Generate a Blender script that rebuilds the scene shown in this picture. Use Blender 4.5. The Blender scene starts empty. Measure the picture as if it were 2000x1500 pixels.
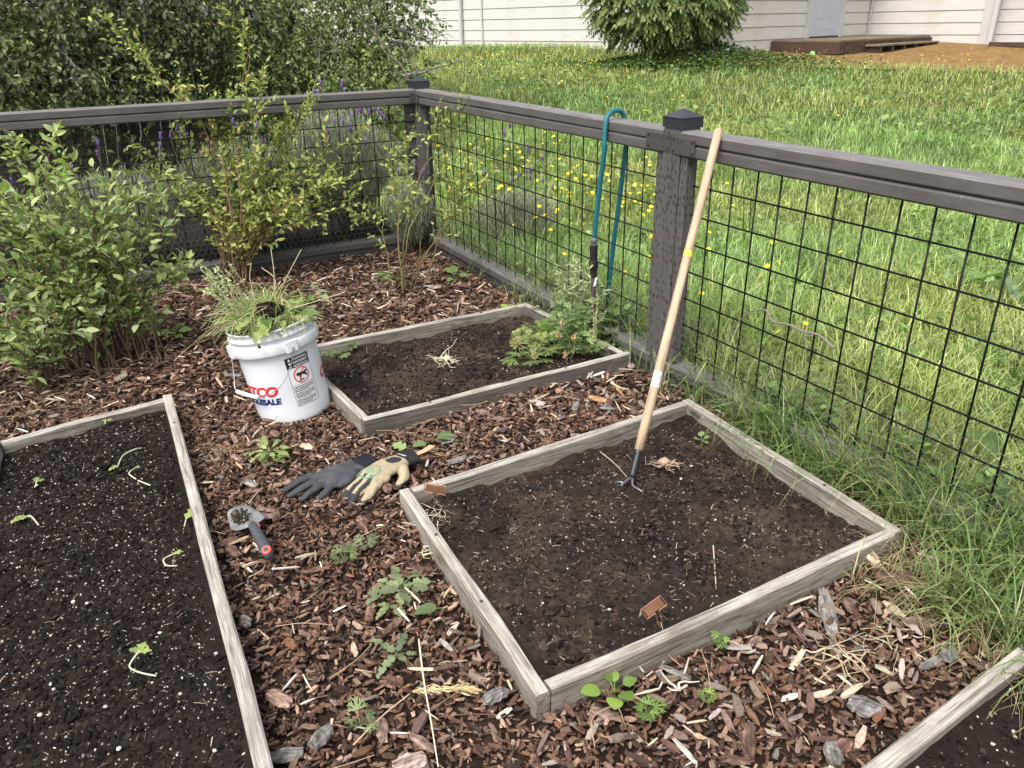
import bpy, bmesh, math, random
import numpy as np
from mathutils import Matrix, Vector

rnd = random.Random(7)
RG = np.random.default_rng(11)
SC = bpy.context.scene
COL = SC.collection
rad = math.radians

# ------------------------------------------------------------------ camera
F_PX, PITCH, ROLL, EYE = 1520.0, rad(24.97), rad(1.1), 1.28
_c, _s = math.cos(PITCH), math.sin(PITCH)
FW = np.array([0, _c, -_s]); _R = np.array([1., 0, 0]); _U = np.array([0, _s, _c])
RT = _R * math.cos(ROLL) - _U * math.sin(ROLL)
UP = _U * math.cos(ROLL) + _R * math.sin(ROLL)
C0 = np.array([0, 0, EYE])
cam_d = bpy.data.cameras.new('camera')
cam_d.sensor_width = 36.0
cam_d.lens = F_PX / 2000.0 * 36.0
cam_d.clip_start = 0.02
cam_d.clip_end = 400
cam = bpy.data.objects.new('camera', cam_d)
COL.objects.link(cam)
cam.matrix_world = Matrix(((RT[0], UP[0], -FW[0], 0), (RT[1], UP[1], -FW[1], 0), (RT[2], UP[2], -FW[2], EYE), (0, 0, 0, 1)))
SC.camera = cam

# ------------------------------------------------------------------ sky, sun, exposure (bright overcast)
SUN_EL, SUN_AZ = rad(58), rad(215)       # azimuth: direction the light comes FROM, clockwise from +Y
world = bpy.data.worlds.new('World'); SC.world = world; world.use_nodes = True
wn = world.node_tree
bg = wn.nodes['Background']
sky = wn.nodes.new('ShaderNodeTexSky'); sky.sky_type = 'NISHITA'; sky.sun_disc = False
sky.sun_elevation = SUN_EL; sky.sun_rotation = SUN_AZ
sky.air_density = 1.0; sky.dust_density = 4.0; sky.ozone_density = 1.0
hs = wn.nodes.new('ShaderNodeHueSaturation'); hs.inputs['Saturation'].default_value = 0.30   # cloud cover: nearly white
wn.links.new(sky.outputs[0], hs.inputs['Color']); wn.links.new(hs.outputs[0], bg.inputs['Color'])
bg.inputs['Strength'].default_value = 0.15
sun_d = bpy.data.lights.new('sun', 'SUN'); sun_d.energy = 1.2; sun_d.angle = rad(20); sun_d.color = (1.0, 0.965, 0.91)
sun = bpy.data.objects.new('sun', sun_d); COL.objects.link(sun)
_sd = Vector((math.sin(SUN_AZ) * math.cos(SUN_EL), math.cos(SUN_AZ) * math.cos(SUN_EL), math.sin(SUN_EL)))
sun.rotation_euler = _sd.to_track_quat('Z', 'Y').to_euler()
sun.location = (-3, -4, 8)
vs = SC.view_settings
vs.view_transform = 'Standard'; vs.look = 'None'; vs.exposure = 1.08; vs.gamma = 1.0; vs.use_curve_mapping = False
SC.render.engine = 'CYCLES'
SC.cycles.max_bounces = 4; SC.cycles.diffuse_bounces = 2; SC.cycles.glossy_bounces = 2
SC.cycles.transmission_bounces = 3; SC.cycles.transparent_max_bounces = 4
SC.cycles.use_denoising = True; SC.cycles.use_adaptive_sampling = True; SC.cycles.adaptive_threshold = 0.02
SC.cycles.caustics_reflective = False; SC.cycles.caustics_refractive = False

# ------------------------------------------------------------------ geometry helpers
def nrm(v):
    v = np.asarray(v, float); return v / (np.linalg.norm(v, axis=-1, keepdims=True) + 1e-12)
def ray(x, y): return FW + RT * (x - 1000) / F_PX + UP * (750 - y) / F_PX
def at(x, y, z=0.0):                      # point of the horizontal plane z seen along one sight line of the survey
    r = ray(x, y); return C0 + r * ((z - EYE) / r[2])
def atD(x, y, D): return C0 + ray(x, y) * D
def vnoise(x, y, scale=1.0, seed=0):
    x = np.asarray(x, float) / scale + 1000; y = np.asarray(y, float) / scale + 1000
    xi = np.floor(x).astype(np.int64); yi = np.floor(y).astype(np.int64)
    fx = x - xi; fy = y - yi
    fx = fx * fx * (3 - 2 * fx); fy = fy * fy * (3 - 2 * fy)
    def h(a, b):
        n = (a * 374761393 + b * 668265263 + seed * 1274126177) & 0xffffffff
        n = ((n ^ (n >> 13)) * 1274126177) & 0xffffffff
        return ((n ^ (n >> 16)) & 0xffff) / 65535.0
    return (h(xi, yi) * (1 - fx) + h(xi + 1, yi) * fx) * (1 - fy) + (h(xi, yi + 1) * (1 - fx) + h(xi + 1, yi + 1) * fx) * fy
def fbm(x, y, scale, seed=0, octv=4):
    t = 0; a = 0.5
    for i in range(octv):
        t = t + a * (vnoise(x, y, scale, seed + i * 17) - 0.5); scale *= 0.5; a *= 0.55
    return t

def mesh_np(name, V, Fs, col=None, smooth=False, mats=(), fmat=None):
    """V (n,3); Fs list of (m,k) index arrays; col (n,3) point colours; fmat per-face material index"""
    me = bpy.data.meshes.new(name)
    V = np.asarray(V, np.float32)
    Fs = [np.asarray(f, np.int32) for f in Fs if len(f)]
    nl = sum(f.size for f in Fs); nf = sum(len(f) for f in Fs)
    me.vertices.add(len(V)); me.vertices.foreach_set('co', V.ravel())
    me.loops.add(nl); me.loops.foreach_set('vertex_index', np.concatenate([f.ravel() for f in Fs]))
    me.polygons.add(nf)
    tot = np.concatenate([np.full(len(f), f.shape[1], np.int32) for f in Fs])
    st = np.concatenate([[0], np.cumsum(tot)[:-1]]).astype(np.int32)
    me.polygons.foreach_set('loop_start', st)
    try: me.polygons.foreach_set('loop_total', tot)
    except Exception: pass
    me.polygons.foreach_set('use_smooth', np.full(nf, bool(smooth)))
    if fmat is not None: me.polygons.foreach_set('material_index', np.asarray(fmat, np.int32))
    if col is not None:
        a = me.attributes.new('Col', 'FLOAT_COLOR', 'POINT')
        c4 = np.ones((len(V), 4), np.float32); c4[:, :3] = col
        a.data.foreach_set('color', c4.ravel())
    for m in mats: me.materials.append(m)
    me.update(calc_edges=True); me.validate()
    return me

def link(name, me, parent=None, loc=None, mat=None):
    o = bpy.data.objects.new(name, me)
    if mat is not None and me is not None and not me.materials: me.materials.append(mat)
    COL.objects.link(o)
    if parent is not None: o.parent = parent
    if loc is not None: o.location = [float(v) for v in loc]
    return o
def tag(o, label=None, cat=None, group=None, kind=None):
    if label: o['label'] = label
    if cat: o['category'] = cat
    if group: o['group'] = group
    if kind: o['kind'] = kind
    return o
def empty(name, loc=(0, 0, 0), parent=None, rz=0):
    o = bpy.data.objects.new(name, None); COL.objects.link(o)
    o.location = [float(v) for v in loc]; o.rotation_euler = (0, 0, rz); o.empty_display_size = 0.05
    if parent is not None: o.parent = parent
    return o

class MB:
    """collects pieces of ONE mesh"""
    def __init__(s): s.V = []; s.F = {}; s.C = []; s.n = 0; s.FM = {}
    def add(s, V, Fs, col=(1, 1, 1), m=0):
        V = np.asarray(V, float).reshape(-1, 3)
        for f in Fs:
            f = np.asarray(f, np.int64)
            if f.size == 0: continue
            s.F.setdefault(f.shape[1], []).append(f + s.n)
            s.FM.setdefault(f.shape[1], []).append(np.full(len(f), m))
        c = np.asarray(col, float)
        s.C.append(np.broadcast_to(c, (len(V), 3)) if c.ndim == 1 else c)
        s.V.append(V); s.n += len(V); return s
    def mesh(s, name, mats=(), smooth=False, off=(0, 0, 0)):
        V = np.concatenate(s.V) - np.asarray(off, float)
        ks = sorted(s.F)
        return mesh_np(name, V, [np.concatenate(s.F[k]) for k in ks], np.concatenate(s.C), smooth, mats if isinstance(mats, (list, tuple)) else (mats,),
                       np.concatenate([np.concatenate(s.FM[k]) for k in ks]))
    def obj(s, name, mats, parent=None, off=(0, 0, 0), smooth=False, loc=None):
        return link(name, s.mesh(name, mats, smooth, off), parent, loc)

BOXF = [[0, 3, 2, 1], [4, 5, 6, 7], [0, 1, 5, 4], [1, 2, 6, 5], [2, 3, 7, 6], [3, 0, 4, 7]]
def box_v(a, b):
    (x0, y0, z0), (x1, y1, z1) = a, b
    return np.array([[x0, y0, z0], [x1, y0, z0], [x1, y1, z0], [x0, y1, z0], [x0, y0, z1], [x1, y0, z1], [x1, y1, z1], [x0, y1, z1]], float)
def frames(P):
    P = np.asarray(P, float); T = nrm(np.gradient(P, axis=0))
    ref = np.array([0, 0, 1.]) if abs(T[0][2]) < 0.9 else np.array([1., 0, 0])
    A = np.zeros_like(P); B = np.zeros_like(P); a = nrm(np.cross(ref, T[0]))
    for i in range(len(P)):
        a = nrm(a - T[i] * (a @ T[i])); A[i] = a; B[i] = np.cross(T[i], a)
    return T, A, B
def tube(P, r, k=6, cap=True):
    P = np.asarray(P, float); r = np.broadcast_to(np.asarray(r, float), (len(P),)); n = len(P)
    T, A, B = frames(P); an = np.arange(k) * 2 * math.pi / k
    V = P[:, None] + (A[:, None] * np.cos(an)[None, :, None] + B[:, None] * np.sin(an)[None, :, None]) * r[:, None, None]
    i = np.arange(n - 1)[:, None] * k; j = np.arange(k)[None]; j2 = (j + 1) % k
    Q = np.stack([i + j, i + j2, i + k + j2, i + k + j], -1).reshape(-1, 4)
    Fs = [Q]
    if cap and k in (3, 4): Fs += [np.array([list(range(k))[::-1]]), np.array([[(n - 1) * k + q for q in range(k)]])]
    elif cap:
        V = np.concatenate([V.reshape(-1, 3), P[:1], P[-1:]]); c0 = n * k; c1 = c0 + 1
        jj = np.arange(k); Fs += [np.stack([np.full(k, c0), (jj + 1) % k, jj], -1), np.stack([np.full(k, c1), (n - 1) * k + jj, (n - 1) * k + (jj + 1) % k], -1)]
    return V.reshape(-1, 3), Fs
def smoothline(pts, n=24):
    """Catmull-Rom through pts"""
    P = np.asarray(pts, float); P = np.vstack([2 * P[0] - P[1], P, 2 * P[-1] - P[-2]]); out = []
    m = len(P) - 3; per = max(2, n // m)
    for i in range(m):
        p0, p1, p2, p3 = P[i:i + 4]
        for t in np.linspace(0, 1, per, endpoint=False):
            out.append(0.5 * ((2 * p1) + (-p0 + p2) * t + (2 * p0 - 5 * p1 + 4 * p2 - p3) * t * t + (-p0 + 3 * p1 - 3 * p2 + p3) * t ** 3))
    out.append(P[-2]); return np.array(out)
def lathe(prof, k=48, axis=2):
    pr = np.asarray(prof, float); n = len(pr); an = np.arange(k) * 2 * math.pi / k
    V = np.stack([pr[:, None, 0] * np.cos(an), pr[:, None, 0] * np.sin(an), np.broadcast_to(pr[:, None, 1], (n, k))], -1).reshape(-1, 3)
    i = np.arange(n - 1)[:, None] * k; j = np.arange(k)[None]; j2 = (j + 1) % k
    return V, [np.stack([i + j, i + j2, i + k + j2, i + k + j], -1).reshape(-1, 4)]
def scatter(tv, tf, P, X, Y, Z, col=None, jit=0.0, jscale=None):
    """place a template (tv local x,y,z) at P with the basis vectors X,Y,Z (already scaled), all (n,3)"""
    n = len(P); k = len(tv); tv = np.asarray(tv, float)
    t = np.broadcast_to(tv, (n, k, 3))
    if jit: t = t + RG.normal(0, jit, (n, k, 3)) * (1 if jscale is None else np.asarray(jscale))
    V = P[:, None] + t[..., 0:1] * X[:, None] + t[..., 1:2] * Y[:, None] + t[..., 2:3] * Z[:, None]
    Fs = []
    for f in tf:
        f = np.asarray(f, np.int64)
        Fs.append((f[None] + (np.arange(n) * k)[:, None, None]).reshape(-1, f.shape[1]))
    C = None if col is None else np.repeat(np.asarray(col, float), k, axis=0)
    return V.reshape(-1, 3), Fs, C
def rand_basis(n, tilt=0.35, up=None):
    """random yaw, normals tilted off +Z"""
    yaw = RG.uniform(0, 2 * math.pi, n)
    Z = nrm(np.stack([RG.normal(0, tilt, n), RG.normal(0, tilt, n), np.ones(n)], -1))
    X = np.stack([np.cos(yaw), np.sin(yaw), np.zeros(n)], -1); X = nrm(X - Z * (X * Z).sum(-1, keepdims=True))
    return X, np.cross(Z, X), Z
def pick(cols, n, w=None, var=0.15):
    cols = np.asarray(cols, float); i = RG.choice(len(cols), n, p=None if w is None else np.asarray(w) / np.sum(w))
    return np.clip(cols[i] * RG.lognormal(0, var, (n, 1)) * RG.lognormal(0, var * 0.16, (n, 3)), 0, 1)
def blades(P, D, L, W, bend, col, seg=3, tipcol=1.25):
    """grass blades: root P, lean direction D (n,3 horizontal-ish), length L, width W"""
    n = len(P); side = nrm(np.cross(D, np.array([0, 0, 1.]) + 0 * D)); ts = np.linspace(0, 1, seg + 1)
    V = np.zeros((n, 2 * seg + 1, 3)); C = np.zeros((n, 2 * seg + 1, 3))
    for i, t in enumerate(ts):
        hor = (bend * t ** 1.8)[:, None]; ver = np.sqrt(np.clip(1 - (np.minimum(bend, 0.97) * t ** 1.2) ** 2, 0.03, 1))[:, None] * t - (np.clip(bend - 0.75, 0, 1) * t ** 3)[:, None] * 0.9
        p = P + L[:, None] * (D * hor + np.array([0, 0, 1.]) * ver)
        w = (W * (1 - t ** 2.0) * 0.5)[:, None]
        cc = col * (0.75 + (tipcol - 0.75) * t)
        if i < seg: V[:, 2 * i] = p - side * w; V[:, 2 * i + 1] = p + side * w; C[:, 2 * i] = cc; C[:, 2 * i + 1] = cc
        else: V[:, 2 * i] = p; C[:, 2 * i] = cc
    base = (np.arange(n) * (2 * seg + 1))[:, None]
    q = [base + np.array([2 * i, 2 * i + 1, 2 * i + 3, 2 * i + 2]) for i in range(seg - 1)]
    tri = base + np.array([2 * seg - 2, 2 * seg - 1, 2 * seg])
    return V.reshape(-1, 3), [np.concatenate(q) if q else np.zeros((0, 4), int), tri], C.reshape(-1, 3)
def leaf_t(prof, fold=0.25, curl=0.15, n=5, wav=0.0):
    """unit leaf along +x (length 1), half-width prof(t); folded on the midrib, tip curling down"""
    V = []; 
    for i in range(n + 1):
        t = i / n; w = prof(t); z = -curl * t * t
        V += [[t, -w, z + fold * w + wav * math.sin(t * 9)], [t, 0, z], [t, w, z + fold * w - wav * math.sin(t * 8)]]
    Q = []
    for i in range(n):
        a = 3 * i; Q += [[a, a + 3, a + 4, a + 1], [a + 1, a + 4, a + 5, a + 2]]
    return np.array(V), [np.array(Q)]
ell = lambda w: (lambda t: w * math.sin(math.pi * min(1, max(0, t)) ** 0.85) ** 0.8 if 0 < t < 1 else 0.004)
def lobed(w, k, depth=0.6): return lambda t: (w * (math.sin(math.pi * min(0.98, 0.08 + 0.9 * t)) ** 0.7) * (1 - depth * (0.5 + 0.5 * math.cos(2 * math.pi * k * t)))) + 0.012

# ------------------------------------------------------------------ material helpers
def new_mat(name):
    m = bpy.data.materials.new(name); m.use_nodes = True; nt = m.node_tree
    b = nt.nodes['Principled BSDF']; return m, nt, b
def N(nt, t, **kw):
    n = nt.nodes.new(t)
    for k, v in kw.items():
        if k in n.inputs.keys(): n.inputs[k].default_value = v
        else: setattr(n, k, v)
    return n
def ramp(nt, src, stops):
    r = nt.nodes.new('ShaderNodeValToRGB'); e = r.color_ramp.elements
    while len(e) < len(stops): e.new(0.5)
    for i, (p, c) in enumerate(stops): e[i].position = p; e[i].color = (*c, 1) if len(c) == 3 else c
    nt.links.new(src, r.inputs[0]); return r.outputs[0]
def mix(nt, fac, a, b, mode='MIX'):
    m = nt.nodes.new('ShaderNodeMix'); m.data_type = 'RGBA'; m.blend_type = mode
    for s, v in ((0, fac), (6, a), (7, b)):
        if isinstance(v, (int, float)): m.inputs[s].default_value = v
        elif isinstance(v, tuple): m.inputs[s].default_value = (*v, 1)
        else: nt.links.new(v, m.inputs[s])
    return m.outputs[2]
def coords(nt, kind='Object', scale=(1, 1, 1), rot=(0, 0, 0)):
    tc = nt.nodes.new('ShaderNodeTexCoord'); mp = nt.nodes.new('ShaderNodeMapping')
    mp.inputs['Scale'].default_value = scale; mp.inputs['Rotation'].default_value = rot
    nt.links.new(tc.outputs[kind], mp.inputs[0]); return mp.outputs[0]
def noise(nt, vec, scale, detail=5, rough=0.6, dist=0.0):
    n = N(nt, 'ShaderNodeTexNoise', Scale=scale, Detail=detail, Roughness=rough, Distortion=dist)
    nt.links.new(vec, n.inputs['Vector']); return n.outputs['Fac']
def bump(nt, b, h, strength=0.4, dist=0.004):
    n = N(nt, 'ShaderNodeBump', Strength=strength, Distance=dist); nt.links.new(h, n.inputs['Height']); nt.links.new(n.outputs[0], b.inputs['Normal'])
def plain(name, c, rough=0.5, metal=0.0, spec=0.5, var=0.12, nscale=18, bstr=0.15, coat=0):
    m, nt, b = new_mat(name); v = coords(nt); f = noise(nt, v, nscale)
    nt.links.new(ramp(nt, f, [(0.3, tuple(x * (1 - var) for x in c)), (0.7, tuple(min(1, x * (1 + var)) for x in c))]), b.inputs['Base Color'])
    b.inputs['Roughness'].default_value = rough; b.inputs['Metallic'].default_value = metal; b.inputs['Specular IOR Level'].default_value = spec
    b.inputs['Coat Weight'].default_value = coat
    if bstr: bump(nt, b, noise(nt, v, nscale * 6), bstr, 0.002)
    return m
def attr_mat(name, rough=0.85, spec=0.2, noise_scale=60, var=0.35, bstr=0.4, bdist=0.003, orand=0.0, cs=(1, 1, 1)):
    """colour from the pieces' own point colour, with grain"""
    m, nt, b = new_mat(name); a = N(nt, 'ShaderNodeAttribute', attribute_name='Col')
    f = noise(nt, coords(nt, 'Object', cs), noise_scale, 5, .7)
    c = mix(nt, 1.0, a.outputs['Color'], ramp(nt, f, [(0.25, (1 - var,) * 3), (0.75, (1 + var,) * 3)]), 'MULTIPLY')
    if orand:
        oi = N(nt, 'ShaderNodeObjectInfo'); c = mix(nt, 1.0, c, ramp(nt, oi.outputs['Random'], [(0, (1 - orand,) * 3), (1, (1 + orand, 1 + orand, 1 + orand * .6))]), 'MULTIPLY')
    nt.links.new(c, b.inputs['Base Color']); b.inputs['Roughness'].default_value = rough; b.inputs['Specular IOR Level'].default_value = spec
    if bstr: bump(nt, b, f, bstr, bdist)
    return m
def leaf_mat(name, trans=0.35, rough=0.5, orand=0.25, spec=0.35, tint=(1.0, 1.2, 0.55)):
    m, nt, b = new_mat(name); a = N(nt, 'ShaderNodeAttribute', attribute_name='Col'); c = a.outputs['Color']
    if orand:
        oi = N(nt, 'ShaderNodeObjectInfo'); c = mix(nt, 1.0, c, ramp(nt, oi.outputs['Random'], [(0, (1 - orand, 1 - orand, 1 - orand)), (1, (1 + orand * 1.2, 1 + orand, 1 + orand * .3))]), 'MULTIPLY')
    f = noise(nt, coords(nt), 40, 3); c = mix(nt, 1.0, c, ramp(nt, f, [(0.3, (.82,) * 3), (0.7, (1.15,) * 3)]), 'MULTIPLY')
    nt.links.new(c, b.inputs['Base Color']); b.inputs['Roughness'].default_value = rough; b.inputs['Specular IOR Level'].default_value = spec
    t = N(nt, 'ShaderNodeBsdfTranslucent'); nt.links.new(mix(nt, 1.0, c, tint, 'MULTIPLY'), t.inputs['Color'])
    ms = N(nt, 'ShaderNodeMixShader'); ms.inputs[0].default_value = trans
    nt.links.new(b.outputs[0], ms.inputs[1]); nt.links.new(t.outputs[0], ms.inputs[2]); nt.links.new(ms.outputs[0], nt.nodes['Material Output'].inputs['Surface'])
    return m
def wood_mat(name, dark, light, streak=0.5, gscale=1.0, rough=0.85, stain=None, knots=True, long=2.2):
    """weathered timber, grain along local X"""
    m, nt, b = new_mat(name); oi = N(nt, 'ShaderNodeObjectInfo'); tc = N(nt, 'ShaderNodeTexCoord')
    va = N(nt, 'ShaderNodeVectorMath', operation='ADD'); nt.links.new(tc.outputs['Object'], va.inputs[0])
    vm = N(nt, 'ShaderNodeVectorMath', operation='SCALE'); vm.inputs['Scale'].default_value = 7.3
    cx = N(nt, 'ShaderNodeCombineXYZ'); 
    for i in range(3): nt.links.new(oi.outputs['Random'], cx.inputs[i])
    nt.links.new(cx.outputs[0], vm.inputs[0]); nt.links.new(vm.outputs[0], va.inputs[1])
    mp = N(nt, 'ShaderNodeMapping'); mp.inputs['Scale'].default_value = (long, 45 * gscale, 45 * gscale); nt.links.new(va.outputs[0], mp.inputs[0])
    g = noise(nt, mp.outputs[0], 2.2, 7, 0.68, 0.35)
    mp2 = N(nt, 'ShaderNodeMapping'); mp2.inputs['Scale'].default_value = (7, 190 * gscale, 190 * gscale); nt.links.new(va.outputs[0], mp2.inputs[0])
    fine = noise(nt, mp2.outputs[0], 1.2, 4, 0.7)
    mp3 = N(nt, 'ShaderNodeMapping'); mp3.inputs['Scale'].default_value = (5, 16, 16); nt.links.new(va.outputs[0], mp3.inputs[0])
    big = noise(nt, mp3.outputs[0], 1.3, 3)
    c = ramp(nt, g, [(0.36, dark), (0.47, tuple(x * .35 + y * .65 for x, y in zip(dark, light))), (0.60, light)])
    c = mix(nt, streak, c, ramp(nt, fine, [(0.36, (.22, .20, .18)), (0.47, (.95, .94, .92)), (0.62, (1.2, 1.2, 1.2))]), 'MULTIPLY') if streak else c
    c = mix(nt, 0.55, c, ramp(nt, big, [(0.3, (0.62, 0.60, 0.56)), (0.65, (1.15, 1.13, 1.1))]), 'MULTIPLY')
    if knots:
        vo = N(nt, 'ShaderNodeTexVoronoi', Scale=1.0); mp4 = N(nt, 'ShaderNodeMapping'); mp4.inputs['Scale'].default_value = (3.1, 9, 9); nt.links.new(va.outputs[0], mp4.inputs[0]); nt.links.new(mp4.outputs[0], vo.inputs['Vector'])
        c = mix(nt, ramp(nt, vo.outputs['Distance'], [(0.07, (0.85,) * 3), (0.13, (0, 0, 0))]), c, tuple(x * 0.35 for x in dark))
    if stain:
        st = noise(nt, coords(nt, 'Object', (1, 1, 1)), 5, 5, 0.7); c = mix(nt, ramp(nt, st, [(0.5, (0, 0, 0)), (0.72, (0.6,) * 3)]), c, stain)
    nt.links.new(c, b.inputs['Base Color']); b.inputs['Roughness'].default_value = rough; b.inputs['Specular IOR Level'].default_value = 0.25
    h = N(nt, 'ShaderNodeMath', operation='ADD'); nt.links.new(g, h.inputs[0]); nt.links.new(fine, h.inputs[1]); bump(nt, b, h.outputs[0], 0.9, 0.003)
    return m
# ------------------------------------------------------------------ materials
def soil_mat(name, c0, c1, sc=40, bs=0.8, dry=None):
    m, nt, b = new_mat(name); v = coords(nt); f = noise(nt, v, sc, 8, 0.75); g = noise(nt, v, 6, 3)
    c = ramp(nt, f, [(0.3, c0), (0.62, c1), (0.8, tuple(x * 1.5 for x in c1))])
    c = mix(nt, 0.7, c, ramp(nt, g, [(0.35, (0.7,) * 3), (0.65, (1.3, 1.25, 1.2))]), 'MULTIPLY')
    if dry:
        d_ = noise(nt, v, 4.5, 6, 0.62, 0.6); c = mix(nt, ramp(nt, d_, [(0.45, (0, 0, 0)), (0.56, (.9,) * 3)]), c, mix(nt, 1.0, c, dry, 'MULTIPLY'))
    nt.links.new(c, b.inputs['Base Color']); b.inputs['Roughness'].default_value = 0.95; b.inputs['Specular IOR Level'].default_value = 0.15
    bump(nt, b, noise(nt, v, 160, 6, 0.75), bs, 0.006); return m
M_SOIL = soil_mat('bed soil', (0.008, 0.0056, 0.0046), (0.024, 0.017, 0.0135))
M_SOIL2 = soil_mat('dry bed soil', (0.012, 0.0085, 0.007), (0.034, 0.025, 0.020), dry=(1.9, 1.85, 1.8))
M_MULCHBASE = soil_mat('mulch floor', (0.012, 0.0075, 0.005), (0.042, 0.026, 0.018), 60)
M_GROUND = soil_mat('lawn earth', (0.03, 0.04, 0.012), (0.085, 0.11, 0.03), 20)
M_BARE = soil_mat('bare orange earth', (0.085, 0.045, 0.026), (0.30, 0.185, 0.07), 14, 0.8)
M_CHIP = attr_mat('bark chips', 0.8, 0.25, 90, 0.45, 0.6, 0.003)
M_CHUNK = attr_mat('bark chunks', 0.9, 0.12, 30, 1.0, 1.0, 0.008, cs=(1, 5, 5))
M_CRUMB = attr_mat('soil crumbs', 0.95, 0.1, 120, 0.4, 0.5)
M_PERL = attr_mat('perlite and grit', 0.8, 0.2, 200, 0.2, 0.2)
M_STRAW = attr_mat('dry straw', 0.7, 0.25, 60, 0.25, 0.2)
M_BOARD = wood_mat('weathered board', (0.135, 0.118, 0.096), (0.34, 0.31, 0.27), 0.7, stain=(.11, .088, .062))
M_BOARDTOP = wood_mat('pale board top', (0.22, 0.20, 0.175), (0.46, 0.43, 0.39), 0.6, stain=(.16, .13, .10))  # paler copy of the board timber for the top faces
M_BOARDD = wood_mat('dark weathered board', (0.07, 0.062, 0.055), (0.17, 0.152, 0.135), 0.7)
M_NAIL = plain('nail steel', (0.12, 0.11, 0.10), 0.45, 0.8)
def paint_mat():
    m, nt, b = new_mat('grey brown fence stain'); v = coords(nt, 'Object', (3, 40, 40)); g = noise(nt, v, 2.5, 6, 0.65); o = coords(nt)
    c = ramp(nt, g, [(0.25, (0.074, 0.066, 0.062)), (0.75, (0.118, 0.107, 0.101))])
    c = mix(nt, 0.6, c, ramp(nt, noise(nt, o, 7, 4), [(0.35, (0.78, 0.76, 0.75)), (0.7, (1.2, 1.2, 1.2))]), 'MULTIPLY')
    # bird lime and scuffs: small pale specks drawn out across the grain
    sp = noise(nt, coords(nt, 'Object', (60, 9, 9)), 1.6, 3, 0.5); sp2 = noise(nt, o, 9, 2)
    mk = N(nt, 'ShaderNodeMath', operation='MULTIPLY'); nt.links.new(ramp(nt, sp, [(0.70, (0, 0, 0)), (0.76, (1, 1, 1))]), mk.inputs[0]); nt.links.new(ramp(nt, sp2, [(0.55, (0, 0, 0)), (0.66, (1, 1, 1))]), mk.inputs[1])
    c = mix(nt, mk.outputs[0], c, (0.5, 0.49, 0.47))
    nt.links.new(c, b.inputs['Base Color']); b.inputs['Roughness'].default_value = 0.55; b.inputs['Specular IOR Level'].default_value = 0.45; bump(nt, b, g, 0.3, 0.002); return m
M_PAINT = paint_mat()
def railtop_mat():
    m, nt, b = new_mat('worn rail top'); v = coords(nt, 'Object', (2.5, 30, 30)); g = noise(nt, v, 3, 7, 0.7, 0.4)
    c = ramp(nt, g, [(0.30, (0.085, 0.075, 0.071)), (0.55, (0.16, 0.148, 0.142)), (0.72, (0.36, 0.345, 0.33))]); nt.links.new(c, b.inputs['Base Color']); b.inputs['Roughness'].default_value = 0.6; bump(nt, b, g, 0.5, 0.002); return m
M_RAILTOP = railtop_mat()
def post_mat():
    """stained post with rows of short incisions"""
    m, nt, b = new_mat('incised fence post'); v = coords(nt, 'Object', (30, 30, 3)); g = noise(nt, v, 2, 5)
    br = N(nt, 'ShaderNodeTexBrick', Scale=1.0); br.offset = 0.5; br.inputs['Brick Width'].default_value = 0.021; br.inputs['Row Height'].default_value = 0.0085; br.inputs['Mortar Size'].default_value = 0.0022
    tc = N(nt, 'ShaderNodeTexCoord'); sx = N(nt, 'ShaderNodeSeparateXYZ'); nt.links.new(tc.outputs['Object'], sx.inputs[0])
    ad = N(nt, 'ShaderNodeMath', operation='ADD'); nt.links.new(sx.outputs[0], ad.inputs[0]); nt.links.new(sx.outputs[1], ad.inputs[1])
    # dash pattern: stretched noise cells along the post
    cx = N(nt, 'ShaderNodeCombineXYZ'); nt.links.new(ad.outputs[0], cx.inputs[0]); nt.links.new(sx.outputs[2], cx.inputs[1])
    mp = N(nt, 'ShaderNodeMapping'); mp.inputs['Scale'].default_value = (95, 34, 1); nt.links.new(cx.outputs[0], mp.inputs[0])
    vo = N(nt, 'ShaderNodeTexVoronoi', Scale=1.0, Randomness=0.55); nt.links.new(mp.outputs[0], vo.inputs['Vector'])
    dash = ramp(nt, vo.outputs['Distance'], [(0.24, (1, 1, 1)), (0.36, (0, 0, 0))])
    c = ramp(nt, g, [(0.25, (0.062, 0.055, 0.051)), (0.75, (0.104, 0.094, 0.088))]); c = mix(nt, dash, c, (0.022, 0.018, 0.017))
    nt.links.new(c, b.inputs['Base Color']); b.inputs['Roughness'].default_value = 0.7
    inv = N(nt, 'ShaderNodeInvert'); nt.links.new(dash, inv.inputs['Color']); bump(nt, b, inv.outputs[0], 0.6, 0.003); return m
M_POST = post_mat()
M_CAP = plain('black post cap', (0.022, 0.026, 0.032), 0.35, 0.0, 0.6, 0.1, 12, 0.05)
M_WIRE = plain('black coated wire', (0.004, 0.005, 0.005), 0.5, 0.0, 0.2, 0.1, 30, 0)
M_CHICK = plain('galvanised netting', (0.22, 0.21, 0.20), 0.5, 0.6)
M_PLATE = plain('painted steel plate', (0.075, 0.066, 0.063), 0.45, 0.2, 0.5, 0.2, 30)
M_SCREW = plain('dark screw', (0.035, 0.032, 0.03), 0.4, 0.6)

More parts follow.
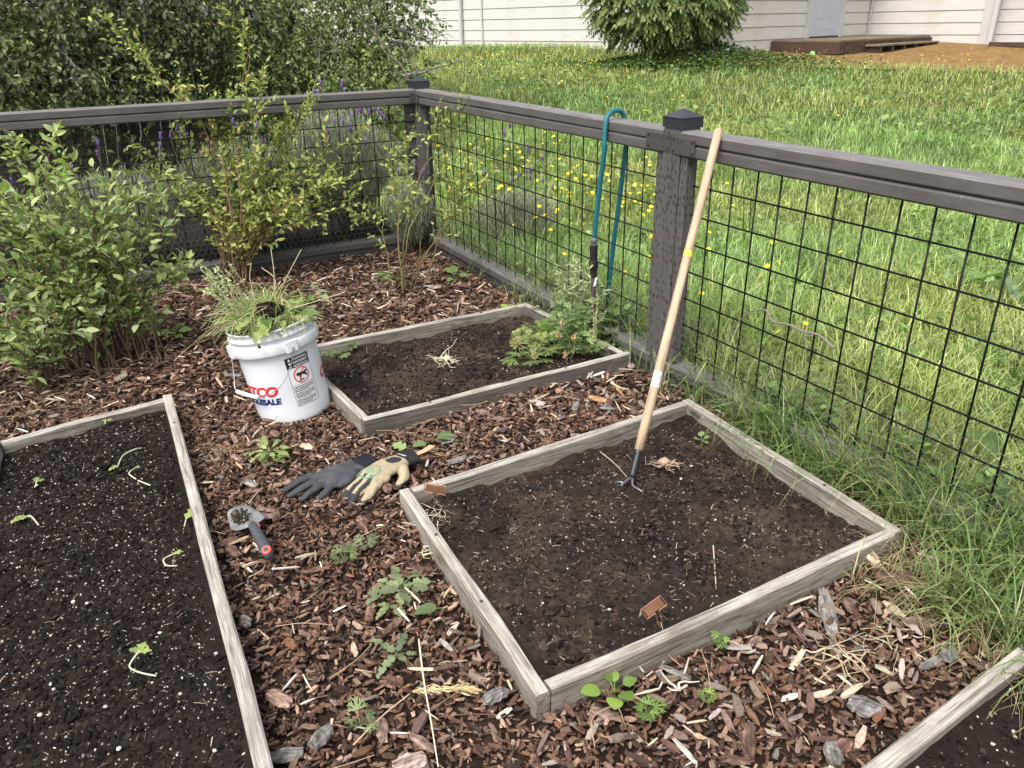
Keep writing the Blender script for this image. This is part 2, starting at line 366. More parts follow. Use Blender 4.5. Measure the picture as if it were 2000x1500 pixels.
# ------------------------------------------------------------------ terrain
E1 = np.array([math.cos(rad(118.16)), math.sin(rad(118.16))]); N1 = np.array([E1[1], -E1[0]])    # fence by the lawn, and its outward normal
FA = np.array([0.603, 2.793]); FB = FA + E1 * 2.362                                               # middle post, corner post
E2 = np.array([-N1[0], -N1[1]]); N2 = E1.copy()                                                   # back fence runs to the left
def gz(x, y):
    t = np.clip((np.asarray(y, float) - 4.6) / 11.0, 0, 1.25); s = t * t * (3 - 2 * np.clip(t, 0, 1)) if False else t
    return 0.62 * s * np.clip(t * 3, 0, 1) + fbm(x, y, 2.5, 3, 3) * 0.10 * np.clip((np.asarray(y, float) - 4.9) / 2, 0, 1)
def in_garden(x, y, m=0.0):
    x = np.asarray(x); y = np.asarray(y)
    return (((x - FA[0]) * N1[0] + (y - FA[1]) * N1[1]) < -m) & (((x - FB[0]) * N2[0] + (y - FB[1]) * N2[1]) < -m)
def grid(xs, ys, zf):
    X, Y = np.meshgrid(xs, ys); Z = zf(X, Y); V = np.stack([X, Y, Z], -1).reshape(-1, 3); a = len(xs); b = len(ys)
    i = (np.arange(b - 1)[:, None] * a + np.arange(a - 1)[None]).ravel()
    return V, [np.stack([i, i + 1, i + a + 1, i + a], -1)]
gx = np.concatenate([np.linspace(-60, -9, 18), np.linspace(-8.5, 16, 99), np.linspace(17, 60, 16)]); gy = np.concatenate([np.linspace(-12, -0.6, 10), np.linspace(-0.3, 24, 99), np.linspace(25, 90, 14)])
V, Fq = grid(gx, gy, lambda x, y: gz(x, y) - 0.03)
tag(link('ground', mesh_np('ground', V, Fq, None, True, (M_GROUND,))), 'green brown earth under lawn and trees', kind='structure')
# mulch floor inside the fence: a polygon-shaped sheet with soft unevenness
def mz(x, y): return .010 + fbm(x, y, 0.5, 5, 4) * 0.045 + fbm(x, y, 0.09, 9, 2) * 0.018
us = np.linspace(-3.0, 5.6, 150); ws = np.linspace(-4.6, -0.03, 90)
UU, WW = np.meshgrid(us - 0.0, ws)
o0 = FB - E1 * 0.02
PX = o0[0] - E1[0] * (UU + 3.0) + N1[0] * WW; PY = o0[1] - E1[1] * (UU + 3.0) + N1[1] * WW
V = np.stack([PX, PY, mz(PX, PY) - 0.008], -1).reshape(-1, 3); a = len(us); i = (np.arange(len(ws) - 1)[:, None] * a + np.arange(a - 1)[None]).ravel()
tag(link('mulch_floor', mesh_np('mulch_floor', V, [np.stack([i, i + a, i + a + 1, i + 1], -1)], None, True, (M_MULCHBASE,))), 'dark crumbly floor under the bark mulch', kind='structure')

# ------------------------------------------------------------------ raised beds
def board(name, p0, p1, z0, z1, th, mat, parent, off, inward, seg=14, wob=0.0035, lab=None):
    """one plank from p0 to p1 (outer top edge line), thickness towards `inward`; its own object, local X along the grain"""
    p0 = np.asarray(p0, float)[:2]; p1 = np.asarray(p1, float)[:2]; d = p1 - p0; L = np.linalg.norm(d); d /= L; nn = np.array([-d[1], d[0]])
    sgn = 1 if nn @ np.asarray(inward, float)[:2] > 0 else -1
    xs = np.linspace(0, L, seg + 1); bv = 0.0035
    ring = np.array([[0, z0], [th, z0], [th, z1 - bv], [th - bv, z1], [bv, z1], [0, z1 - bv]]); k = len(ring); rs = RG.integers(0, 1000)
    V = []
    for x in xs:
        wz = (vnoise(x, rs, 0.22, 3) - 0.5) * wob * 2.2; wy = (vnoise(x, rs + 50, 0.3, 4) - 0.5) * wob * 2
        for (y, z) in ring:
            jy = (vnoise(x * 1.0, y * 80 + rs, 0.06, 8) - 0.5) * 0.003
            V.append([x, sgn * (y + wy + jy), z + (wz if z > z0 + 0.01 else 0) + (jy * 0.8 if z > z0 + .01 else 0)])
    V = np.array(V); Q = []
    for q in range(seg):
        for j in range(k):
            a_, b_ = q * k + j, q * k + (j + 1) % k; Q.append([a_, b_, b_ + k, a_ + k])
    caps = [list(range(k))[::-1], [seg * k + j for j in range(k)]]
    Q = np.array(Q); caps = np.array(caps)
    if sgn < 0: Q = Q[:, ::-1]; caps = caps[:, ::-1]
    # slim grain needs several vertices up the face too; material carries it
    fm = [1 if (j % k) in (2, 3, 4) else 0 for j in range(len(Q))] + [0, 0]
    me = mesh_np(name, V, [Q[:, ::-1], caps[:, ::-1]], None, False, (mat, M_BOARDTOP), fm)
    o = link(name, me, parent); o.location = (p0[0] - off[0], p0[1] - off[1], -off[2] if len(off) > 2 else 0); o.rotation_euler = (0, 0, math.atan2(d[1], d[0]))
    if lab: o['label'] = lab
    return o
def nails(parent, off, pts, z):
    for (x, y) in pts:
        V, Fs = lathe([(0.0005, 0.0018), (0.004, 0.0016), (0.0045, 0.0), (0.0045, -0.004)], 8)
        link('nail', mesh_np('nail', V, Fs, None, False, (M_NAIL,)), parent, (x - off[0], y - off[1], z))
def soil_sheet(name, quad, z, seed, mat, amp=1.0, n=(90, 110), label=''):
    a, b, c, d = [np.asarray(q, float)[:2] for q in quad]; s, t = np.meshgrid(np.linspace(0, 1, n[0]), np.linspace(0, 1, n[1]))
    P = a * ((1 - s) * (1 - t))[..., None] + b * (s * (1 - t))[..., None] + c * (s * t)[..., None] + d * ((1 - s) * t)[..., None]
    x, y = P[..., 0], P[..., 1]; ed = np.minimum(np.minimum(s, 1 - s) * np.linalg.norm(b - a), np.minimum(t, 1 - t) * np.linalg.norm(d - a)); zz = z + amp * SOILN(x, y, seed) + .020 * np.exp(-ed / .035) * (vnoise(x, y, .11, seed) - .25); zz = np.minimum(zz, ZT - .016)
    V = np.stack([x, y, zz], -1).reshape(-1, 3); i = (np.arange(n[1] - 1)[:, None] * n[0] + np.arange(n[0] - 1)[None]).ravel()
    f = np.stack([i, i + 1, i + n[0] + 1, i + n[0]], -1)
    if np.cross(b - a, d - a) < 0: f = f[:, ::-1]
    return tag(link(name, mesh_np(name, V, [f], None, True, (mat,))), label, kind='structure')
def SOILN(x, y, seed): return fbm(x, y, 0.45, seed, 3) * 0.05 + fbm(x, y, 0.11, seed + 5, 3) * 0.040 + fbm(x, y, 0.028, seed + 9, 2) * 0.010
ZT = 0.072
BEDS = {}
def bed(name, corners, th, mats, label, soil_z, seed, smat, slabel, zt=ZT, amp=1.0, zb=-0.05):
    cs = [np.asarray(c, float)[:2] for c in corners]; ctr = sum(cs) / 4; off = (cs[0][0], cs[0][1])
    root = empty(name, (off[0], off[1], 0)); tag(root, label, 'garden bed', 'timber edged garden beds')
    for i in range(4):
        p, q = cs[i], cs[(i + 1) % 4]; d = nrm(q - p); inw = ctr - (p + q) / 2
        # butt joints: even boards run through, odd ones sit between
        if i % 2: p = p + d * (th + 0.002); q = q - d * (th + 0.002)
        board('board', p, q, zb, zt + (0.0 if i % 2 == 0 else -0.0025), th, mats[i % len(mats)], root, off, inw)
        if i % 2 == 0:
            n_in = nrm(np.array([-d[1], d[0]]) if np.array([-d[1], d[0]]) @ inw > 0 else np.array([d[1], -d[0]]))
            nails(root, off, [tuple(p + d * 0.25 + n_in * th * .5), tuple(q - d * 0.3 + n_in * th * .45)], zt + 0.001)
    ins = [c + nrm(ctr - c) * th * 0.4 for c in cs]
    soil_sheet('bed_soil', ins, soil_z, seed, smat, amp, label=slabel)
    BEDS[name + str(seed)] = (cs, soil_z, seed, amp)
    return root, cs
cb = [at(*p, ZT) for p in ((780, 957), (1050, 1357), (1765, 1035), (1345, 778))]
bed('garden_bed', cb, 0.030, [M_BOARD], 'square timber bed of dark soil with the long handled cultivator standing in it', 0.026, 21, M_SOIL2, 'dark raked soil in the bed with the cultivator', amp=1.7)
lc, ln, ll = at(335, 770, ZT), at(535, 1500, ZT), at(0, 858, ZT)
ld = nrm((ln - lc)[:2]); l2 = lc[:2] + ld * 2.35; lw = (ll - lc)[:2] * 1.06
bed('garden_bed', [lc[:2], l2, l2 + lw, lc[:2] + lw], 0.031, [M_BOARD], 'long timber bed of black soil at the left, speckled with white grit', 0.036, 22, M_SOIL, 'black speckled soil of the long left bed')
bb = [at(*p, ZT) for p in ((710, 822), (1232, 690), (1028, 590), (610, 667))]
bb[3] = bb[0] + (bb[2] - bb[1]); 
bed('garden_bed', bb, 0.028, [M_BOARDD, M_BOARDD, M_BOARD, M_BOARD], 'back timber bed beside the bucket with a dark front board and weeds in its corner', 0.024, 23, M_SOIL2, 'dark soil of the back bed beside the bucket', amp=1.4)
r0, r1 = at(1655, 1517, ZT), at(2010, 1243, ZT); rd = nrm((r1 - r0)[:2]); rn = np.array([rd[1], -rd[0]])
rb = [r0[:2] - rd * 0.45, r1[:2] + rd * 0.25, r1[:2] + rd * 0.25 + rn * 0.62, r0[:2] - rd * 0.45 + rn * 0.62]
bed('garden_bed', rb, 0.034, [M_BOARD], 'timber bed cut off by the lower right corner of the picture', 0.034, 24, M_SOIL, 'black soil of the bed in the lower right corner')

# ------------------------------------------------------------------ fences
def lbox(mb, a, b, m=0): mb.add(box_v(a, b), [np.array(BOXF)], m=m)
def bevbox(name, L, w, h, mat, parent, loc, rz, bv=0.006, mats=None, seg=12, wob=0.002):
    """timber along local X, width w (y centred), height h (z from 0), rounded arrises; top faces take material 1"""
    ring = [(-w / 2, bv), (-w / 2 + bv, 0), (w / 2 - bv, 0), (w / 2, bv), (w / 2, h - bv), (w / 2 - bv, h), (-w / 2 + bv, h), (-w / 2, h - bv)]
    k = len(ring); rs = rnd.randint(0, 999); V = []
    for x in np.linspace(0, L, seg + 1):
        wz = (vnoise(x, rs, 0.5, 2) - .5) * wob; wy = (vnoise(x, rs + 9, 0.6, 2) - .5) * wob
        V += [[x, y + wy, z + wz] for (y, z) in ring]
    Q = []; fm = []
    for q in range(seg):
        for j in range(k):
            a_, b_ = q * k + j, q * k + (j + 1) % k; Q.append([a_, a_ + k, b_ + k, b_]); fm.append(1 if j in (4, 5, 6) and mats else 0)
    me = mesh_np(name, np.array(V), [np.array(Q), np.array([list(range(k)), [seg * k + j for j in range(k)][::-1]])], None, False, mats or (mat,), fm + [0, 0])
    o = link(name, me, parent, loc); o.rotation_euler = (0, 0, rz); return o
RT_TOP, RT_MID, RT_BOT = 0.934, 0.893, 0.852
POSTW = 0.089
def post(parent, off, p, rz, name='post'):
    w = POSTW / 2; bv = 0.005; ring = [(-w + bv, -w), (w - bv, -w), (w, -w + bv), (w, w - bv), (w - bv, w), (-w + bv, w), (-w, w - bv), (-w, -w + bv)]
    V = [[x, y, z] for z in (-0.25, 0.970) for x, y in ring]; k = 8; Q = [[j, (j + 1) % k, k + (j + 1) % k, k + j] for j in range(k)]
    o = link(name, mesh_np(name, np.array(V), [np.array(Q), np.array([[k + j for j in range(k)]])], None, False, (M_POST,)), parent, (p[0] - off[0], p[1] - off[1], 0)); o.rotation_euler = (0, 0, rz)
    w = 0.0485; V = []
    for (h, s) in ((0.942, w), (0.972, w), (0.974, w + 0.0015), (0.9775, w + .0015), (0.9785, w - 0.002), (1.002, 0.0016)): V += [[-s, -s, h], [s, -s, h], [s, s, h], [-s, s, h]]
    Q = []
    for i in range(5):
        for j in range(4): Q.append([4 * i + j, 4 * i + (j + 1) % 4, 4 * i + 4 + (j + 1) % 4, 4 * i + 4 + j])
    c = link('post_cap', mesh_np('post_cap', np.array(V), [np.array(Q), np.array([[20, 21, 22, 23]])], None, False, (M_CAP,)), o)
    for sx, sy in ((0, -1), (-1, 0)):
        Vs, Fs = lathe([(0.0004, 0.0016), (0.0022, 0.0012), (0.0026, 0)], 8); sc = link('screw', mesh_np('screw', Vs, Fs, None, True, (M_NAIL,)), c, (sx * w + (0.0 if sx else 0.01), sy * w, 0.960))
        sc.rotation_euler = (rad(90), 0, 0) if sy else (0, rad(-90), 0)
    return o
WR = 0.0029
def wire_v(h0, h1): return tube([[0, 0, h0], [0, 0, h1]], WR, 6)
def bay(parent, off, p, d, L, rz, side):
    """one bay from post centre p along d (length L between post centres): two stacked rails, kick board and welded wire"""
    d3 = np.array([d[0], d[1]]); st = p + d3 * (POSTW / 2 + 0.001); ln = L - POSTW - 0.002
    q = lambda pt, z: (pt[0] - off[0], pt[1] - off[1], z)
    bevbox('top_rail', ln, 0.088, 0.040, M_PAINT, parent, q(st, RT_MID + 0.001), rz, mats=(M_PAINT, M_RAILTOP))
    bevbox('under_rail', ln, 0.086, 0.040, M_PAINT, parent, q(st, RT_BOT), rz)
    bevbox('bottom_rail', ln, 0.088, 0.042, M_PAINT, parent, q(st, 0.046), rz, mats=(M_PAINT, M_RAILTOP) if side > 0 else None)
    bevbox('kick_board', ln, 0.040, 0.095, M_PAINT, parent, q(st, -0.05), rz)
    for s in (0, 1):                                                   # upright nailer beside each post
        pp = st + d3 * (0.019 if s == 0 else ln - 0.019) + np.array([-d[1], d[0]]) * side * 0.018
        bx = MB(); lbox(bx, (-0.018, -0.018, 0.088), (0.018, 0.018, RT_BOT - 0.001)); o = bx.obj('nailer_strip', M_POST, parent, loc=q(pp, 0)); o.rotation_euler = (0, 0, rz)
    pan = empty('wire_panel', q(st, 0), parent, rz)
    mv = mesh_np('wire', *wire_v(0.075, RT_BOT + 0.004), None, True, (M_WIRE,))
    x = 0.055
    while x < ln - 0.02:
        o = link('wire', mv, pan, (x, 0, 0)); o.rotation_euler = (rnd.uniform(-.004, .004), rnd.uniform(-.004, .004), 0); x += 0.1016
    mh = mesh_np('wire', *tube([[0, 0.0045, 0], [ln * .5, 0.0045, rnd.uniform(-.003, .003)], [ln, 0.0045, 0]], WR, 6), None, True, (M_WIRE,))
    z = 0.755
    while z > 0.08: link('wire', mh, pan, (0, 0, z)); z -= 0.1016
    # hexagonal netting stapled to the foot of the bay, garden side
    cw, ch = 0.032, 0.028; V = []; Fs = []; nseg = []
    for r in range(11):
        for c in range(int(ln / cw)):
            x0 = c * cw + (cw / 2 if r % 2 else 0); z0 = 0.0 + r * ch
            j = lambda: rnd.uniform(-.0025, .0025)
            a_ = (x0, z0 + ch * .36); b_ = (x0 + cw / 2, z0 + ch * .64); c_ = (x0 - cw / 2, z0 + ch * .64); d_ = (x0, z0 - ch * .36)
            nseg += [(a_, b_), (a_, c_), (d_, a_)]
    S = np.array(nseg); n = len(S); W = lambda xz: np.stack([xz[:, 0], np.full(n, -side * 0.0), xz[:, 1]], -1)
    bul = lambda X: 0.012 * (vnoise(X[:, 0], X[:, 1], 0.15, 4) - 0.5)
    A_, B_ = S[:, 0], S[:, 1]; t = nrm(B_ - A_); nx = np.stack([-t[:, 1], t[:, 0]], -1) * 0.0007
    Vn = []
    for E_, off_ in ((A_, 1), (B_, 1)):
        y = bul(E_)
        Vn.append(np.stack([E_[:, 0] + nx[:, 0], y, E_[:, 1] + nx[:, 1]], -1)); Vn.append(np.stack([E_[:, 0] - nx[:, 0], y, E_[:, 1] - nx[:, 1]], -1)); Vn.append(np.stack([E_[:, 0], y - 0.0012, E_[:, 1]], -1))
    Vn = np.stack(Vn, 1); b0 = (np.arange(n) * 6)[:, None]
    Fn = np.concatenate([b0 + np.array([0, 1, 4, 3]), b0 + np.array([1, 2, 5, 4]), b0 + np.array([2, 0, 3, 5])])
    net = link('chicken_wire', mesh_np('chicken_wire', Vn.reshape(-1, 3), [Fn], None, False, (M_CHICK,)), parent, q(st + np.array([-d[1], d[0]]) * (-side) * -0.0 + NETOFF, 0.02)); net.rotation_euler = (0, 0, rz); net['kind'] = 'stuff'
def plate(parent, off, p, d, rz, a0, a1, zc, ny):
    """perforated strap from a0 to a1 along d at the garden face, with screws as its own pieces"""
    bx = MB(); lbox(bx, (a0, -0.0012, zc - 0.027), (a1, 0.0012, zc + 0.027))
    o = bx.obj('bracket_plate', M_PLATE, parent, loc=(p[0] + ny[0] - off[0], p[1] + ny[1] - off[1], 0)); o.rotation_euler = (0, 0, rz)
    for fx, fz in ((.1, -.8), (.1, .75), (.9, -.75), (.9, .8), (.3, .3), (.5, -.35), (.68, .3), (.32, -.5), (.6, .72), (.75, -.4)):
        big = abs(fz) > .74; r = 0.0042 if big else 0.0020
        Vs, Fs = lathe([(0.0003, 0.0022 if big else .0005), (r, 0.0014 if big else .0004), (r, -0.001)], 8)
        s = link('screw', mesh_np('screw', Vs, Fs, None, False, (M_SCREW,)), o, (a0 + (a1 - a0) * fx, 0.0012 * YS(ny, rz), zc + fz * 0.024)); s.rotation_euler = (rad(-90) * YS(ny, rz), 0, 0)
def YS(ny, rz): return 1 if (-math.sin(rz) * ny[0] + math.cos(rz) * ny[1]) > 0 else -1
rz1 = rad(118.16); rz2 = math.atan2(E2[1], E2[0])
fence1 = tag(empty('fence', (FA[0], FA[1], 0)), 'grey brown timber and black wire fence along the lawn with the hose over it', 'fence', 'garden fences')
off = (FA[0], FA[1])
FN = FA - E1 * 2.40
post(fence1, off, FA, rz1); post(fence1, off, FN, rz1)
NETOFF = -N1 * 0.050
bay(fence1, off, FA, E1, 2.362, rz1, 1)
NETOFF = -N1 * 0.050
bay(fence1, off, FN, E1, 2.40, rz1, 1)
for a0, a1, zc in ((-0.125, -0.003, 0.886), (0.003, 0.135, 0.889)): plate(fence1, off, FA, E1, rz1, a0, a1, zc, -N1 * (POSTW / 2 + 0.0022))
fence2 = tag(empty('fence', (FB[0], FB[1], 0)), 'grey brown timber and black wire fence across the back under the dark trees', 'fence', 'garden fences')
off = (FB[0], FB[1]); FD = FB + E2 * 2.42
post(fence2, off, FB, rz1); post(fence2, off, FD, rz1)
NETOFF = -N2 * 0.050
bay(fence2, off, FB, E2, 2.42, rz2, -1); bay(fence2, off, FD, E2, 2.4, rz2, -1)
plate(fence2, off, FB, E2, rz2, -0.02, 0.085, 0.886, -N2 * (POSTW / 2 + 0.0022)); plate(fence2, off, FB, E1, rz1, -0.09, -0.02, 0.884, -N1 * (POSTW / 2 + 0.0022))
# ------------------------------------------------------------------ house behind the lawn
def siding_mat():
    m, nt, b = new_mat('cream siding'); v = coords(nt, 'Object', (1, 1, 1)); f = noise(nt, v, 1.1, 5, 0.6); s = noise(nt, coords(nt, 'Object', (1.5, 1, 14)), 2.0, 4)
    c = ramp(nt, s, [(0.3, (0.53, 0.50, 0.465)), (0.7, (0.62, 0.59, 0.555))]); c = mix(nt, ramp(nt, f, [(0.58, (0, 0, 0)), (0.78, (0.55,) * 3)]), c, (0.38, 0.37, 0.25))
    nt.links.new(c, b.inputs['Base Color']); b.inputs['Roughness'].default_value = 0.6; bump(nt, b, noise(nt, coords(nt, 'Object', (4, 1, 60)), 3, 4), 0.25, 0.003); return m
M_SIDE = siding_mat(); M_TRIM = plain('white trim', (0.50, 0.49, 0.48), 0.5, 0, 0.4, 0.06, 3)
M_DOOR = plain('pale blue white door', (0.44, 0.48, 0.54), 0.4, 0, 0.5, 0.03, 2, 0.03)
M_DECK = wood_mat('deck boards', (0.12, 0.09, 0.06), (0.25, 0.20, 0.14), 0.35, 0.5); M_FASC = wood_mat('red brown fascia', (0.03, 0.022, 0.017), (0.11, 0.073, 0.052), 0.4, 0.4)
M_DARKW = plain('dark step wood', (0.05, 0.035, 0.027), 0.8); M_BALL = plain('green ball', (0.22, 0.48, 0.22), 0.6)
M_ROOF = plain('roof felt', (0.12, 0.12, 0.12), 0.9)
HA, HB = rad(-50), rad(40)
P3 = np.array([8.116, 19.11]); dA = np.array([math.cos(HA), math.sin(HA)]); dB = np.array([math.cos(HB), math.sin(HB)])
CAB = P3 - dB * 5.69; AL = CAB - dA * 16.0; CR = P3 + dA * 2.53; nB = dA.copy(); nA = -dB   # outward normals
house = tag(empty('house', (CAB[0], CAB[1], 0.5)), 'cream house with lap siding and a pale blue white door', 'house')
hoff = (CAB[0], CAB[1], 0.5)
def wall(p, q, nout, z0, z1, exps=0.23, zfix=0.0):
    d = q - p; L = np.linalg.norm(d); d /= L; rz = math.atan2(d[1], d[0]); s = 1 if (-math.sin(rz) * nout[0] + math.cos(rz) * nout[1]) > 0 else -1
    pr = np.array([[0, 0, 0.0], [0, .024, 0], [0, .024, .004], [0, .012, exps - .012], [0, .004, exps - .010], [0, 0, exps - .010]]); k = 6
    V = np.vstack([pr, pr + [L, 0, 0]]); V[:, 1] *= s
    Q = [[j, (j + 1) % k, k + (j + 1) % k, k + j] for j in range(k)]
    me = mesh_np('siding_board', V, [np.array(Q)], None, False, (M_SIDE,))
    z = z0 + zfix
    while z < z1:
        o = link('siding_board', me, house, (p[0] - hoff[0], p[1] - hoff[1], z - hoff[2])); o.rotation_euler = (0, 0, rz); z += exps + 0.0
    core = MB(); lbox(core, (0, -0.05 if s > 0 else 0.002, z0 - 0.8 - hoff[2]), (L, -0.002 if s > 0 else 0.05, z1 - hoff[2])); o = core.obj('wall', M_SIDE, house, loc=(p[0] - hoff[0], p[1] - hoff[1], 0)); o.rotation_euler = (0, 0, rz)
def hbox(name, p, d, a, b, z0, z1, y0, y1, mat, parent=None, lo=None):
    """box on a wall: along d from a to b, outward y0..y1"""
    rz = math.atan2(d[1], d[0]); mb = MB(); lbox(mb, (a, y0, z0), (b, y1, z1)); lo = lo or hoff
    o = mb.obj(name, mat, parent or house, loc=(p[0] - lo[0], p[1] - lo[1], -lo[2])); o.rotation_euler = (0, 0, rz); return o
ZW = 0.60 + 0.045
wall(AL, CAB, nA, ZW - 0.23, 3.2); wall(CAB, P3, nB, ZW - 0.23, 3.2); wall(P3, CR, nA, ZW - 0.0, 3.2)
DR = CR + dB * 0.35; wall(DR, DR + dA * 6, nA, ZW - 0.0, 3.2)
# trims and downpipes (outward is -y in local frames of A and C, where d = dA)
hbox('corner_trim', CAB, dA, -0.10, 0.027, 0.4, 3.2, -0.048, -0.0405, M_TRIM); hbox('corner_trim', CAB, dB, -0.027, 0.10, 0.4, 3.2, -0.048, -0.0405, M_TRIM)
hbox('corner_trim', P3, dA, 0.041, 0.075, 0.7, 3.2, -0.075, -0.0405, M_TRIM)
hbox('corner_trim', CR, dA, -0.13, 0.03, 0.55, 3.2, -0.05, -0.0405, M_TRIM); hbox('corner_trim', CR, dA, 0.030, 0.034, 0.55, 3.2, -0.05, 0.35, M_TRIM)
hbox('skirt_board', P3, dA, 0.03, 2.4, 0.40, ZW - 0.004, -0.03, -0.004, M_TRIM)
def downpipe(p, d, a):
    hbox('downpipe', p, d, a, a + 0.085, 0.62, 3.1, -0.11, -0.051, M_TRIM)
def along_A(xp):                                    # distance from CAB along -dA at which wall A is seen in image column xp
    lo, hi = 0.0, 15.0
    for _ in range(40):
        m = (lo + hi) / 2; p = CAB - dA * m; dd = np.array([p[0], p[1], 0.7]) - C0; x = 1000 + F_PX * (dd @ RT) / (dd @ FW)
        if x > xp: lo = m
        else: hi = m
    return lo
downpipe(CAB, dA, -along_A(905)); hbox('seam_trim', CAB, dA, -along_A(944), -along_A(944) + 0.05, 0.6, 3.2, -0.05, -0.0405, M_TRIM); downpipe(CR, dA, 0.06)
# door in wall B, standing on the deck
def along_B(xp):
    lo, hi = 0.0, 5.69
    for _ in range(40):
        m = (lo + hi) / 2; p = CAB + dB * m; dd = np.array([p[0], p[1], 0.9]) - C0; x = 1000 + F_PX * (dd @ RT) / (dd @ FW)
        if x < xp: lo = m
        else: hi = m
    return lo
ZD = 0.862; t0, t1 = along_B(1573), along_B(1630)
door = hbox('door', CAB, dB, t0, t1, ZD + 0.03, ZD + 2.03, -0.062, -0.042, M_DOOR)
dw = t1 - t0
for a, b in ((0.16, 0.44), (0.56, 0.84)):
    for z0, z1 in ((0.12, 0.33), (0.36, 0.95), (0.98, 1.8)):
        mb = MB(); A_, B_ = t0 + dw * a, t0 + dw * b; y = -0.067
        for (x0, x1, h0, h1) in ((A_, B_, z0, z0 + .012), (A_, B_, z1 - .012, z1), (A_, A_ + .012, z0 + .012, z1 - .012), (B_ - .012, B_, z0 + .012, z1 - .012)): lbox(mb, (x0, y, ZD + .03 + h0), (x1, -0.0615, ZD + .03 + h1))
        mb.obj('panel_moulding', M_DOOR, door)
hbox('door_frame', CAB, dB, t0 - 0.10, t0, ZD, ZD + 2.1, -0.085, -0.02, M_TRIM); hbox('door_frame', CAB, dB, t1 + .002, t1 + 0.16, ZD, ZD + 2.1, -0.085, -0.02, M_TRIM); hbox('threshold', CAB, dB, t0, t1, ZD + .002, ZD + 0.028, -0.09, -0.02, M_DARKW)
Vr = box_v((-17, -0.6, 2.75 + .0), (5.8, -0.1, 2.9))
for nm, p, d, L0, L1 in (('eave', CAB, dA, -16, 0.5), ('eave', CAB, dB, 0, 5.6), ('eave', P3, dA, 0.6, 9)): hbox(nm, p, d, L0, L1, 3.2, 3.32, -0.55, 0.3, M_ROOF)
# deck with a low step
dk0 = P3 - dB * 3.80 + nB * 0.044; doff = (dk0[0], dk0[1], 0.5)
deck = tag(empty('deck', doff), 'low brown timber deck at the house door', 'deck'); DL = 3.74; DW = 1.40
rzB = HB
nb = 11
for i in range(nb):
    w = DW / nb; mb = MB(); lbox(mb, (0, -(i + 1) * w + .004, ZD - .028 + rnd.uniform(-.002, .002)), (DL, -i * w, ZD - .001 + rnd.uniform(-.002, .002))); o = mb.obj('deck_board', M_DECK, deck, loc=(0, 0, -0.5)); o.rotation_euler = (0, 0, rzB)
for nm, a, b in (('fascia', (-.03, -DW - .035, ZD - .235), (DL, -DW, ZD - .030)), ('fascia', (-.035, -DW + .002, ZD - .235), (-.002, -.002, ZD - .030)), ('skirt', (.06, -DW + .1, ZD - .5), (DL, -DW + .14, ZD - .236))):
    mb = MB(); lbox(mb, a, b); o = mb.obj(nm, M_FASC if nm == 'fascia' else M_DARKW, deck, loc=(0, 0, -0.5)); o.rotation_euler = (0, 0, rzB)
step = tag(empty('step', (dk0[0], dk0[1], 0.5)), 'low dark wooden step in front of the deck', 'step')
for i in range(2):
    mb = MB(); lbox(mb, (.85, -DW - .07 - .15 * (i + 1) + .006, ZD - .125), (3.35, -DW - .07 - .15 * i, ZD - .095)); o = mb.obj('tread', M_DECK, step, loc=(0, 0, -0.5)); o.rotation_euler = (0, 0, rzB)
for i in range(6):
    mb = MB(); lbox(mb, (.90 + i * .475, -DW - .36, ZD - .40), (.95 + i * .475, -DW - .08, ZD - .126)); o = mb.obj('riser', M_DARKW, step, loc=(0, 0, -0.5)); o.rotation_euler = (0, 0, rzB)
bp = np.array([5.55, 15.25, 0.0]); bp[2] = gz(bp[0], bp[1]) + 0.05
V, Fs = lathe([(max(1e-4, 0.05 * math.sin(a)), -0.05 * math.cos(a)) for a in np.linspace(0, math.pi, 12)], 16)
tag(link('ball', mesh_np('ball', V, Fs, None, True, (M_BALL,)), None, bp), 'small green ball lying in front of the deck', 'ball')
# planter by the right end of the house
pp = DR + dA * 0.25 - dB * 0.35
planter = tag(empty('planter', (pp[0], pp[1], 0.6)), 'low brown timber planter at the right edge against the house', 'planter')
for i in range(3):
    mb = MB(); lbox(mb, (0, -.5, i * .085 - .1), (3, -.46, i * .085 - .02)); o = mb.obj('board', M_FASC, planter); o.rotation_euler = (0, 0, HA)
mb = MB(); lbox(mb, (0.02, -.46, -.1), (3, .3, .10)); o = mb.obj('soil', M_MULCHBASE, planter); o.rotation_euler = (0, 0, HA)

# bare orange earth between lawn and house
def lawn_at(x, y):
    z = 0.3
    for _ in range(8): p = at(x, y, z); z = float(gz(p[0], p[1]))
    return at(x, y, z)
pa = [np.array([5.3, 15.2]), np.array([4.2, 14.4]), np.array([9.5, 9.6]), np.array([20, 9.0]), np.array([20, 17]), np.array([9.9, 17.4]), P3 + dA * .3]
BARE_A, BARE_B = np.array([4.1, 14.3]), np.array([10.4, 11.9])             # lawn edge of the bare patch
BARE_D = nrm(BARE_B - BARE_A); BARE_N = np.array([-BARE_D[1], BARE_D[0]])
def in_bare(x, y): 
    a = (x - BARE_A[0]) * BARE_D[0] + (y - BARE_A[1]) * BARE_D[1]; b = (x - BARE_A[0]) * BARE_N[0] + (y - BARE_A[1]) * BARE_N[1]
    return (b > 0.35 * (vnoise(x, y, 0.5, 77) - 0.5)) & (a > 0.0 + 0.4 * (vnoise(x, y, .6, 7) - .5))
s, t = np.meshgrid(np.linspace(-0.2, 16, 60), np.linspace(-0.35, 7, 34)); X = BARE_A[0] + BARE_D[0] * s + BARE_N[0] * t; Y = BARE_A[1] + BARE_D[1] * s + BARE_N[1] * t
V = np.stack([X, Y, gz(X, Y) - 0.012], -1).reshape(-1, 3); i = (np.arange(33)[:, None] * 60 + np.arange(59)[None]).ravel()
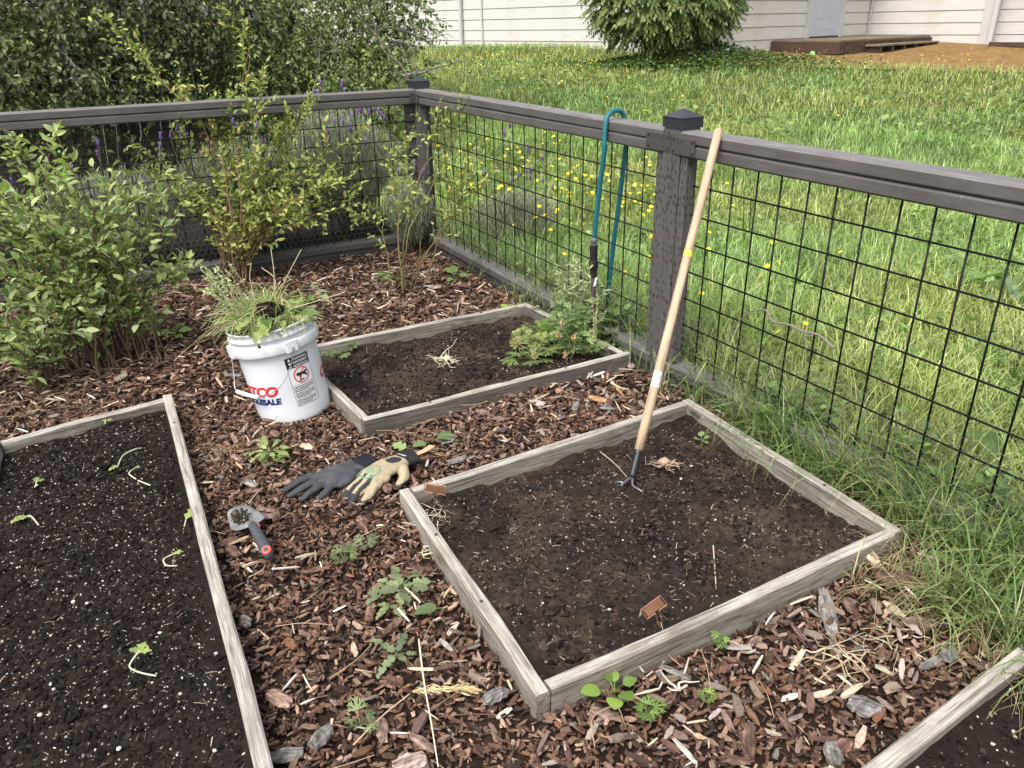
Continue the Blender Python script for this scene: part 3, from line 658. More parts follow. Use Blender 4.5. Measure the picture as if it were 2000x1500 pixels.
tag(link('bare_ground', mesh_np('bare_ground', V, [np.stack([i, i + 1, i + 61, i + 60], -1)], None, True, (M_BARE,))), 'bare orange brown earth in front of the deck', kind='structure')

# ------------------------------------------------------------------ lawn grass
M_GRASS = leaf_mat('grass blades', 0.35, 0.45, 0.0, 0.3)
M_LEAF = leaf_mat('green leaves', 0.35, 0.45); M_LEAFD = leaf_mat('tree leaves', 0.30, 0.5, 0.0, 0.3); M_LAV = leaf_mat('lavender leaves', 0.2, 0.7, 0.1, 0.1, (1, 1, .9))
TREE_LINE = lambda x, y: ((x - FA[0]) * N1[0] + (y - FA[1]) * N1[1]) < 0.25 - 0.02 * (y - 5) ** 1
def lawn_mask(x, y):
    a = (x - FA[0]) * N1[0] + (y - FA[1]) * N1[1]; b = (x - FB[0]) * N2[0] + (y - FB[1]) * N2[1]
    m = (a > 0.07) | (b > 0.08)
    m &= ~((a < 0.0) & (b > 0) & (y < 9.5 + vnoise(x, y, 1, 4)))           # bare shade below the trees
    hs_ = (x - CAB[0]) * nA[0] + (y - CAB[1]) * nA[1]; hb = (x - CAB[0]) * nB[0] + (y - CAB[1]) * nB[1]
    m &= ~((hs_ < 0.02) & (hb < 0.02))
    return m & ~in_bare(x, y)
def lawn(n, r0, r1, Lr, W, seg, colr, pw=1.0, th=(-46, 46)):
    u = RG.uniform(0, 1, n); r = (r0 ** pw + u * (r1 ** pw - r0 ** pw)) ** (1 / pw); a = rad(90) - np.radians(RG.uniform(th[0], th[1], n))
    x, y = r * np.cos(a), r * np.sin(a); k = lawn_mask(x, y); x, y = x[k], y[k]; n = len(x)
    cl = vnoise(x, y, 0.5, 31); cl2 = vnoise(x, y, 0.16, 32); da = RG.uniform(0, 2 * math.pi, n) + vnoise(x, y, 0.35, 33) * 5
    D = np.stack([np.cos(da), np.sin(da), np.zeros(n)], -1); edge = np.clip(1.4 - np.abs((x - FA[0]) * N1[0] + (y - FA[1]) * N1[1]) / 0.7, 0, 1)
    L = RG.uniform(*Lr, n) * (0.55 + 0.5 * cl + 0.45 * cl2) * (1 + 0.9 * edge * (y < 4.4)); bend = RG.uniform(0.25, 1.12, n)
    c = pick([(0.185, 0.245, 0.07), (0.24, 0.30, 0.095), (0.30, 0.35, 0.135), (0.36, 0.395, 0.18), (0.135, 0.19, 0.06), (0.46, 0.43, 0.26)], n, [3, 4, 3, 1.8, 2, .3], 0.18) * (1.22 + 0.40 * cl[:, None]) 
    c[:, 0] *= 0.82 + 0.34 * vnoise(x, y, 1.1, 35); c *= (0.72 + 0.56 * vnoise(x, y, .13, 36))[:, None]
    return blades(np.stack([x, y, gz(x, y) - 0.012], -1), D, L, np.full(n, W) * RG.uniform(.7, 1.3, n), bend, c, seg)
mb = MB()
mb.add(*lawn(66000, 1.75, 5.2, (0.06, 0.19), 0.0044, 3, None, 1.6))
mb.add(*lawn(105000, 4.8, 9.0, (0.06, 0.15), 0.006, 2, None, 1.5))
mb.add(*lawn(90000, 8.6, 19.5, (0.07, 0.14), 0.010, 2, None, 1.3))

def lawn_leaves(n, r0, r1, sz):
    a = rad(90) - np.radians(RG.uniform(-46, 44, n)); r = RG.uniform(r0, r1, n); x, y = r * np.cos(a), r * np.sin(a); k = lawn_mask(x, y) & (vnoise(x, y, .55, 61) * .6 + vnoise(x, y, .17, 62) * .4 > .53); x, y = x[k], y[k]; n = len(x)
    A, B, Z = rand_basis(n, .45); s = RG.uniform(*sz, n)[:, None]; t = leaf_t(lobed(.42, 2.5, .5), .1, .25, 5, .04)
    return scatter(t[0], t[1], np.stack([x, y, gz(x, y) + RG.uniform(.02, .13, n)], -1), A * s, B * s, Z * s, pick([(.13, .21, .055), (.18, .27, .08), (.22, .31, .12), (.26, .33, .10)], n))
mb.add(*lawn_leaves(15000, 1.8, 6.5, (.02, .05))); mb.add(*lawn_leaves(9000, 6.3, 14, (.04, .08)))
tag(mb.obj('lawn_grass', M_GRASS), 'shaggy bright green lawn grass beyond the fence', 'grass', kind='stuff')
# ------------------------------------------------------------------ buttercups
M_PETAL = attr_mat('buttercup', 0.35, 0.5, 30, 0.1, 0)
V, Fs = tube([[0, 0, 0], [.01, 0, .5], [0, 0.005, 1.0]], [.0016, .0014, .001], 4, False); fm = MB(); 
def flower_mesh(name, k, r, cup, h, tilt):
    mb = MB(); s = nrm([tilt[0], tilt[1], 1.0]); P = smoothline([[0, 0, 0], [tilt[0] * .02, tilt[1] * .02, h * .55], [tilt[0] * .05, tilt[1] * .05, h]], 6)
    mb.add(*tube(P, [.0016] * len(P), 3, False), col=(0.13, 0.20, 0.05)); top = P[-1]
    ax = nrm(np.cross(s, [0.3, 1, 0.1])); ay = np.cross(s, ax)
    for i in range(k):
        a = 2 * math.pi * i / k; d = ax * math.cos(a) + ay * math.sin(a); e = -ax * math.sin(a) + ay * math.cos(a)
        mb.add([top, top + d * r * .6 + e * r * .42 + s * cup * .5 * r, top + d * r + s * cup * r, top + d * r * .6 - e * r * .42 + s * cup * .5 * r], [np.array([[0, 1, 2, 3]])], col=(0.80, 0.60, 0.015))
    mb.add([top + ax * r * .2 + s * r * .2, top + ay * r * .2 + s * r * .2, top - ax * r * .2 + s * r * .2, top - ay * r * .2 + s * r * .2], [np.array([[0, 1, 2, 3]])], col=(0.55, 0.38, 0.01))
    return mb.mesh(name, M_PETAL)
BC = [flower_mesh('buttercup', 5, r, c, h, t) for r, c, h, t in ((.0135, .3, .20, (.3, -.4)), (.012, .45, .25, (-.4, -.3)), (.0145, .2, .17, (.1, -.6)), (.011, .6, .27, (.5, .1)), (.0135, .35, .22, (-.2, .3)))]
def bc_spots():
    S = []
    def reg(x0, x1, y0, y1, n, pw=1.0):
        for _ in range(n):
            for _t in range(6):
                x, y = rnd.uniform(x0, x1), y0 + (y1 - y0) * rnd.random() ** pw; p = lawn_at(x, y)
                if lawn_mask(np.array([p[0]]), np.array([p[1]]))[0] and vnoise(p[0], p[1], 0.45, 91) > 0.42 + 0.2 * rnd.random() - .12: S.append(p); break
    reg(1080, 1300, 420, 560, 85); reg(900, 1300, 360, 480, 90); reg(860, 1100, 300, 420, 34); reg(880, 1300, 240, 330, 12); reg(1360, 1640, 430, 760, 26); reg(1000, 1280, 520, 640, 16)
    reg(1330, 1900, 200, 330, 4); return S
sp = bc_spots(); sp = [p for p in sp if p[1] < 14]
near = sorted(sp, key=lambda p: p[1])[:250]
for i, p in enumerate(near):
    o = link('buttercup', BC[i % 5], None, (p[0], p[1], gz(p[0], p[1]) - 0.01)); o.rotation_euler = (0, 0, rnd.uniform(0, 6.3)); s_ = rnd.uniform(.85, 1.25); o.scale = (s_, s_, s_ * rnd.uniform(.95, 1.45))
    q_ = np.array([p[0], p[1], .2]) - C0; xq = 1000 + F_PX * (q_ @ RT) / (q_ @ FW); dq = (p[0] - FA[0]) * N1[0] + (p[1] - FA[1]) * N1[1]
    side_ = 'left of the hanging hose' if xq < 1165 else ('between the hose and the middle post' if xq < 1320 else 'right of the middle post'); tag(o, ('small yellow buttercup close behind the wire, ' if dq < 1.2 else 'small yellow buttercup further out in the lawn, ') + side_, 'buttercup', 'buttercups in the lawn')
# far drifts, a haze of yellow dots
mb = MB(); 
def drift(n, cx, cy, sx, sy, rot=0):
    x = RG.normal(0, sx, n); y = RG.normal(0, sy, n); X = cx + x * math.cos(rot) - y * math.sin(rot); Y = cy + x * math.sin(rot) + y * math.cos(rot); k = lawn_mask(X, Y) & (vnoise(X, Y, .5, 92) > .35); X, Y = X[k], Y[k]; n = len(X)
    P = np.stack([X, Y, gz(X, Y) + RG.uniform(.10, .24, n)], -1); A, B, Z = rand_basis(n, .5); r = RG.uniform(.011, .017, n)[:, None]
    return scatter([[-1, 0, .2], [0, -1, 0], [1, 0, .2], [0, 1, 0], [0, 0, .5]], [np.array([[0, 1, 4], [1, 2, 4], [2, 3, 4], [3, 0, 4]]), np.array([[3, 2, 1, 0]])], P, A * r, B * r, Z * r, pick([(.80, .60, .015)], n, None, .1))
mb.add(*drift(460, -0.3, 13.4, 1.2, 1.7)); mb.add(*drift(160, 0.9, 15.0, 1.0, 1.2)); mb.add(*drift(150, 5.6, 13.6, .9, .25, rad(-26))); mb.add(*drift(60, 3.6, 13.6, .8, .5)); mb.add(*drift(25, 1.0, 10.5, 1.5, 1.5))
tag(mb.obj('distant_buttercups', M_PETAL), 'drifts of yellow buttercups far across the lawn', 'buttercups', kind='stuff')
# a few broad dock leaves in the lawn and pale dead stalks
mb = MB()
P = np.array([lawn_at(rnd.uniform(880, 1950), rnd.uniform(140, 330)) for _ in range(70)]); n = len(P); a = RG.uniform(0, 6.3, n)
mb.add(*blades(P, np.stack([np.cos(a), np.sin(a), 0 * a], -1), RG.uniform(.15, .4, n), np.full(n, .006), RG.uniform(.3, 1.0, n), pick([(.45, .42, .25), (.3, .3, .14)], n), 5))
tag(mb.obj('dead_grass_stalks', M_GRASS), 'pale dead grass stalks standing in the lawn', 'grass stalks', kind='stuff')
dlt = leaf_t(ell(0.22), .2, .35, 7, .03)
def dock(p, n, L, label, col=(0.16, 0.27, 0.09)):
    r = tag(empty('dock_plant', p), label, 'weed', 'broad leaved dock plants in the lawn')
    me = mesh_np('leaf', dlt[0] * [L, L, L], dlt[1], np.tile(col, (len(dlt[0]), 1)), True, (M_LEAF,))
    for i in range(n):
        o = link('leaf', me, r); o.rotation_euler = (rnd.uniform(-.3, .3), rad(-rnd.uniform(25, 75)), i * 6.28 / n + rnd.uniform(-.4, .4)); s_ = rnd.uniform(.7, 1.1); o.scale = (s_,) * 3
dock(lawn_at(1895, 565), 5, .21, 'pale green broad leaved dock beyond the wire at the right'); dock(lawn_at(1985, 600), 4, .18, 'bluish dock plant cut off by the right edge beyond the wire', (.18, .27, .16))
dock(lawn_at(1155, 545), 6, .16, 'broad leaved dock beside the hanging hose behind the wire')

# ------------------------------------------------------------------ trees behind the back fence
M_BRANCH = attr_mat('lichened bark', 0.9, 0.1, 40, 0.6, 0.6, .006)
lt5 = leaf_t(ell(0.30), .3, .2, 3); lt5 = (lt5[0][[1, 3, 4, 5, 6, 7, 8, 10]], [np.array([[1, 4, 5, 2], [2, 5, 6, 3]]), np.array([[0, 1, 2], [0, 2, 3], [4, 7, 5], [5, 7, 6]])])
def crown_leaves(mb, c, r, n, size, cols, w, flat=0.75, shell=0.45, droop=0.5):
    """leaves in an ellipsoid clump, denser towards its skin, in sprays"""
    ns = max(1, n // 9); u = nrm(RG.normal(0, 1, (ns, 3))); rr = (shell + (1 - shell) * RG.uniform(0, 1, ns) ** .6)[:, None]; Q = c + u * rr * r * np.array([1, 1, flat])
    Q = np.repeat(Q, 9, axis=0); m = len(Q); ax = np.repeat(nrm(u * [1, 1, .3] + RG.normal(0, .5, (ns, 3)) - [0, 0, droop * .6]), 9, axis=0); tt = np.tile(np.linspace(0, 1, 9), ns)[:, None]
    Q = Q + ax * tt * size * 3.2; sd = nrm(np.cross(ax, RG.normal(0, 1, (m, 3)))); X = nrm(ax * .6 + sd * 1.0 + [0, 0, -.15]); Z = nrm(np.array([0, 0, 1.]) + RG.normal(0, .45, (m, 3))); Z = nrm(Z - X * (X * Z).sum(-1, keepdims=True)); Y = np.cross(Z, X)
    s = (size * RG.uniform(.6, 1.25, m))[:, None]; sprayc = np.repeat(RG.lognormal(0, .22, (ns, 1)), 9, axis=0)
    mb.add(*scatter(lt5[0], lt5[1], Q, X * s, Y * s, Z * s, np.clip(pick(cols, m, w, .12) * sprayc, 0, 1)))
def limb(mb, pts, r0, r1, col=(0.14, 0.13, 0.11)):
    P = smoothline(pts, 18); P = P + RG.normal(0, .006, P.shape); mb.add(*tube(P, np.linspace(r0, r1, len(P)), 6), col=col); return P
def tree(name, label, base, clumps, cols, w, size, extra, lim, dens, ucol, group):
    root = tag(empty(name, base), label, 'tree', group); base = np.asarray(base, float)
    tb = MB(); top = base + np.array([0.1, .1, 1.6]); limb(tb, [base - [0, 0, .2], base + [.05, 0, .7], top], .07, .05, (.035, .03, .026)); tb.obj('trunk', M_BRANCH, root, base)
    for q in lim:
        lb = MB(); P = limb(lb, q, .017, .006, (0.20, 0.195, 0.165))
        for j in range(4, len(P) - 1, 3):
            d = nrm(RG.normal(0, 1, 3) * [1, 1, .6] - [0, 0, .4]); limb(lb, [P[j], P[j] + d * .15, P[j] + d * .3 + [0, 0, -.08]], .006, .002, (0.19, 0.18, 0.15))
        lb.obj('branch', M_BRANCH, root, base)
    for q_ in range(26):
        x, y, D, r = clumps[rnd.randrange(len(clumps))]; c = atD(x, y, D - r * .55) + RG.normal(0, .18, 3); L = rnd.uniform(.25, .6); lb = MB(); d = nrm(np.array([rnd.gauss(.1, .45), rnd.gauss(-.1, .3), -1.0])); limb(lb, [c - d * L * .5 + [0, 0, .05], c, c + d * L * .5 + RG.normal(0, .05, 3)], .0035, .0015, (.24, .23, .195)); lb.obj('twig', M_BRANCH, root, base)
    cb_ = MB()
    for (x, y, D, r) in clumps: crown_leaves(cb_, atD(x, y, D), r, int(dens * r * r), size, cols, w, droop=.8)
    c_ = cb_.obj('crown', M_LEAFD, root, base); c_['kind'] = 'stuff'
    ub = MB()  # upper crown out of view: big leaves added to shade what lies below
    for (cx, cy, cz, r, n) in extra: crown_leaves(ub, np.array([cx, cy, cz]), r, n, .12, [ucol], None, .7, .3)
    u_ = ub.obj('unseen_upper_crown', M_LEAFD, root, base); u_['kind'] = 'stuff'
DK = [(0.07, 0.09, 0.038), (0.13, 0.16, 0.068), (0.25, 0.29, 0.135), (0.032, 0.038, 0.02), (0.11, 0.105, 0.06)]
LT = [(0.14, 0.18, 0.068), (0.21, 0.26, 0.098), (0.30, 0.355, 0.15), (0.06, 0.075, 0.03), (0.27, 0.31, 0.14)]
cl1 = [(300, 330, 6.0, .22), (210, 300, 5.9, .22), (30, 60, 5.6, .55), (130, 20, 5.8, .55), (110, 140, 5.5, .42), (250, 30, 6.0, .5), (40, 200, 5.4, .36), (200, 165, 5.7, .32), (330, 60, 6.2, .5), (420, 30, 6.4, .5), (-60, 120, 5.4, .6), (130, 235, 5.6, .28), (440, 110, 6.6, .34), (370, 170, 6.7, .3), (-40, 20, 6, .6), (-20, 260, 5.4, .3)]
cl2 = [(560, 285, 6.5, .30), (680, 325, 6.5, .28), (785, 320, 6.4, .24), (470, 300, 6.5, .26), (620, 360, 6.4, .25), (520, 50, 6.6, .5), (530, 140, 6.8, .42), (620, 30, 7.0, .5), (635, 130, 7.0, .46), (700, 75, 7.3, .45), (735, 150, 7.2, .38), (750, 20, 7.6, .42), (800, 45, 7.7, .32), (690, 200, 6.9, .36), (600, 205, 6.8, .36), (770, 210, 7.0, .26), (500, 215, 6.8, .3), (680, -20, 7.4, .5), (800, 120, 7.6, .2), (640, 270, 6.9, .3), (740, 280, 7.0, .24)]
def hang(px): return [[atD(a, b, d) for a, b, d in q] for q in px]
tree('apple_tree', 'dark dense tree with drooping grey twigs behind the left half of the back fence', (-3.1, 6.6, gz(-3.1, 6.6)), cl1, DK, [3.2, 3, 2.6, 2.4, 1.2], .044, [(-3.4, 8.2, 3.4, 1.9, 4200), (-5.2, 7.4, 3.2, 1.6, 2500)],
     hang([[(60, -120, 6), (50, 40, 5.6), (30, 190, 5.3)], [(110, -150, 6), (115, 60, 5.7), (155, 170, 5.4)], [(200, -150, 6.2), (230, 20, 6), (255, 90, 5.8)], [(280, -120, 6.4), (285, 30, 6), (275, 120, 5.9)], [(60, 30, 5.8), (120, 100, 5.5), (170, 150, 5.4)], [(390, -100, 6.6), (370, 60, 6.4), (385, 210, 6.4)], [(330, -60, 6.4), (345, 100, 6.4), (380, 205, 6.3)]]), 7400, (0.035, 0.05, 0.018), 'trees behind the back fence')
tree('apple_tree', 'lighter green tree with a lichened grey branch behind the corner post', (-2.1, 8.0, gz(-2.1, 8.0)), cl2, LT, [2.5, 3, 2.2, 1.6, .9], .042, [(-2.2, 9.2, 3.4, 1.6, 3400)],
     hang([[(610, -160, 7.6), (690, 10, 7.1), (720, 50, 7.0), (760, 100, 7.0), (800, 150, 6.9)], [(720, 50, 7.0), (790, 60, 7.3), (850, 90, 7.5)], [(640, 40, 6.9), (625, 80, 6.7), (622, 130, 6.6)], [(770, 150, 6.9), (830, 140, 6.9), (900, 118, 6.9)], [(760, 80, 7.1), (800, 85, 7.2), (815, 95, 7.3)]]), 8000, (0.05, 0.075, 0.024), 'trees behind the back fence')
# dark hedge added further back: blocks light, fills the gaps with dark
def added_hedge(name, label, pts, h, th, n, size, cols, w, nz0=0.0):
    P0 = np.array(pts, float); root = tag(empty(name, (P0[0][0], P0[0][1], gz(*P0[0]))), label, 'added_hedge'); mb = MB()
    u = RG.uniform(0, 1, n); seg = np.minimum((u * (len(P0) - 1)).astype(int), len(P0) - 2); f = u * (len(P0) - 1) - seg; C = P0[seg] * (1 - f)[:, None] + P0[seg + 1] * f[:, None]
    z = RG.uniform(nz0, 1, n) ** 0.9 * h * (0.85 + .3 * vnoise(C[:, 0], C[:, 1], .7, 5)); Q = np.stack([C[:, 0] + RG.normal(0, th * .4, n), C[:, 1] + RG.normal(0, th, n) * .5, gz(C[:, 0], C[:, 1]) + z], -1)
    X = nrm(RG.normal(0, 1, (n, 3))); Z = nrm(np.array([0, -.4, 1.]) + RG.normal(0, .5, (n, 3))); Z = nrm(Z - X * (X * Z).sum(-1, keepdims=True)); Y = np.cross(Z, X); s = (size * RG.uniform(.6, 1.3, n))[:, None]
    mb.add(*scatter(lt5[0], lt5[1], Q, X * s, Y * s, Z * s, pick(cols, n, w, .2))); o = mb.obj('foliage', M_LEAFD, root, (P0[0][0], P0[0][1], gz(*P0[0]))); o['kind'] = 'stuff'
    sb = MB()
    for i in range(18):
        t = i / 17 * (len(P0) - 1); k = min(int(t), len(P0) - 2); c = P0[k] * (1 - t + k) + P0[k + 1] * (t - k); g = gz(*c); limb(sb, [[c[0], c[1], g - .05], [c[0] + .1, c[1], g + h * .4], [c[0] + rnd.uniform(-.3, .3), c[1], g + h * .8]], .03, .01, (.06, .05, .04))
    sb.obj('stems', M_BRANCH, root, (P0[0][0], P0[0][1], gz(*P0[0])))
added_hedge('added_hedge', 'dark shaded hedge put in to block light behind the trees', [(-9, 7.5), (-6, 8.6), (-4, 9.3), (-2.6, 10.0)], 3.2, .7, 15000, .10, DK, [3, 2, .6, 3, .5])

# ------------------------------------------------------------------ climbing shrub against the house
wb = np.array([2.55, 14.4]); wz = float(gz(*wb)); root = tag(empty('shrub', (wb[0], wb[1], wz)), 'large shrub with feathery drooping leaves against the house', 'shrub')
sb = MB()
for i in range(9):
    a = rnd.uniform(-1.2, 1.2); limb(sb, [[wb[0] + rnd.uniform(-.15, .15), wb[1] + rnd.uniform(-.1, .1), wz - .05], [wb[0] + a * .45, wb[1] + rnd.uniform(-.3, .3), wz + .5], [wb[0] + a, wb[1] + rnd.uniform(-.5, .3), wz + 1.3]], .035, .012, (.035, .028, .024))
sb.obj('stems', M_BRANCH, root, (*wb, wz))
mb = MB(); n = 2500; u = nrm(RG.normal(0, 1, (n, 3)) * [1, 1, .8]); C = np.array([wb[0] + .12, wb[1], wz + 1.25]) + u * (RG.uniform(.55, 1, n)[:, None]) * [1.28, .95, 1.1]
k = (C[:, 2] > wz + .30 + .35 * vnoise(C[:, 0], C[:, 1], .35, 8)) | ((np.abs(C[:, 0] - wb[0] + .9) < .25) & (C[:, 2] > wz + .1)); C = C[k]; u = u[k]; n = len(C)
ax = nrm(u * [1, 1, .2] + RG.normal(0, .35, (n, 3)) - [0, 0, .55]); cc = pick([(0.16, 0.22, 0.07), (0.24, 0.30, 0.10), (0.10, 0.15, 0.045), (0.32, 0.36, 0.15)], n, [3, 2.5, 2, .8], .15)
sd = nrm(np.cross(ax, np.array([0, 0, 1.])))
llt = leaf_t(ell(.22), .2, .3, 2)
for j in range(11):
    t = .25 + .75 * (j // 2) / 5; side = 1 if j % 2 else -1; d = nrm(sd * side * (1.0 if j < 10 else .0) + ax * (.55 if j < 10 else 1) - [0, 0, .35]); Q = C + ax * (t * .24) - np.array([0, 0, .05]) * t * t; s = .085 * RG.uniform(.8, 1.2, (n, 1))
    Z = nrm(np.array([0, 0, 1.]) + u * .5 + RG.normal(0, .2, (n, 3))); Z = nrm(Z - d * (d * Z).sum(-1, keepdims=True)); mb.add(*scatter(llt[0], llt[1], Q, d * s, np.cross(Z, d) * s, Z * s, cc))
o = mb.obj('leaves', M_LEAFD, root, (*wb, wz)); o['kind'] = 'stuff'
# low ivy-like ground cover around its foot
mb = MB(); n = 5200; X = wb[0] + .7 + RG.normal(0, .95, n); Y = wb[1] - .35 + RG.normal(0, .35, n) + (X - wb[0]) * -.15; h = .32 * np.exp(-((X - wb[0] - .7) / 1.1) ** 2) * np.exp(-((Y - wb[1] + .2) / .6) ** 2)
P = np.stack([X, Y, gz(X, Y) + .05 + h * RG.uniform(.2, 1, n) + .05], -1); A, B, Z = rand_basis(n, .5); s = RG.uniform(.03, .06, n)[:, None]; mb.add(*scatter(lt5[0] * [1, 1.4, 1], lt5[1], P, A * s, B * s, Z * s, pick([(.06, .11, .03), (.09, .15, .04), (.12, .19, .06)], n)))
tag(mb.obj('ground_cover', M_LEAFD), 'low green ground cover spreading at the foot of the shrub', 'ground cover', kind='stuff')
# ------------------------------------------------------------------ bare earth below the trees, shade put into its dark colour
s, t = np.meshgrid(np.linspace(-0.2, 8, 60), np.linspace(0.05, 6.0, 44)); X = FB[0] + E2[0] * s + N2[0] * t; Y = FB[1] + E2[1] * s + N2[1] * t
V = np.stack([X, Y, gz(X, Y) - 0.012 + fbm(X, Y, .3, 6, 3) * .03], -1).reshape(-1, 3); i = (np.arange(43)[:, None] * 60 + np.arange(59)[None]).ravel()
tag(link('shade_darkened_earth', mesh_np('shade_darkened_earth', V, [np.stack([i, i + 60, i + 61, i + 1], -1)], None, True, (M_SOIL,))), 'bare earth under the trees with their shade put into its dark colour', kind='structure')

# ------------------------------------------------------------------ lavender beyond the back fence
M_SPIKE = attr_mat('lavender flower', 0.7, 0.2, 60, 0.2, 0.2)
def spike_mesh(h, lean, seed):
    r_ = random.Random(seed); mb = MB(); P = smoothline([[0, 0, 0], [lean * .3, 0, h * .5], [lean, r_.uniform(-.02, .02), h]], 6); mb.add(*tube(P, [.0016] * len(P), 3, False), col=(0.20, 0.24, 0.15)); top = P[-1]
    prof = [(0.0008, 0), (.0055, .004), (.0072, .012), (.006, .022), (.0045, .028), (.0008, .03)]; V, Fs = lathe(prof, 6); mb.add(V + top, Fs, col=(0.13, 0.07, 0.21))
    for a in (0.3, 2.4, 4.5):
        d = np.array([math.cos(a), math.sin(a), 0]); e = np.array([-d[1], d[0], 0]); b = top + [0, 0, .027]
        mb.add([b, b + d * .006 + e * .004 + [0, 0, .008], b + d * .005 + [0, 0, .019], b + d * .006 - e * .004 + [0, 0, .008]], [np.array([[0, 1, 2, 3]])], col=(0.36, 0.22, 0.56))
    return mb.mesh('flower_spike', M_SPIKE)
SPK = [spike_mesh(h, l, i) for i, (h, l) in enumerate(((.30, .05), (.36, -.06), (.42, .08), (.26, -.03), (.48, .02)))]
def lavender(c, r, h, nneedle, nsp, label, zoff=0.0):
    g = float(gz(*c)) + zoff; root = tag(empty('lavender', (c[0], c[1], g)), label, 'lavender', 'lavender bushes by the fence corner'); mb = MB()
    n = nneedle; a = RG.uniform(0, 6.283, n); q = np.sqrt(RG.uniform(0, 1, n)); lean = q[:, None] * np.stack([np.cos(a), np.sin(a), 0 * a], -1)
    # stems fan from the base; needles sit along them
    tt = RG.uniform(.25, 1, n)[:, None]; P = np.array([c[0], c[1], g]) + lean * r * tt ** .8 + np.array([0, 0, 1.]) * (h * tt * (1 - .35 * q[:, None] ** 2)) + RG.normal(0, .012, (n, 3))
    D = nrm(lean * .5 + RG.normal(0, .6, (n, 3)) * [1, 1, 0] + 1e-3); D[:, 2] = 0; D = nrm(D)
    mb.add(*blades(P, D, RG.uniform(.025, .055, n), np.full(n, .0034), RG.uniform(.2, .8, n), pick([(.27, .30, .20), (.36, .39, .27), (.45, .48, .36), (.17, .19, .125)], n, None, .15), 2, 1.1))
    o = mb.obj('foliage', M_LAV, root, (c[0], c[1], g)); o['kind'] = 'stuff'
    sb = MB()
    for i in range(26):
        al = rnd.uniform(0, 6.28); rr = rnd.uniform(.2, .9); limb(sb, [[c[0], c[1], g], [c[0] + math.cos(al) * r * rr * .5, c[1] + math.sin(al) * r * rr * .5, g + h * .5], [c[0] + math.cos(al) * r * rr, c[1] + math.sin(al) * r * rr, g + h * .85]], .004, .0015, (.12, .10, .075))
    sb.obj('stems', M_BRANCH, root, (c[0], c[1], g))
    for i in range(nsp):
        al = rnd.uniform(0, 6.28); rr = rnd.random() ** .5 * .95; o = link('flower_spike', SPK[rnd.randrange(5)], root, (math.cos(al) * r * rr, math.sin(al) * r * rr, h * (.62 - .2 * rr))); o.rotation_euler = (rnd.uniform(-.2, .2) - .15 * math.sin(al) * rr, .25 * math.cos(al) * rr + rnd.uniform(-.1, .1), rnd.uniform(0, 6.3)); s_ = rnd.uniform(.8, 1.15); o.scale = (s_,) * 3
bc = lambda u, w: FB + E2 * u + N2 * w
lavender(bc(.42, .40), .42, .80, 30000, 50, 'tall grey green lavender just left of the corner post')
lavender(bc(1.02, .38), .44, .66, 26000, 26, 'low grey lavender mound behind the middle blueberry bush')
lavender(bc(1.7, .42), .44, .55, 20000, 18, 'small lavender in deep shade behind the left blueberry bush')
lavender(bc(2.45, .36), .38, .62, 12000, 14, 'lavender at the left edge with flowers above the rail')
lavender(FB + N1 * .42 - E1 * .42, .30, .34, 9000, 16, 'lavender on the lawn side right of the corner post')
lavender(FB - E1 * .10 - N1 * .16, .17, .40, 5000, 7, 'small upright lavender inside the fence at the foot of the corner post')

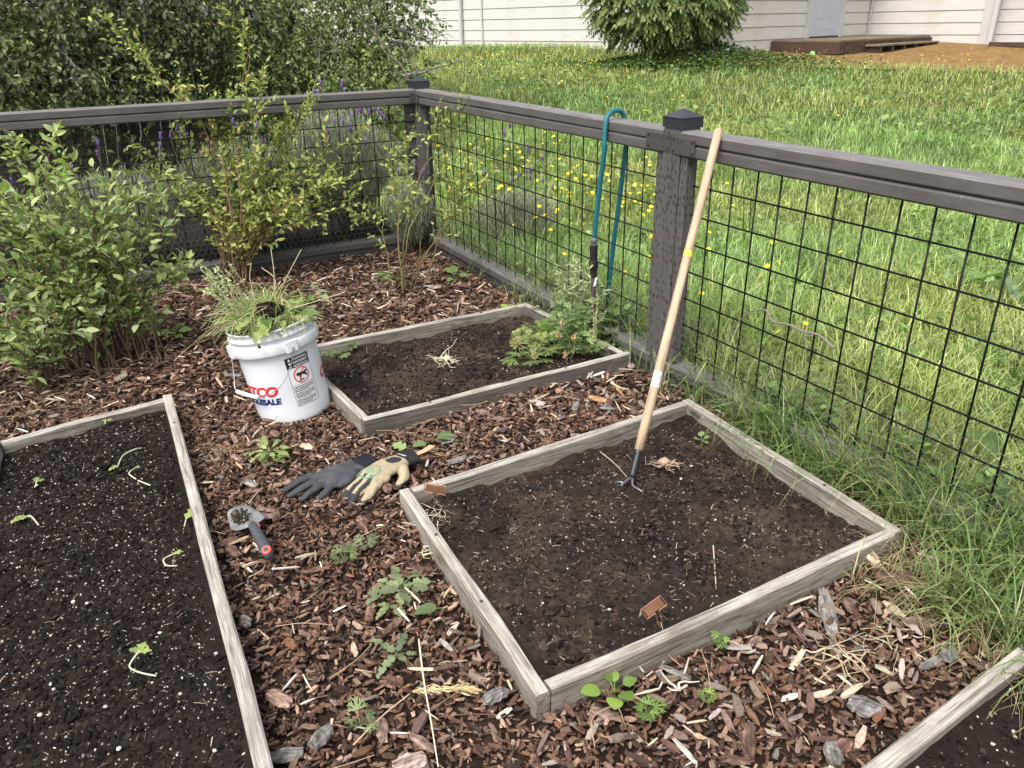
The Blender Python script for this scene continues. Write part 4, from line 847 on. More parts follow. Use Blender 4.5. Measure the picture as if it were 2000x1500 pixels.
# ------------------------------------------------------------------ blueberry bushes
M_CANE = attr_mat('bush stems', 0.8, 0.2, 50, 0.35, 0.3)
LB = [leaf_t(ell(w), f, c, 4) for w, f, c in ((.23, .35, .22), (.20, .25, .4), (.25, .5, .1), (.22, .3, .5))]
def leafvar(cols, size):
    out = []
    for i, c in enumerate(cols):
        t = LB[i % 4]; out.append(mesh_np('leaf', t[0] * size, t[1], np.tile(c, (len(t[0]), 1)), True, (M_LEAF,)))
    return out
def bush(name, label, base, canes, cols, lsize, lcan, tw_len, nlab=300, stemcol=(.11, .075, .045), t0=.35, dens=.017, cat='bush', group='blueberry bushes along the back fence', twigs=(5, 8), side_b=0.0):
    base = np.asarray(base, float); root = tag(empty(name, base), label, cat, group); LP = []; 
    for ci, pts in enumerate(canes):
        cbm = MB(); P = smoothline(pts, 16); P[1:-1] += RG.normal(0, .006, P[1:-1].shape); r = np.linspace(rnd.uniform(.0038, .0062), .0016, len(P)); cbm.add(*tube(P, r, 5), col=stemcol)
        n = len(P); Lc = np.linalg.norm(P[-1] - P[0])
        for k in range(rnd.randint(*twigs)):
            q = int(n * rnd.uniform(t0, .98)); q = min(q, n - 2); ax = nrm(P[q + 1] - P[q]); d = nrm(ax * .6 + np.array([rnd.gauss(0, .7), rnd.gauss(0, .7), rnd.gauss(.25, .4)])); L = rnd.uniform(*tw_len); T = smoothline([P[q], P[q] + d * L * .5 + [0, 0, .01], P[q] + d * L + [0, 0, rnd.uniform(-.02, .05)]], 6); cbm.add(*tube(T, np.linspace(.0018, .0009, len(T)), 3), col=np.array(stemcol) * [1.1, 1.3, 1.1])
            m = max(3, int(L / dens)); 
            for j in range(m): LP.append((T[min(len(T) - 1, int((j + 1) / m * (len(T) - 1)))], d, j))
        for j in range(int(Lc * (1 - t0) / dens * .35)):
            q = int(n * (t0 + (1 - t0) * rnd.random())); q = min(q, n - 2); LP.append((P[q], nrm(P[q + 1] - P[q]), j))
        for j in range(3): LP.append((P[-1], nrm(P[-1] - P[-2]), j))
        cbm.obj('cane', M_CANE, root, base, True)
    n = len(LP); Q = np.array([p for p, _, _ in LP]); ax = np.array([d for _, d, _ in LP]); ph = np.array([j for _, _, j in LP]) * 2.4 + RG.uniform(0, .8, n)
    a = nrm(np.cross(ax, RG.normal(0, .15, (n, 3)) + [0, 0, 1.])); b = np.cross(ax, a); X = nrm(ax * .85 + a * np.cos(ph)[:, None] + b * np.sin(ph)[:, None] * .7 + [0, 0, .22] + RG.normal(0, .25, (n, 3))); Z = nrm(np.array([0, 0, 1.]) + RG.normal(0, .55, (n, 3))); Z = nrm(Z - X * (X * Z).sum(-1, keepdims=True)); Y = np.cross(Z, X)
    S = lsize * RG.uniform(.4, 1.3, n); vis = np.argsort(np.linalg.norm(Q - C0, axis=1) - .15 * RG.uniform(0, 1, n) * 4)
    meshes = leafvar(cols, 1.0); pick_i = vis[:nlab]
    for i_ in pick_i:
        m4 = Matrix(((X[i_][0] * S[i_], Y[i_][0] * S[i_], Z[i_][0] * S[i_], Q[i_][0] - base[0]), (X[i_][1] * S[i_], Y[i_][1] * S[i_], Z[i_][1] * S[i_], Q[i_][1] - base[1]), (X[i_][2] * S[i_], Y[i_][2] * S[i_], Z[i_][2] * S[i_], Q[i_][2] - base[2]), (0, 0, 0, 1)))
        o = link('leaf', meshes[rnd.randrange(len(meshes))], root); o.matrix_local = m4
    rest = vis[nlab:]
    if len(rest):
        mb = MB(); s_ = S[rest][:, None]; mb.add(*scatter(LB[0][0], LB[0][1], Q[rest], X[rest] * s_, Y[rest] * s_, Z[rest] * s_, pick(cols, len(rest), None, .18))); o = mb.obj('foliage', M_LEAF, root, base); o['kind'] = 'stuff'
    return root, n
CB1 = [(.25, .33, .13), (.31, .39, .165), (.34, .42, .215), (.38, .44, .19), (.155, .22, .09), (.29, .35, .22)]
CB2 = [(.31, .37, .12), (.37, .42, .14), (.26, .33, .11), (.44, .46, .16), (.20, .26, .09), (.40, .40, .14)]
def fan(base, n, rx, ry, h0, h1, spread=.07, bias=(0, 0)):
    out = []
    for i in range(n):
        a = rnd.uniform(0, 6.28); q = rnd.random() ** .55; tip = np.array([base[0] + bias[0] + math.cos(a) * rx * q, base[1] + bias[1] + math.sin(a) * ry * q, h1 - (h1 - h0) * q * rnd.uniform(.4, 1)]); b = np.array([base[0] + rnd.gauss(0, spread), base[1] + rnd.gauss(0, spread), -.02])
        mid = b * .5 + tip * .5 + np.array([(b[0] - tip[0]) * .2, (b[1] - tip[1]) * .2, .06]); out.append([b, mid, tip])
    return out
b1 = np.array([-1.66, 3.04, 0]); bush('blueberry_bush', 'big leafy bright green blueberry bush at the left in front of the fence', b1, fan(b1, 48, .56, .40, .16, 1.03, .09, (-.19, .03)), CB1, .043, 300, (.06, .15), 300, t0=.22, twigs=(8, 12), dens=.0135)
b1b = np.array([-1.85, 2.80, 0]); bush('blueberry_bush', 'low blueberry bush at the left edge above the long bed', b1b, fan(b1b, 16, .30, .24, .12, .42, .05, (-.06, 0)), CB1, .043, 200, (.05, .11), 150, t0=.2, dens=.0135)
def cane_px(b, pts, D): return [np.array([b[0] + rnd.gauss(0, .055), b[1] + rnd.gauss(0, .05), -.02])] + [atD(x, y, D + rnd.gauss(0, .08)) for x, y in pts]
b2 = at(462, 552, 0.0); D2 = float((b2 - C0) @ FW) - .12
c2 = [cane_px(b2, p, D2) for p in ([(430, 380), (395, 250), (300, 140), (215, 40)], [(440, 380), (420, 260), (470, 160), (490, 75), (450, 30)], [(400, 420), (330, 330), (262, 285)], [(450, 420), (430, 300), (410, 200)], [(480, 440), (520, 330), (560, 240)], [(470, 430), (500, 330), (490, 220)], [(500, 440), (570, 350), (640, 300)],
     [(480, 470), (560, 400), (650, 400)], [(500, 470), (600, 330), (700, 270)], [(440, 470), (420, 400), (380, 360)], [(460, 450), (480, 380), (520, 290)], [(490, 470), (540, 420), (610, 440)], [(440, 470), (450, 330), (440, 230)], [(470, 470), (540, 300), (590, 210)], [(430, 450), (380, 350), (350, 230)], [(510, 480), (590, 390), (680, 350)])]
c2 += [cane_px(b2, [(440 + dx_, 380), (405 + dx_, 250), (300 + dx_, 140 + dy_), (222 + dx_, 55 + dy_)], D2 - .03) for dx_, dy_ in ((14, 18), (40, 40))] + [cane_px(b2, [(440 + dx_, 380), (430 + dx_, 260), (470 + dx_, 165 + dy_), (480 + dx_, 85 + dy_)], D2 - .03) for dx_, dy_ in ((8, 12), (30, 60))] + [cane_px(b2, q_, D2) for q_ in ([(400, 400), (350, 290), (330, 200)], [(500, 430), (560, 290), (605, 195)], [(510, 450), (610, 370), (700, 330)], [(420, 440), (350, 380), (290, 340)], [(520, 470), (620, 420), (690, 400)])]
c2 += [cane_px(b2, [(450 + (x - 470) * .3, 470), ((x + 465) / 2, (y + 440) / 2), (x, y)], D2 + .05) for x, y in [(rnd.uniform(380, 660), rnd.uniform(230, 430)) for _ in range(6)]]
bush('blueberry_bush', 'tall yellow green blueberry bush behind the white bucket with long shoots above the rail', b2, c2, CB2, .034, 300, (.06, .19), 300, t0=.24, stemcol=(.15, .095, .055), twigs=(11, 17), dens=.0115)
b3 = at(800, 572, 0.0); D3 = float((b3 - C0) @ FW) - .1
c3 = [cane_px(b3 + [dx, 0, 0], p, D3) for dx, p in ((-.05, [(790, 480), (810, 380), (840, 290), (860, 200)]), (-.05, [(795, 470), (830, 390), (880, 280), (900, 190)]), (.06, [(850, 470), (900, 400), (960, 340)]), (.07, [(860, 460), (905, 380), (930, 300)]), (-.06, [(780, 480), (775, 380), (760, 300)]), (.0, [(820, 480), (800, 380), (790, 260)]), (.03, [(830, 500), (870, 440), (890, 360)]), (-.07, [(760, 520), (740, 440), (700, 420)]))]
bush('blueberry_bush', 'thin sparse blueberry bush with bare lower stems in front of the corner post', b3, c3, CB2, .031, 200, (.05, .13), 220, t0=.45, stemcol=(.14, .12, .055), twigs=(9, 14), dens=.012)
# withered brown leaf tuft caught in the tall bush
mb = MB(); n = 46; c = atD(415, 255, D2 - .04); Q = c + RG.normal(0, 1, (n, 3)) * [.028, .03, .055]; A, B, Z = rand_basis(n, 1.2); s_ = RG.uniform(.02, .04, n)[:, None]; mb.add(*scatter(LB[1][0], LB[1][1], Q, A * s_, B * s_, Z * s_, pick([(.30, .16, .08), (.22, .12, .07), (.38, .22, .12)], n)))
tag(mb.obj('withered_leaves', M_STRAW), 'withered brown leaf tuft caught in the tall blueberry bush', 'dead leaves')
# low dry twiggy stems at the foot of the left bush
mb = MB()
for i in range(34):
    p = at(rnd.uniform(-20, 160), rnd.uniform(700, 820), .01); a = rnd.uniform(-.6, .9); L = rnd.uniform(.08, .22); mb.add(*tube(smoothline([p, p + np.array([math.cos(a) * L * .5, math.sin(a) * L * .5, rnd.uniform(.01, .05)]), p + np.array([math.cos(a) * L, math.sin(a) * L, rnd.uniform(0, .03)])], 6), .0014, 3), col=pick([(.22, .17, .11), (.14, .10, .07)], 1)[0])
tag(mb.obj('dry_twigs', M_STRAW), 'dry brown twigs lying under the left bush', 'twigs', kind='stuff')

# ------------------------------------------------------------------ grass and weeds along the fence foot (garden side, right)
mb = MB()
def strip(n, s0, s1, w0, w1, L, W, b, cols, wts, dirn=None):
    s = RG.uniform(s0, s1, n); w = RG.uniform(w0, w1, n); x = FA[0] - E1[0] * s + N1[0] * w; y = FA[1] - E1[1] * s + N1[1] * w; k = vnoise(x, y, .12, 44) > .33; x, y = x[k], y[k]; n = len(x); a = RG.uniform(0, 6.283, n); D = np.stack([np.cos(a), np.sin(a), 0 * a], -1)
    if dirn is not None: D = nrm(D * .8 + np.array([dirn[0], dirn[1], 0]))
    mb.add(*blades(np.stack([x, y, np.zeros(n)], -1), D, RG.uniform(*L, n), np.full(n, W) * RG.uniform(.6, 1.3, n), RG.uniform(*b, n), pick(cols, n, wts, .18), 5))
GC = [(.13, .20, .055), (.18, .265, .085), (.24, .32, .13), (.09, .15, .04), (.40, .37, .21), (.30, .27, .14)]
strip(2400, .45, 2.2, -.15, .10, (.08, .30), .0050, (.3, 1.1), GC, [3, 4, 2, 2, .8, .8], -N1 * .35); strip(2600, 1.36, 2.2, -.34, .10, (.08, .27), .0054, (.35, 1.15), GC, [3, 4, 2, 2, .6, .7], -N1 * .35 - E1 * .2)
strip(1500, .10, 1.5, -.13, .08, (.07, .26), .0042, (.3, 1.1), GC, [2, 3, 2, 2, 1, 1], -N1 * .4); strip(700, 1.2, 2.0, -.42, -.15, (.06, .2), .003, (.7, 1.2), [(.42, .36, .2), (.33, .26, .14), (.2, .22, .08)], [2, 2, 1], -N1 * .4)
strip(1400, -2.2, .1, .02, .30, (.12, .34), .0036, (.3, 1.1), GC, [3, 4, 2, 2, .5, .5]); strip(500, -1.1, -.05, -.12, .05, (.10, .35), .0032, (.3, 1.1), GC, [2, 3, 2, 1, 1.2, 1], -N1 * .3)
tag(mb.obj('fence_grass', M_GRASS), 'long arching grass growing through the foot of the lawn fence', 'grass', kind='stuff')

# ------------------------------------------------------------------ weeds
PAL = lambda: leaf_t(ell(.30), .2, .25, 5)
def star_leaf(k, w, spread=2.6, fork=True):
    """palmate cut leaf: k narrow fingers from one point, each forked"""
    mb = MB()
    for i in range(k):
        a = (i / (k - 1) - .5) * spread; L = 1 - .25 * abs(a) / (spread / 2); t = leaf_t(ell(w), .2, .2, 3); R = np.array([[math.cos(a), -math.sin(a), 0], [math.sin(a), math.cos(a), 0], [0, 0, 1]]); mb.add((t[0] * [L, L, L]) @ R.T, t[1])
        if fork:
            for f in (-.5, .5):
                R2 = np.array([[math.cos(a + f), -math.sin(a + f), 0], [math.sin(a + f), math.cos(a + f), 0], [0, 0, 1]]); mb.add((t[0] * [L * .5, L * .5, L * .5]) @ R2.T + R @ np.array([L * .45, 0, 0]), t[1])
    return np.concatenate(mb.V), [np.concatenate(v) for v in mb.F.values()]
T_STAR = star_leaf(5, .10); T_DAND = leaf_t(lambda t: lobed(.19, 3.5, .62)(min(1, max(0, t + .035 * math.sin(t * 23)))) * (1 + .18 * math.sin(t * 41)), .22, .25, 26, .05); T_BROAD = leaf_t(ell(.34), .25, .3, 6, .02); T_LOBE = leaf_t(lobed(.40, 2.5, .5), .12, .2, 16, .04); T_OVAL = leaf_t(lambda t: .42 * math.sin(math.pi * min(.995, max(.02, t)) ** .8) ** .6, .12, .15, 8); T_NEED = leaf_t(ell(.07), .1, .2, 3)
def weed(name, label, p, T, n, L, col, up=(15, 50), stem=.4, cat='weed', group='weeds in the garden', matl=None, rot0=None, arc=6.283):
    root = tag(empty(name, p), label, cat, group); cs = [np.clip(np.array(col) * f, 0, 1) for f in (.8, 1.0, 1.25)]
    ms = [mesh_np('leaf', T[0], T[1], np.tile(c, (len(T[0]), 1)), True, (matl or M_LEAF,)) for c in cs]; st = MB(); r0 = rnd.uniform(0, 6.28) if rot0 is None else rot0
    for i in range(n):
        a = r0 + arc * i / n + rnd.uniform(-.3, .3); e = rad(rnd.uniform(*up)); l = L * rnd.uniform(.65, 1.15); d = np.array([math.cos(a) * math.cos(e), math.sin(a) * math.cos(e), math.sin(e)]); b = d * l * stem
        if stem > .05: st.add(*tube([np.zeros(3), b * .5 + [0, 0, .003], b], .0011, 3), col=np.array(col) * .9)
        o = link('leaf', ms[i % 3], root, b); o.rotation_euler = (rnd.uniform(-.35, .35), -e * .6 + rnd.uniform(-.15, .1), a); o.scale = (l, l, l)
    if stem > .05: st.obj('stalks', M_LEAF, root)
    return root
weed('weed', 'grey green lobed weed rosette between the two front beds', at(782, 1148, .026), T_DAND, 9, .085, (.18, .225, .125), (4, 22), .12)
weed('weed', 'pale yellowing lower leaves beside the large rosette weed', at(760, 1180, .026), T_DAND, 4, .05, (.25, .29, .14), (3, 18), .15, rot0=3.4, arc=2.4)
weed('weed', 'single rounded leaf weed beside the board below the rosette', at(868, 1190, .026), T_BROAD, 1, .055, (.14, .20, .09), (8, 20), .3, rot0=3.0, arc=1.2)
weed('weed', 'small feathery weed nearest to the trowel', at(672, 1092, .026), T_STAR, 8, .032, (.17, .22, .10), (12, 45), .8)
weed('weed', 'feathery weed sprig just right of the trowel weed, by the bed board', at(706, 1066, .026), T_STAR, 4, .032, (.20, .26, .14), (25, 50), .6)
weed('weed', 'thistle like weed below the rosette between the beds', at(775, 1278, .026), T_DAND, 5, .055, (.17, .22, .13), (8, 30), .15)
weed('weed', 'little feathery weed near the bottom of the mulch path', at(703, 1415, .026), T_STAR, 5, .028, (.19, .26, .12), (20, 50), .9)
weed('weed', 'round leaved seedling in front of the near board of the cultivator bed', at(1200, 1352, .026), T_OVAL, 6, .036, (.20, .32, .07), (20, 50), .9)
weed('weed', 'tiny leafy weed in the mulch right of the round leaved seedling', at(1262, 1388, .026), T_STAR, 8, .026, (.18, .30, .08), (20, 50), .6)
weed('weed', 'tiny green sprout in the mulch on the right side', at(1408, 1252, .026), T_STAR, 5, .02, (.18, .30, .08), (20, 50), .5)
weed('weed', 'tiny green sprout in the mulch left of the grey bark lump', at(1380, 1362, .026), T_STAR, 5, .018, (.2, .3, .08), (20, 50), .5)
weed('weed', 'wilted leaf lying on the mulch near the cuff of the tan glove', at(800, 878, .026), T_LOBE, 3, .06, (.24, .34, .14), (3, 15), .3)
weed('weed', 'single broad green leaf lying right of the gloves', at(842, 862, .026), T_BROAD, 2, .085, (.16, .28, .11), (4, 12), .2, rot0=.2, arc=1.0)
# pulled weeds, wilting on the path
pw = weed('pulled_weeds', 'heap of pulled wilting weeds on the mulch behind the gloves', at(528, 882, .026), T_DAND, 15, .06, (.27, .33, .14), (3, 30), .5, 'weeds')
weed('pulled_weeds', 'long pulled leaf with a pale rib at the front of the weed heap', at(520, 892, .026), T_DAND, 5, .10, (.26, .35, .13), (2, 14), .2, 'weeds', rot0=-.5, arc=1.6)
# limp seedlings on the left bed
def limp(label, pts, leafp, zb, col=(.30, .38, .14)):
    P = [at(x, y, zb + dz) for x, y, dz in pts]; root = tag(empty('seedling', P[0]), label, 'seedling', 'limp seedlings on the left bed'); mb = MB(); mb.add(*tube(smoothline(P, 20), .0019, 5), col=(.50, .50, .36)); mb.obj('stem', M_STRAW, root, P[0])
    T = T_LOBE; me = mesh_np('leaf', T[0], T[1], np.tile(col, (len(T[0]), 1)), True, (M_LEAF,))
    for (x, y, dz, a, L) in leafp: o = link('leaf', me, root, at(x, y, zb + dz) - P[0]); o.rotation_euler = (0, rad(-12), a); o.scale = (L, L, L)
limp('limp pale seedling curled on the black soil, nearest on the left bed', [(305, 1320, .006), (275, 1314, .008), (254, 1304, .010), (258, 1290, .02), (272, 1272, .03)], [(272, 1272, .03, .0, .026), (270, 1274, .03, 1.5, .03), (272, 1272, .03, 2.9, .024)], .045)
limp('pale bent seedling stalk near the far end of the left bed', [(294, 948, .006), (270, 938, .008), (252, 925, .012), (262, 915, .01)], [(262, 915, .012, .6, .02)], .045)
limp('white bent stalk near the back board of the left bed', [(230, 910, .008), (240, 890, .016), (262, 878, .016), (276, 875, .008)], [(230, 910, .01, 4.2, .03)], .045)
limp('drooping seedling at the left edge of the left bed', [(76, 1026, .004), (60, 1008, .014), (48, 1010, .016)], [(48, 1010, .016, 4.0, .035), (48, 1010, .016, 3.2, .026)], .045)
limp('curled yellow seedling by the pebble on the left bed', [(345, 1105, .006), (325, 1104, .01), (320, 1092, .014), (338, 1082, .014)], [(338, 1082, .014, .4, .024)], .045)
limp('small lobed leaf on the soil near the right board of the left bed', [(360, 1028, .004), (364, 1012, .006)], [(364, 1012, .006, 1.2, .05)], .045)
limp('two leafed seedling against the back of the left bed', [(205, 828, .004), (206, 822, .012)], [(206, 822, .012, .3, .024), (206, 822, .012, 2.6, .022)], .045)
limp('tiny wilted seedling on the middle of the left bed', [(68, 952, .004), (72, 940, .014)], [(72, 940, .014, .3, .022), (72, 940, .014, 2.2, .026)], .045)

# ---- weeds filling the right corner of the back bed
cw = at(1085, 690, .03)
def px_weed(x, y, *a, **k): return weed('weed', a[0], at(x, y, .026), *a[1:], **k)
px_weed(1085, 690, 'low feathery weed in the corner of the back bed', T_STAR, 22, .06, (.21, .30, .13), (15, 75), 1.3)
px_weed(1140, 690, 'feathery weed against the front board of the back bed', T_STAR, 18, .055, (.22, .31, .14), (15, 70), 1.2)
px_weed(1060, 655, 'leafy weed in the far corner of the back bed', T_LOBE, 14, .055, (.17, .28, .07), (20, 65), .8)
px_weed(1040, 700, 'trailing weed at the left of the feathery clump in the back bed', T_STAR, 14, .06, (.26, .35, .13), (5, 45), 1.1)
px_weed(1190, 668, 'dark broad leaved weed under the hanging hose', T_BROAD, 11, .12, (.11, .20, .06), (25, 70), .4)
px_weed(1215, 678, 'jagged leaved weed at the right end of the back bed', T_DAND, 8, .12, (.18, .29, .08), (20, 60), .15)
px_weed(995, 612, 'small yellow green weed by the far board of the back bed', T_OVAL, 8, .04, (.26, .36, .08), (20, 60), .8)
px_weed(1082, 566, 'nettle like weed between the back bed and the fence, left one', T_OVAL, 10, .04, (.22, .28, .12), (20, 60), .9)
px_weed(1122, 572, 'nettle like weed between the back bed and the fence, right one', T_OVAL, 10, .04, (.22, .30, .11), (20, 60), .9)
px_weed(885, 640, 'seedling against the far board of the back bed', T_OVAL, 5, .03, (.20, .30, .08), (30, 60), .9)
px_weed(665, 690, 'grey weed growing over the left board of the back bed beside the bucket', T_STAR, 12, .045, (.24, .30, .17), (15, 60), 1.0)
px_weed(340, 655, 'small sprig on the mulch right of the big left bush', T_BROAD, 7, .06, (.19, .30, .08), (10, 40), .5)
px_weed(600, 590, 'green sprig on the mulch behind the bucket', T_BROAD, 6, .05, (.14, .24, .08), (15, 45), .5); px_weed(750, 545, 'low green sprig on the mulch near the back fence', T_STAR, 6, .05, (.16, .26, .08), (15, 45), .6); px_weed(890, 545, 'green sprig at the foot of the lawn fence', T_BROAD, 8, .06, (.16, .26, .08), (20, 60), .6)
px_weed(1870, 1000, 'buttercup leaves growing through the fence at the right', T_LOBE, 8, .06, (.17, .28, .07), (30, 70), 1.6); px_weed(1970, 960, 'broad cut leaves at the right edge by the fence', T_LOBE, 8, .085, (.15, .26, .08), (30, 70), 1.3); px_weed(1880, 1120, 'yellow green cut leaves in the grass at the right', T_LOBE, 6, .05, (.24, .34, .08), (25, 60), 1.0); px_weed(1650, 880, 'leafy weed at the fence foot beside the cultivator bed', T_LOBE, 12, .05, (.15, .25, .08), (25, 70), 1.2); px_weed(1425, 770, 'leafy weed between the middle post and the cultivator bed', T_LOBE, 10, .04, (.20, .27, .10), (25, 70), 1.0)
px_weed(1370, 862, 'tiny weed in the far corner of the cultivator bed', T_OVAL, 5, .026, (.25, .34, .14), (20, 50), .7); px_weed(1590, 960, 'tiny three leaved weed in the cultivator bed', T_OVAL, 4, .022, (.30, .38, .16), (20, 50), .7)
def tall_weed(label, x, y, n, h, lean, col, ls, T, spread=.07):
    p = at(x, y, .02); root = tag(empty('weed', p), label, 'weed', 'weeds in the garden'); ms = [mesh_np('leaf', T[0], T[1], np.tile(np.clip(np.array(col) * f, 0, 1), (len(T[0]), 1)), True, (M_LEAF,)) for f in (.8, 1.0, 1.25)]
    for i in range(n):
        b = np.array([rnd.gauss(0, spread), rnd.gauss(0, spread), 0]); hh = h * rnd.uniform(.6, 1.1); tip = b + np.array([lean[0] + rnd.gauss(0, .05), lean[1] + rnd.gauss(0, .05), hh]); P = smoothline([b, b * .5 + tip * .5 + [0, 0, .02], tip], 12); mbk = MB(); mbk.add(*tube(P, np.linspace(.0018, .0008, len(P)), 4), col=np.array(col) * .9); mbk.obj('stem', M_LEAF, root)
        for j in range(9):
            q = P[int((.25 + .75 * j / 8) * (len(P) - 1))]; a = j * 2.4 + rnd.uniform(-.4, .4); o = link('leaf', ms[j % 3], root, q); o.rotation_euler = (rnd.uniform(-.5, .5), rad(-rnd.uniform(10, 55)), a); s_ = ls * (1.1 - .5 * j / 8) * rnd.uniform(.7, 1.2); o.scale = (s_,) * 3
tall_weed('upright feathery weed in the back bed leaning to the fence', 1095, 668, 13, .20, (.02, .05), (.22, .31, .13), .055, T_STAR); tall_weed('upright pale weed against the fence left of the hanging hose', 1115, 625, 9, .30, (.0, .04), (.26, .34, .16), .045, T_STAR, .05)
tall_weed('leafy stems against the fence below the hanging hose', 1185, 662, 7, .17, (.02, .02), (.15, .24, .07), .07, T_BROAD, .04); tall_weed('yellowing weed stems at the left of the clump in the back bed', 1030, 690, 6, .10, (-.03, .0), (.32, .36, .15), .04, T_STAR, .04)
for lb_, x_, y_, h_ in (('leafy weed growing through the fence just right of the cultivator handle', 1500, 815, .14), ('leafy weed growing through the fence above the far bed board', 1600, 862, .16), ('leafy weed by the fence above the right corner of the cultivator bed', 1745, 925, .18), ('leafy weed by the fence near the right edge', 1900, 1010, .20)): tall_weed(lb_, x_, y_, 6, h_, (-.02, .0), (.16, .25, .08), .05, T_LOBE, .06)
# tall seeding grass stems rising from that corner
def seedgrass(label, x, y, n, h, spread, col, head):
    p = at(x, y, .02); root = tag(empty('seeding_grass', p), label, 'grass', 'seeding grasses')
    for i in range(n):
        mb = MB(); a = rnd.uniform(0, 6.28); q = rnd.random(); tip = np.array([math.cos(a) * spread * q, math.sin(a) * spread * q, h * rnd.uniform(.65, 1.1)]); P = smoothline([np.array([rnd.gauss(0, .02), rnd.gauss(0, .02), 0]), tip * .5 + [0, 0, .03], tip], 10); c = pick([col], 1, None, .2)[0]; mb.add(*tube(P, np.linspace(.0013, .0006, len(P)), 3), col=c)
        nn = 26; t = RG.uniform(.6, 1, nn); Q = P[(t * (len(P) - 1)).astype(int)]; A, B, Z = rand_basis(nn, 1.0); s_ = RG.uniform(.008, .03 if head else .012, nn)[:, None]; mb.add(*scatter(LB[0][0] * [1, .5, 1], LB[0][1], Q, A * s_, B * s_, Z * s_, pick([col], nn, None, .2))); mb.obj('stem', M_STRAW, root)
seedgrass('pale seeding weed stems rising by the fence left of the hose', 1120, 665, 16, .36, .16, (.34, .38, .20), True); seedgrass('thin yellowed grass stems in the back bed corner', 1165, 690, 8, .26, .08, (.42, .40, .20), False)
# dry brown seed heads
def seedhead(label, x, y, D, L, dx):
    top = atD(x, y, D); root = tag(empty('seed_head', (top[0] + dx, top[1], .02)), label, 'seed head', 'dry seed heads'); b = np.array([top[0] + dx, top[1], .02]); mb = MB(); mb.add(*tube(smoothline([b, (b + top) / 2 + [.01, 0, .01], top], 8), .0014, 3), col=(.36, .33, .17)); mb.obj('stem', M_STRAW, root, b)
    mb = MB(); n = 60; t = RG.uniform(0, 1, n)[:, None]; d = nrm(top - b); Q = top + d * t * L + RG.normal(0, .004, (n, 3)); A, B, Z = rand_basis(n, 1.0); X = nrm(A + d * 1.2); s_ = (.012 * (1.2 - t * .8)); mb.add(*scatter(LB[0][0], LB[0][1], Q, X * s_, np.cross(Z, X) * s_, Z * s_, pick([(.48, .30, .15), (.38, .24, .13), (.55, .40, .22)], n))); mb.obj('head', M_STRAW, root, b)
DB = float((cw - C0) @ FW) - .05
for lb, x, y, L, dx in (('brown dry seed head, tallest, above the feathery weed', 1100, 640, .045, .03), ('orange brown seed head leaning left over the back bed soil', 1017, 675, .045, .06), ('small dark seed head in the middle of the feathery weed', 1090, 660, .02, .0), ('pale yellow seed head right of the tall brown one', 1120, 665, .03, -.01), ('pale seed head low in front of the feathery weed', 1047, 700, .035, .01), ('pale seed head near the front board of the back bed', 1103, 700, .03, .0)): seedhead(lb, x, y, DB - .03, L, dx)
# ------------------------------------------------------------------ bark mulch
BQ = [v[0] for v in BEDS.values()]
def inside(x, y, q, m=0.0):
    r = np.ones(len(x), bool); c = sum(q) / 4
    for i in range(4):
        a, b = q[i], q[(i + 1) % 4]; d = nrm(b - a); n = np.array([-d[1], d[0]]); n = n if n @ (c - a) > 0 else -n; r &= ((x - a[0]) * n[0] + (y - a[1]) * n[1]) > m
    return r
def mulch_mask(x, y, m=0.004):
    k = in_garden(x, y, 0.05)
    for q in BQ: k &= ~inside(x, y, q, -m)
    return k
CHIPF = [np.array([[0, 1, 5, 4], [1, 2, 6, 5], [2, 3, 7, 6], [3, 0, 4, 7], [4, 5, 9, 8], [5, 6, 10, 9], [6, 7, 11, 10], [7, 4, 8, 11], [3, 2, 1, 0], [8, 9, 10, 11]])]
CHIPV = np.array([[-.5, -.32, -.4], [-.5, .30, -.4], [-.48, .26, .4], [-.5, -.28, .38], [0.02, -.52, -.5], [-.02, .5, -.5], [.03, .45, .55], [0, -.46, .5], [.5, -.26, -.36], [.5, .34, -.42], [.47, .28, .36], [.5, -.22, .4]])
MC = [(.105, .058, .039), (.145, .085, .058), (.062, .035, .025), (.215, .138, .098), (.32, .225, .165), (.034, .021, .016), (.175, .145, .122), (.165, .080, .045)]
def chips(n, x0, x1, y0, y1, Lr, cols, w, z0=0.0, zr=.012, tilt=.38, asp=(.28, .55), thk=(.10, .24), dens=None):
    x = RG.uniform(x0, x1, n); y = RG.uniform(y0, y1, n); k = mulch_mask(x, y)
    if dens is not None: k &= dens(x, y)
    x, y = x[k], y[k]; n = len(x); L = RG.uniform(0, 1, n) ** 1.7 * (Lr[1] - Lr[0]) + Lr[0]; A, B, Z = rand_basis(n, tilt); W = L * RG.uniform(*asp, n); T = L * RG.uniform(*thk, n)
    P = np.stack([x, y, mz(x, y) + z0 + RG.uniform(0, zr, n)], -1)
    return scatter(CHIPV, CHIPF, P, A * L[:, None], B * W[:, None], Z * np.maximum(T, .003)[:, None], pick(cols, n, w, .25), .07, [1, 1, 1.2])
mb = MB(); WT = [4, 3.6, 3, 2.2, .9, 2, .9, 1.2]
BOXV = box_v((-.5, -.5, -.5), (.5, .5, .5)) * [1, .9, 1]; BXF = [np.array(BOXF)[1:]]
_cv, _cf = CHIPV, CHIPF
CHIPV, CHIPF = BOXV, BXF
mb.add(*chips(46000, -2.0, 1.9, .65, 2.5, (.006, .024), MC, WT, -.002, .010, .5, (.25, .55), (.08, .2))); mb.add(*chips(22000, -2.9, 1.2, 2.4, 5.0, (.008, .03), MC, WT, -.002, .010, .5, (.25, .55), (.08, .2)))
CHIPV, CHIPF = _cv, _cf
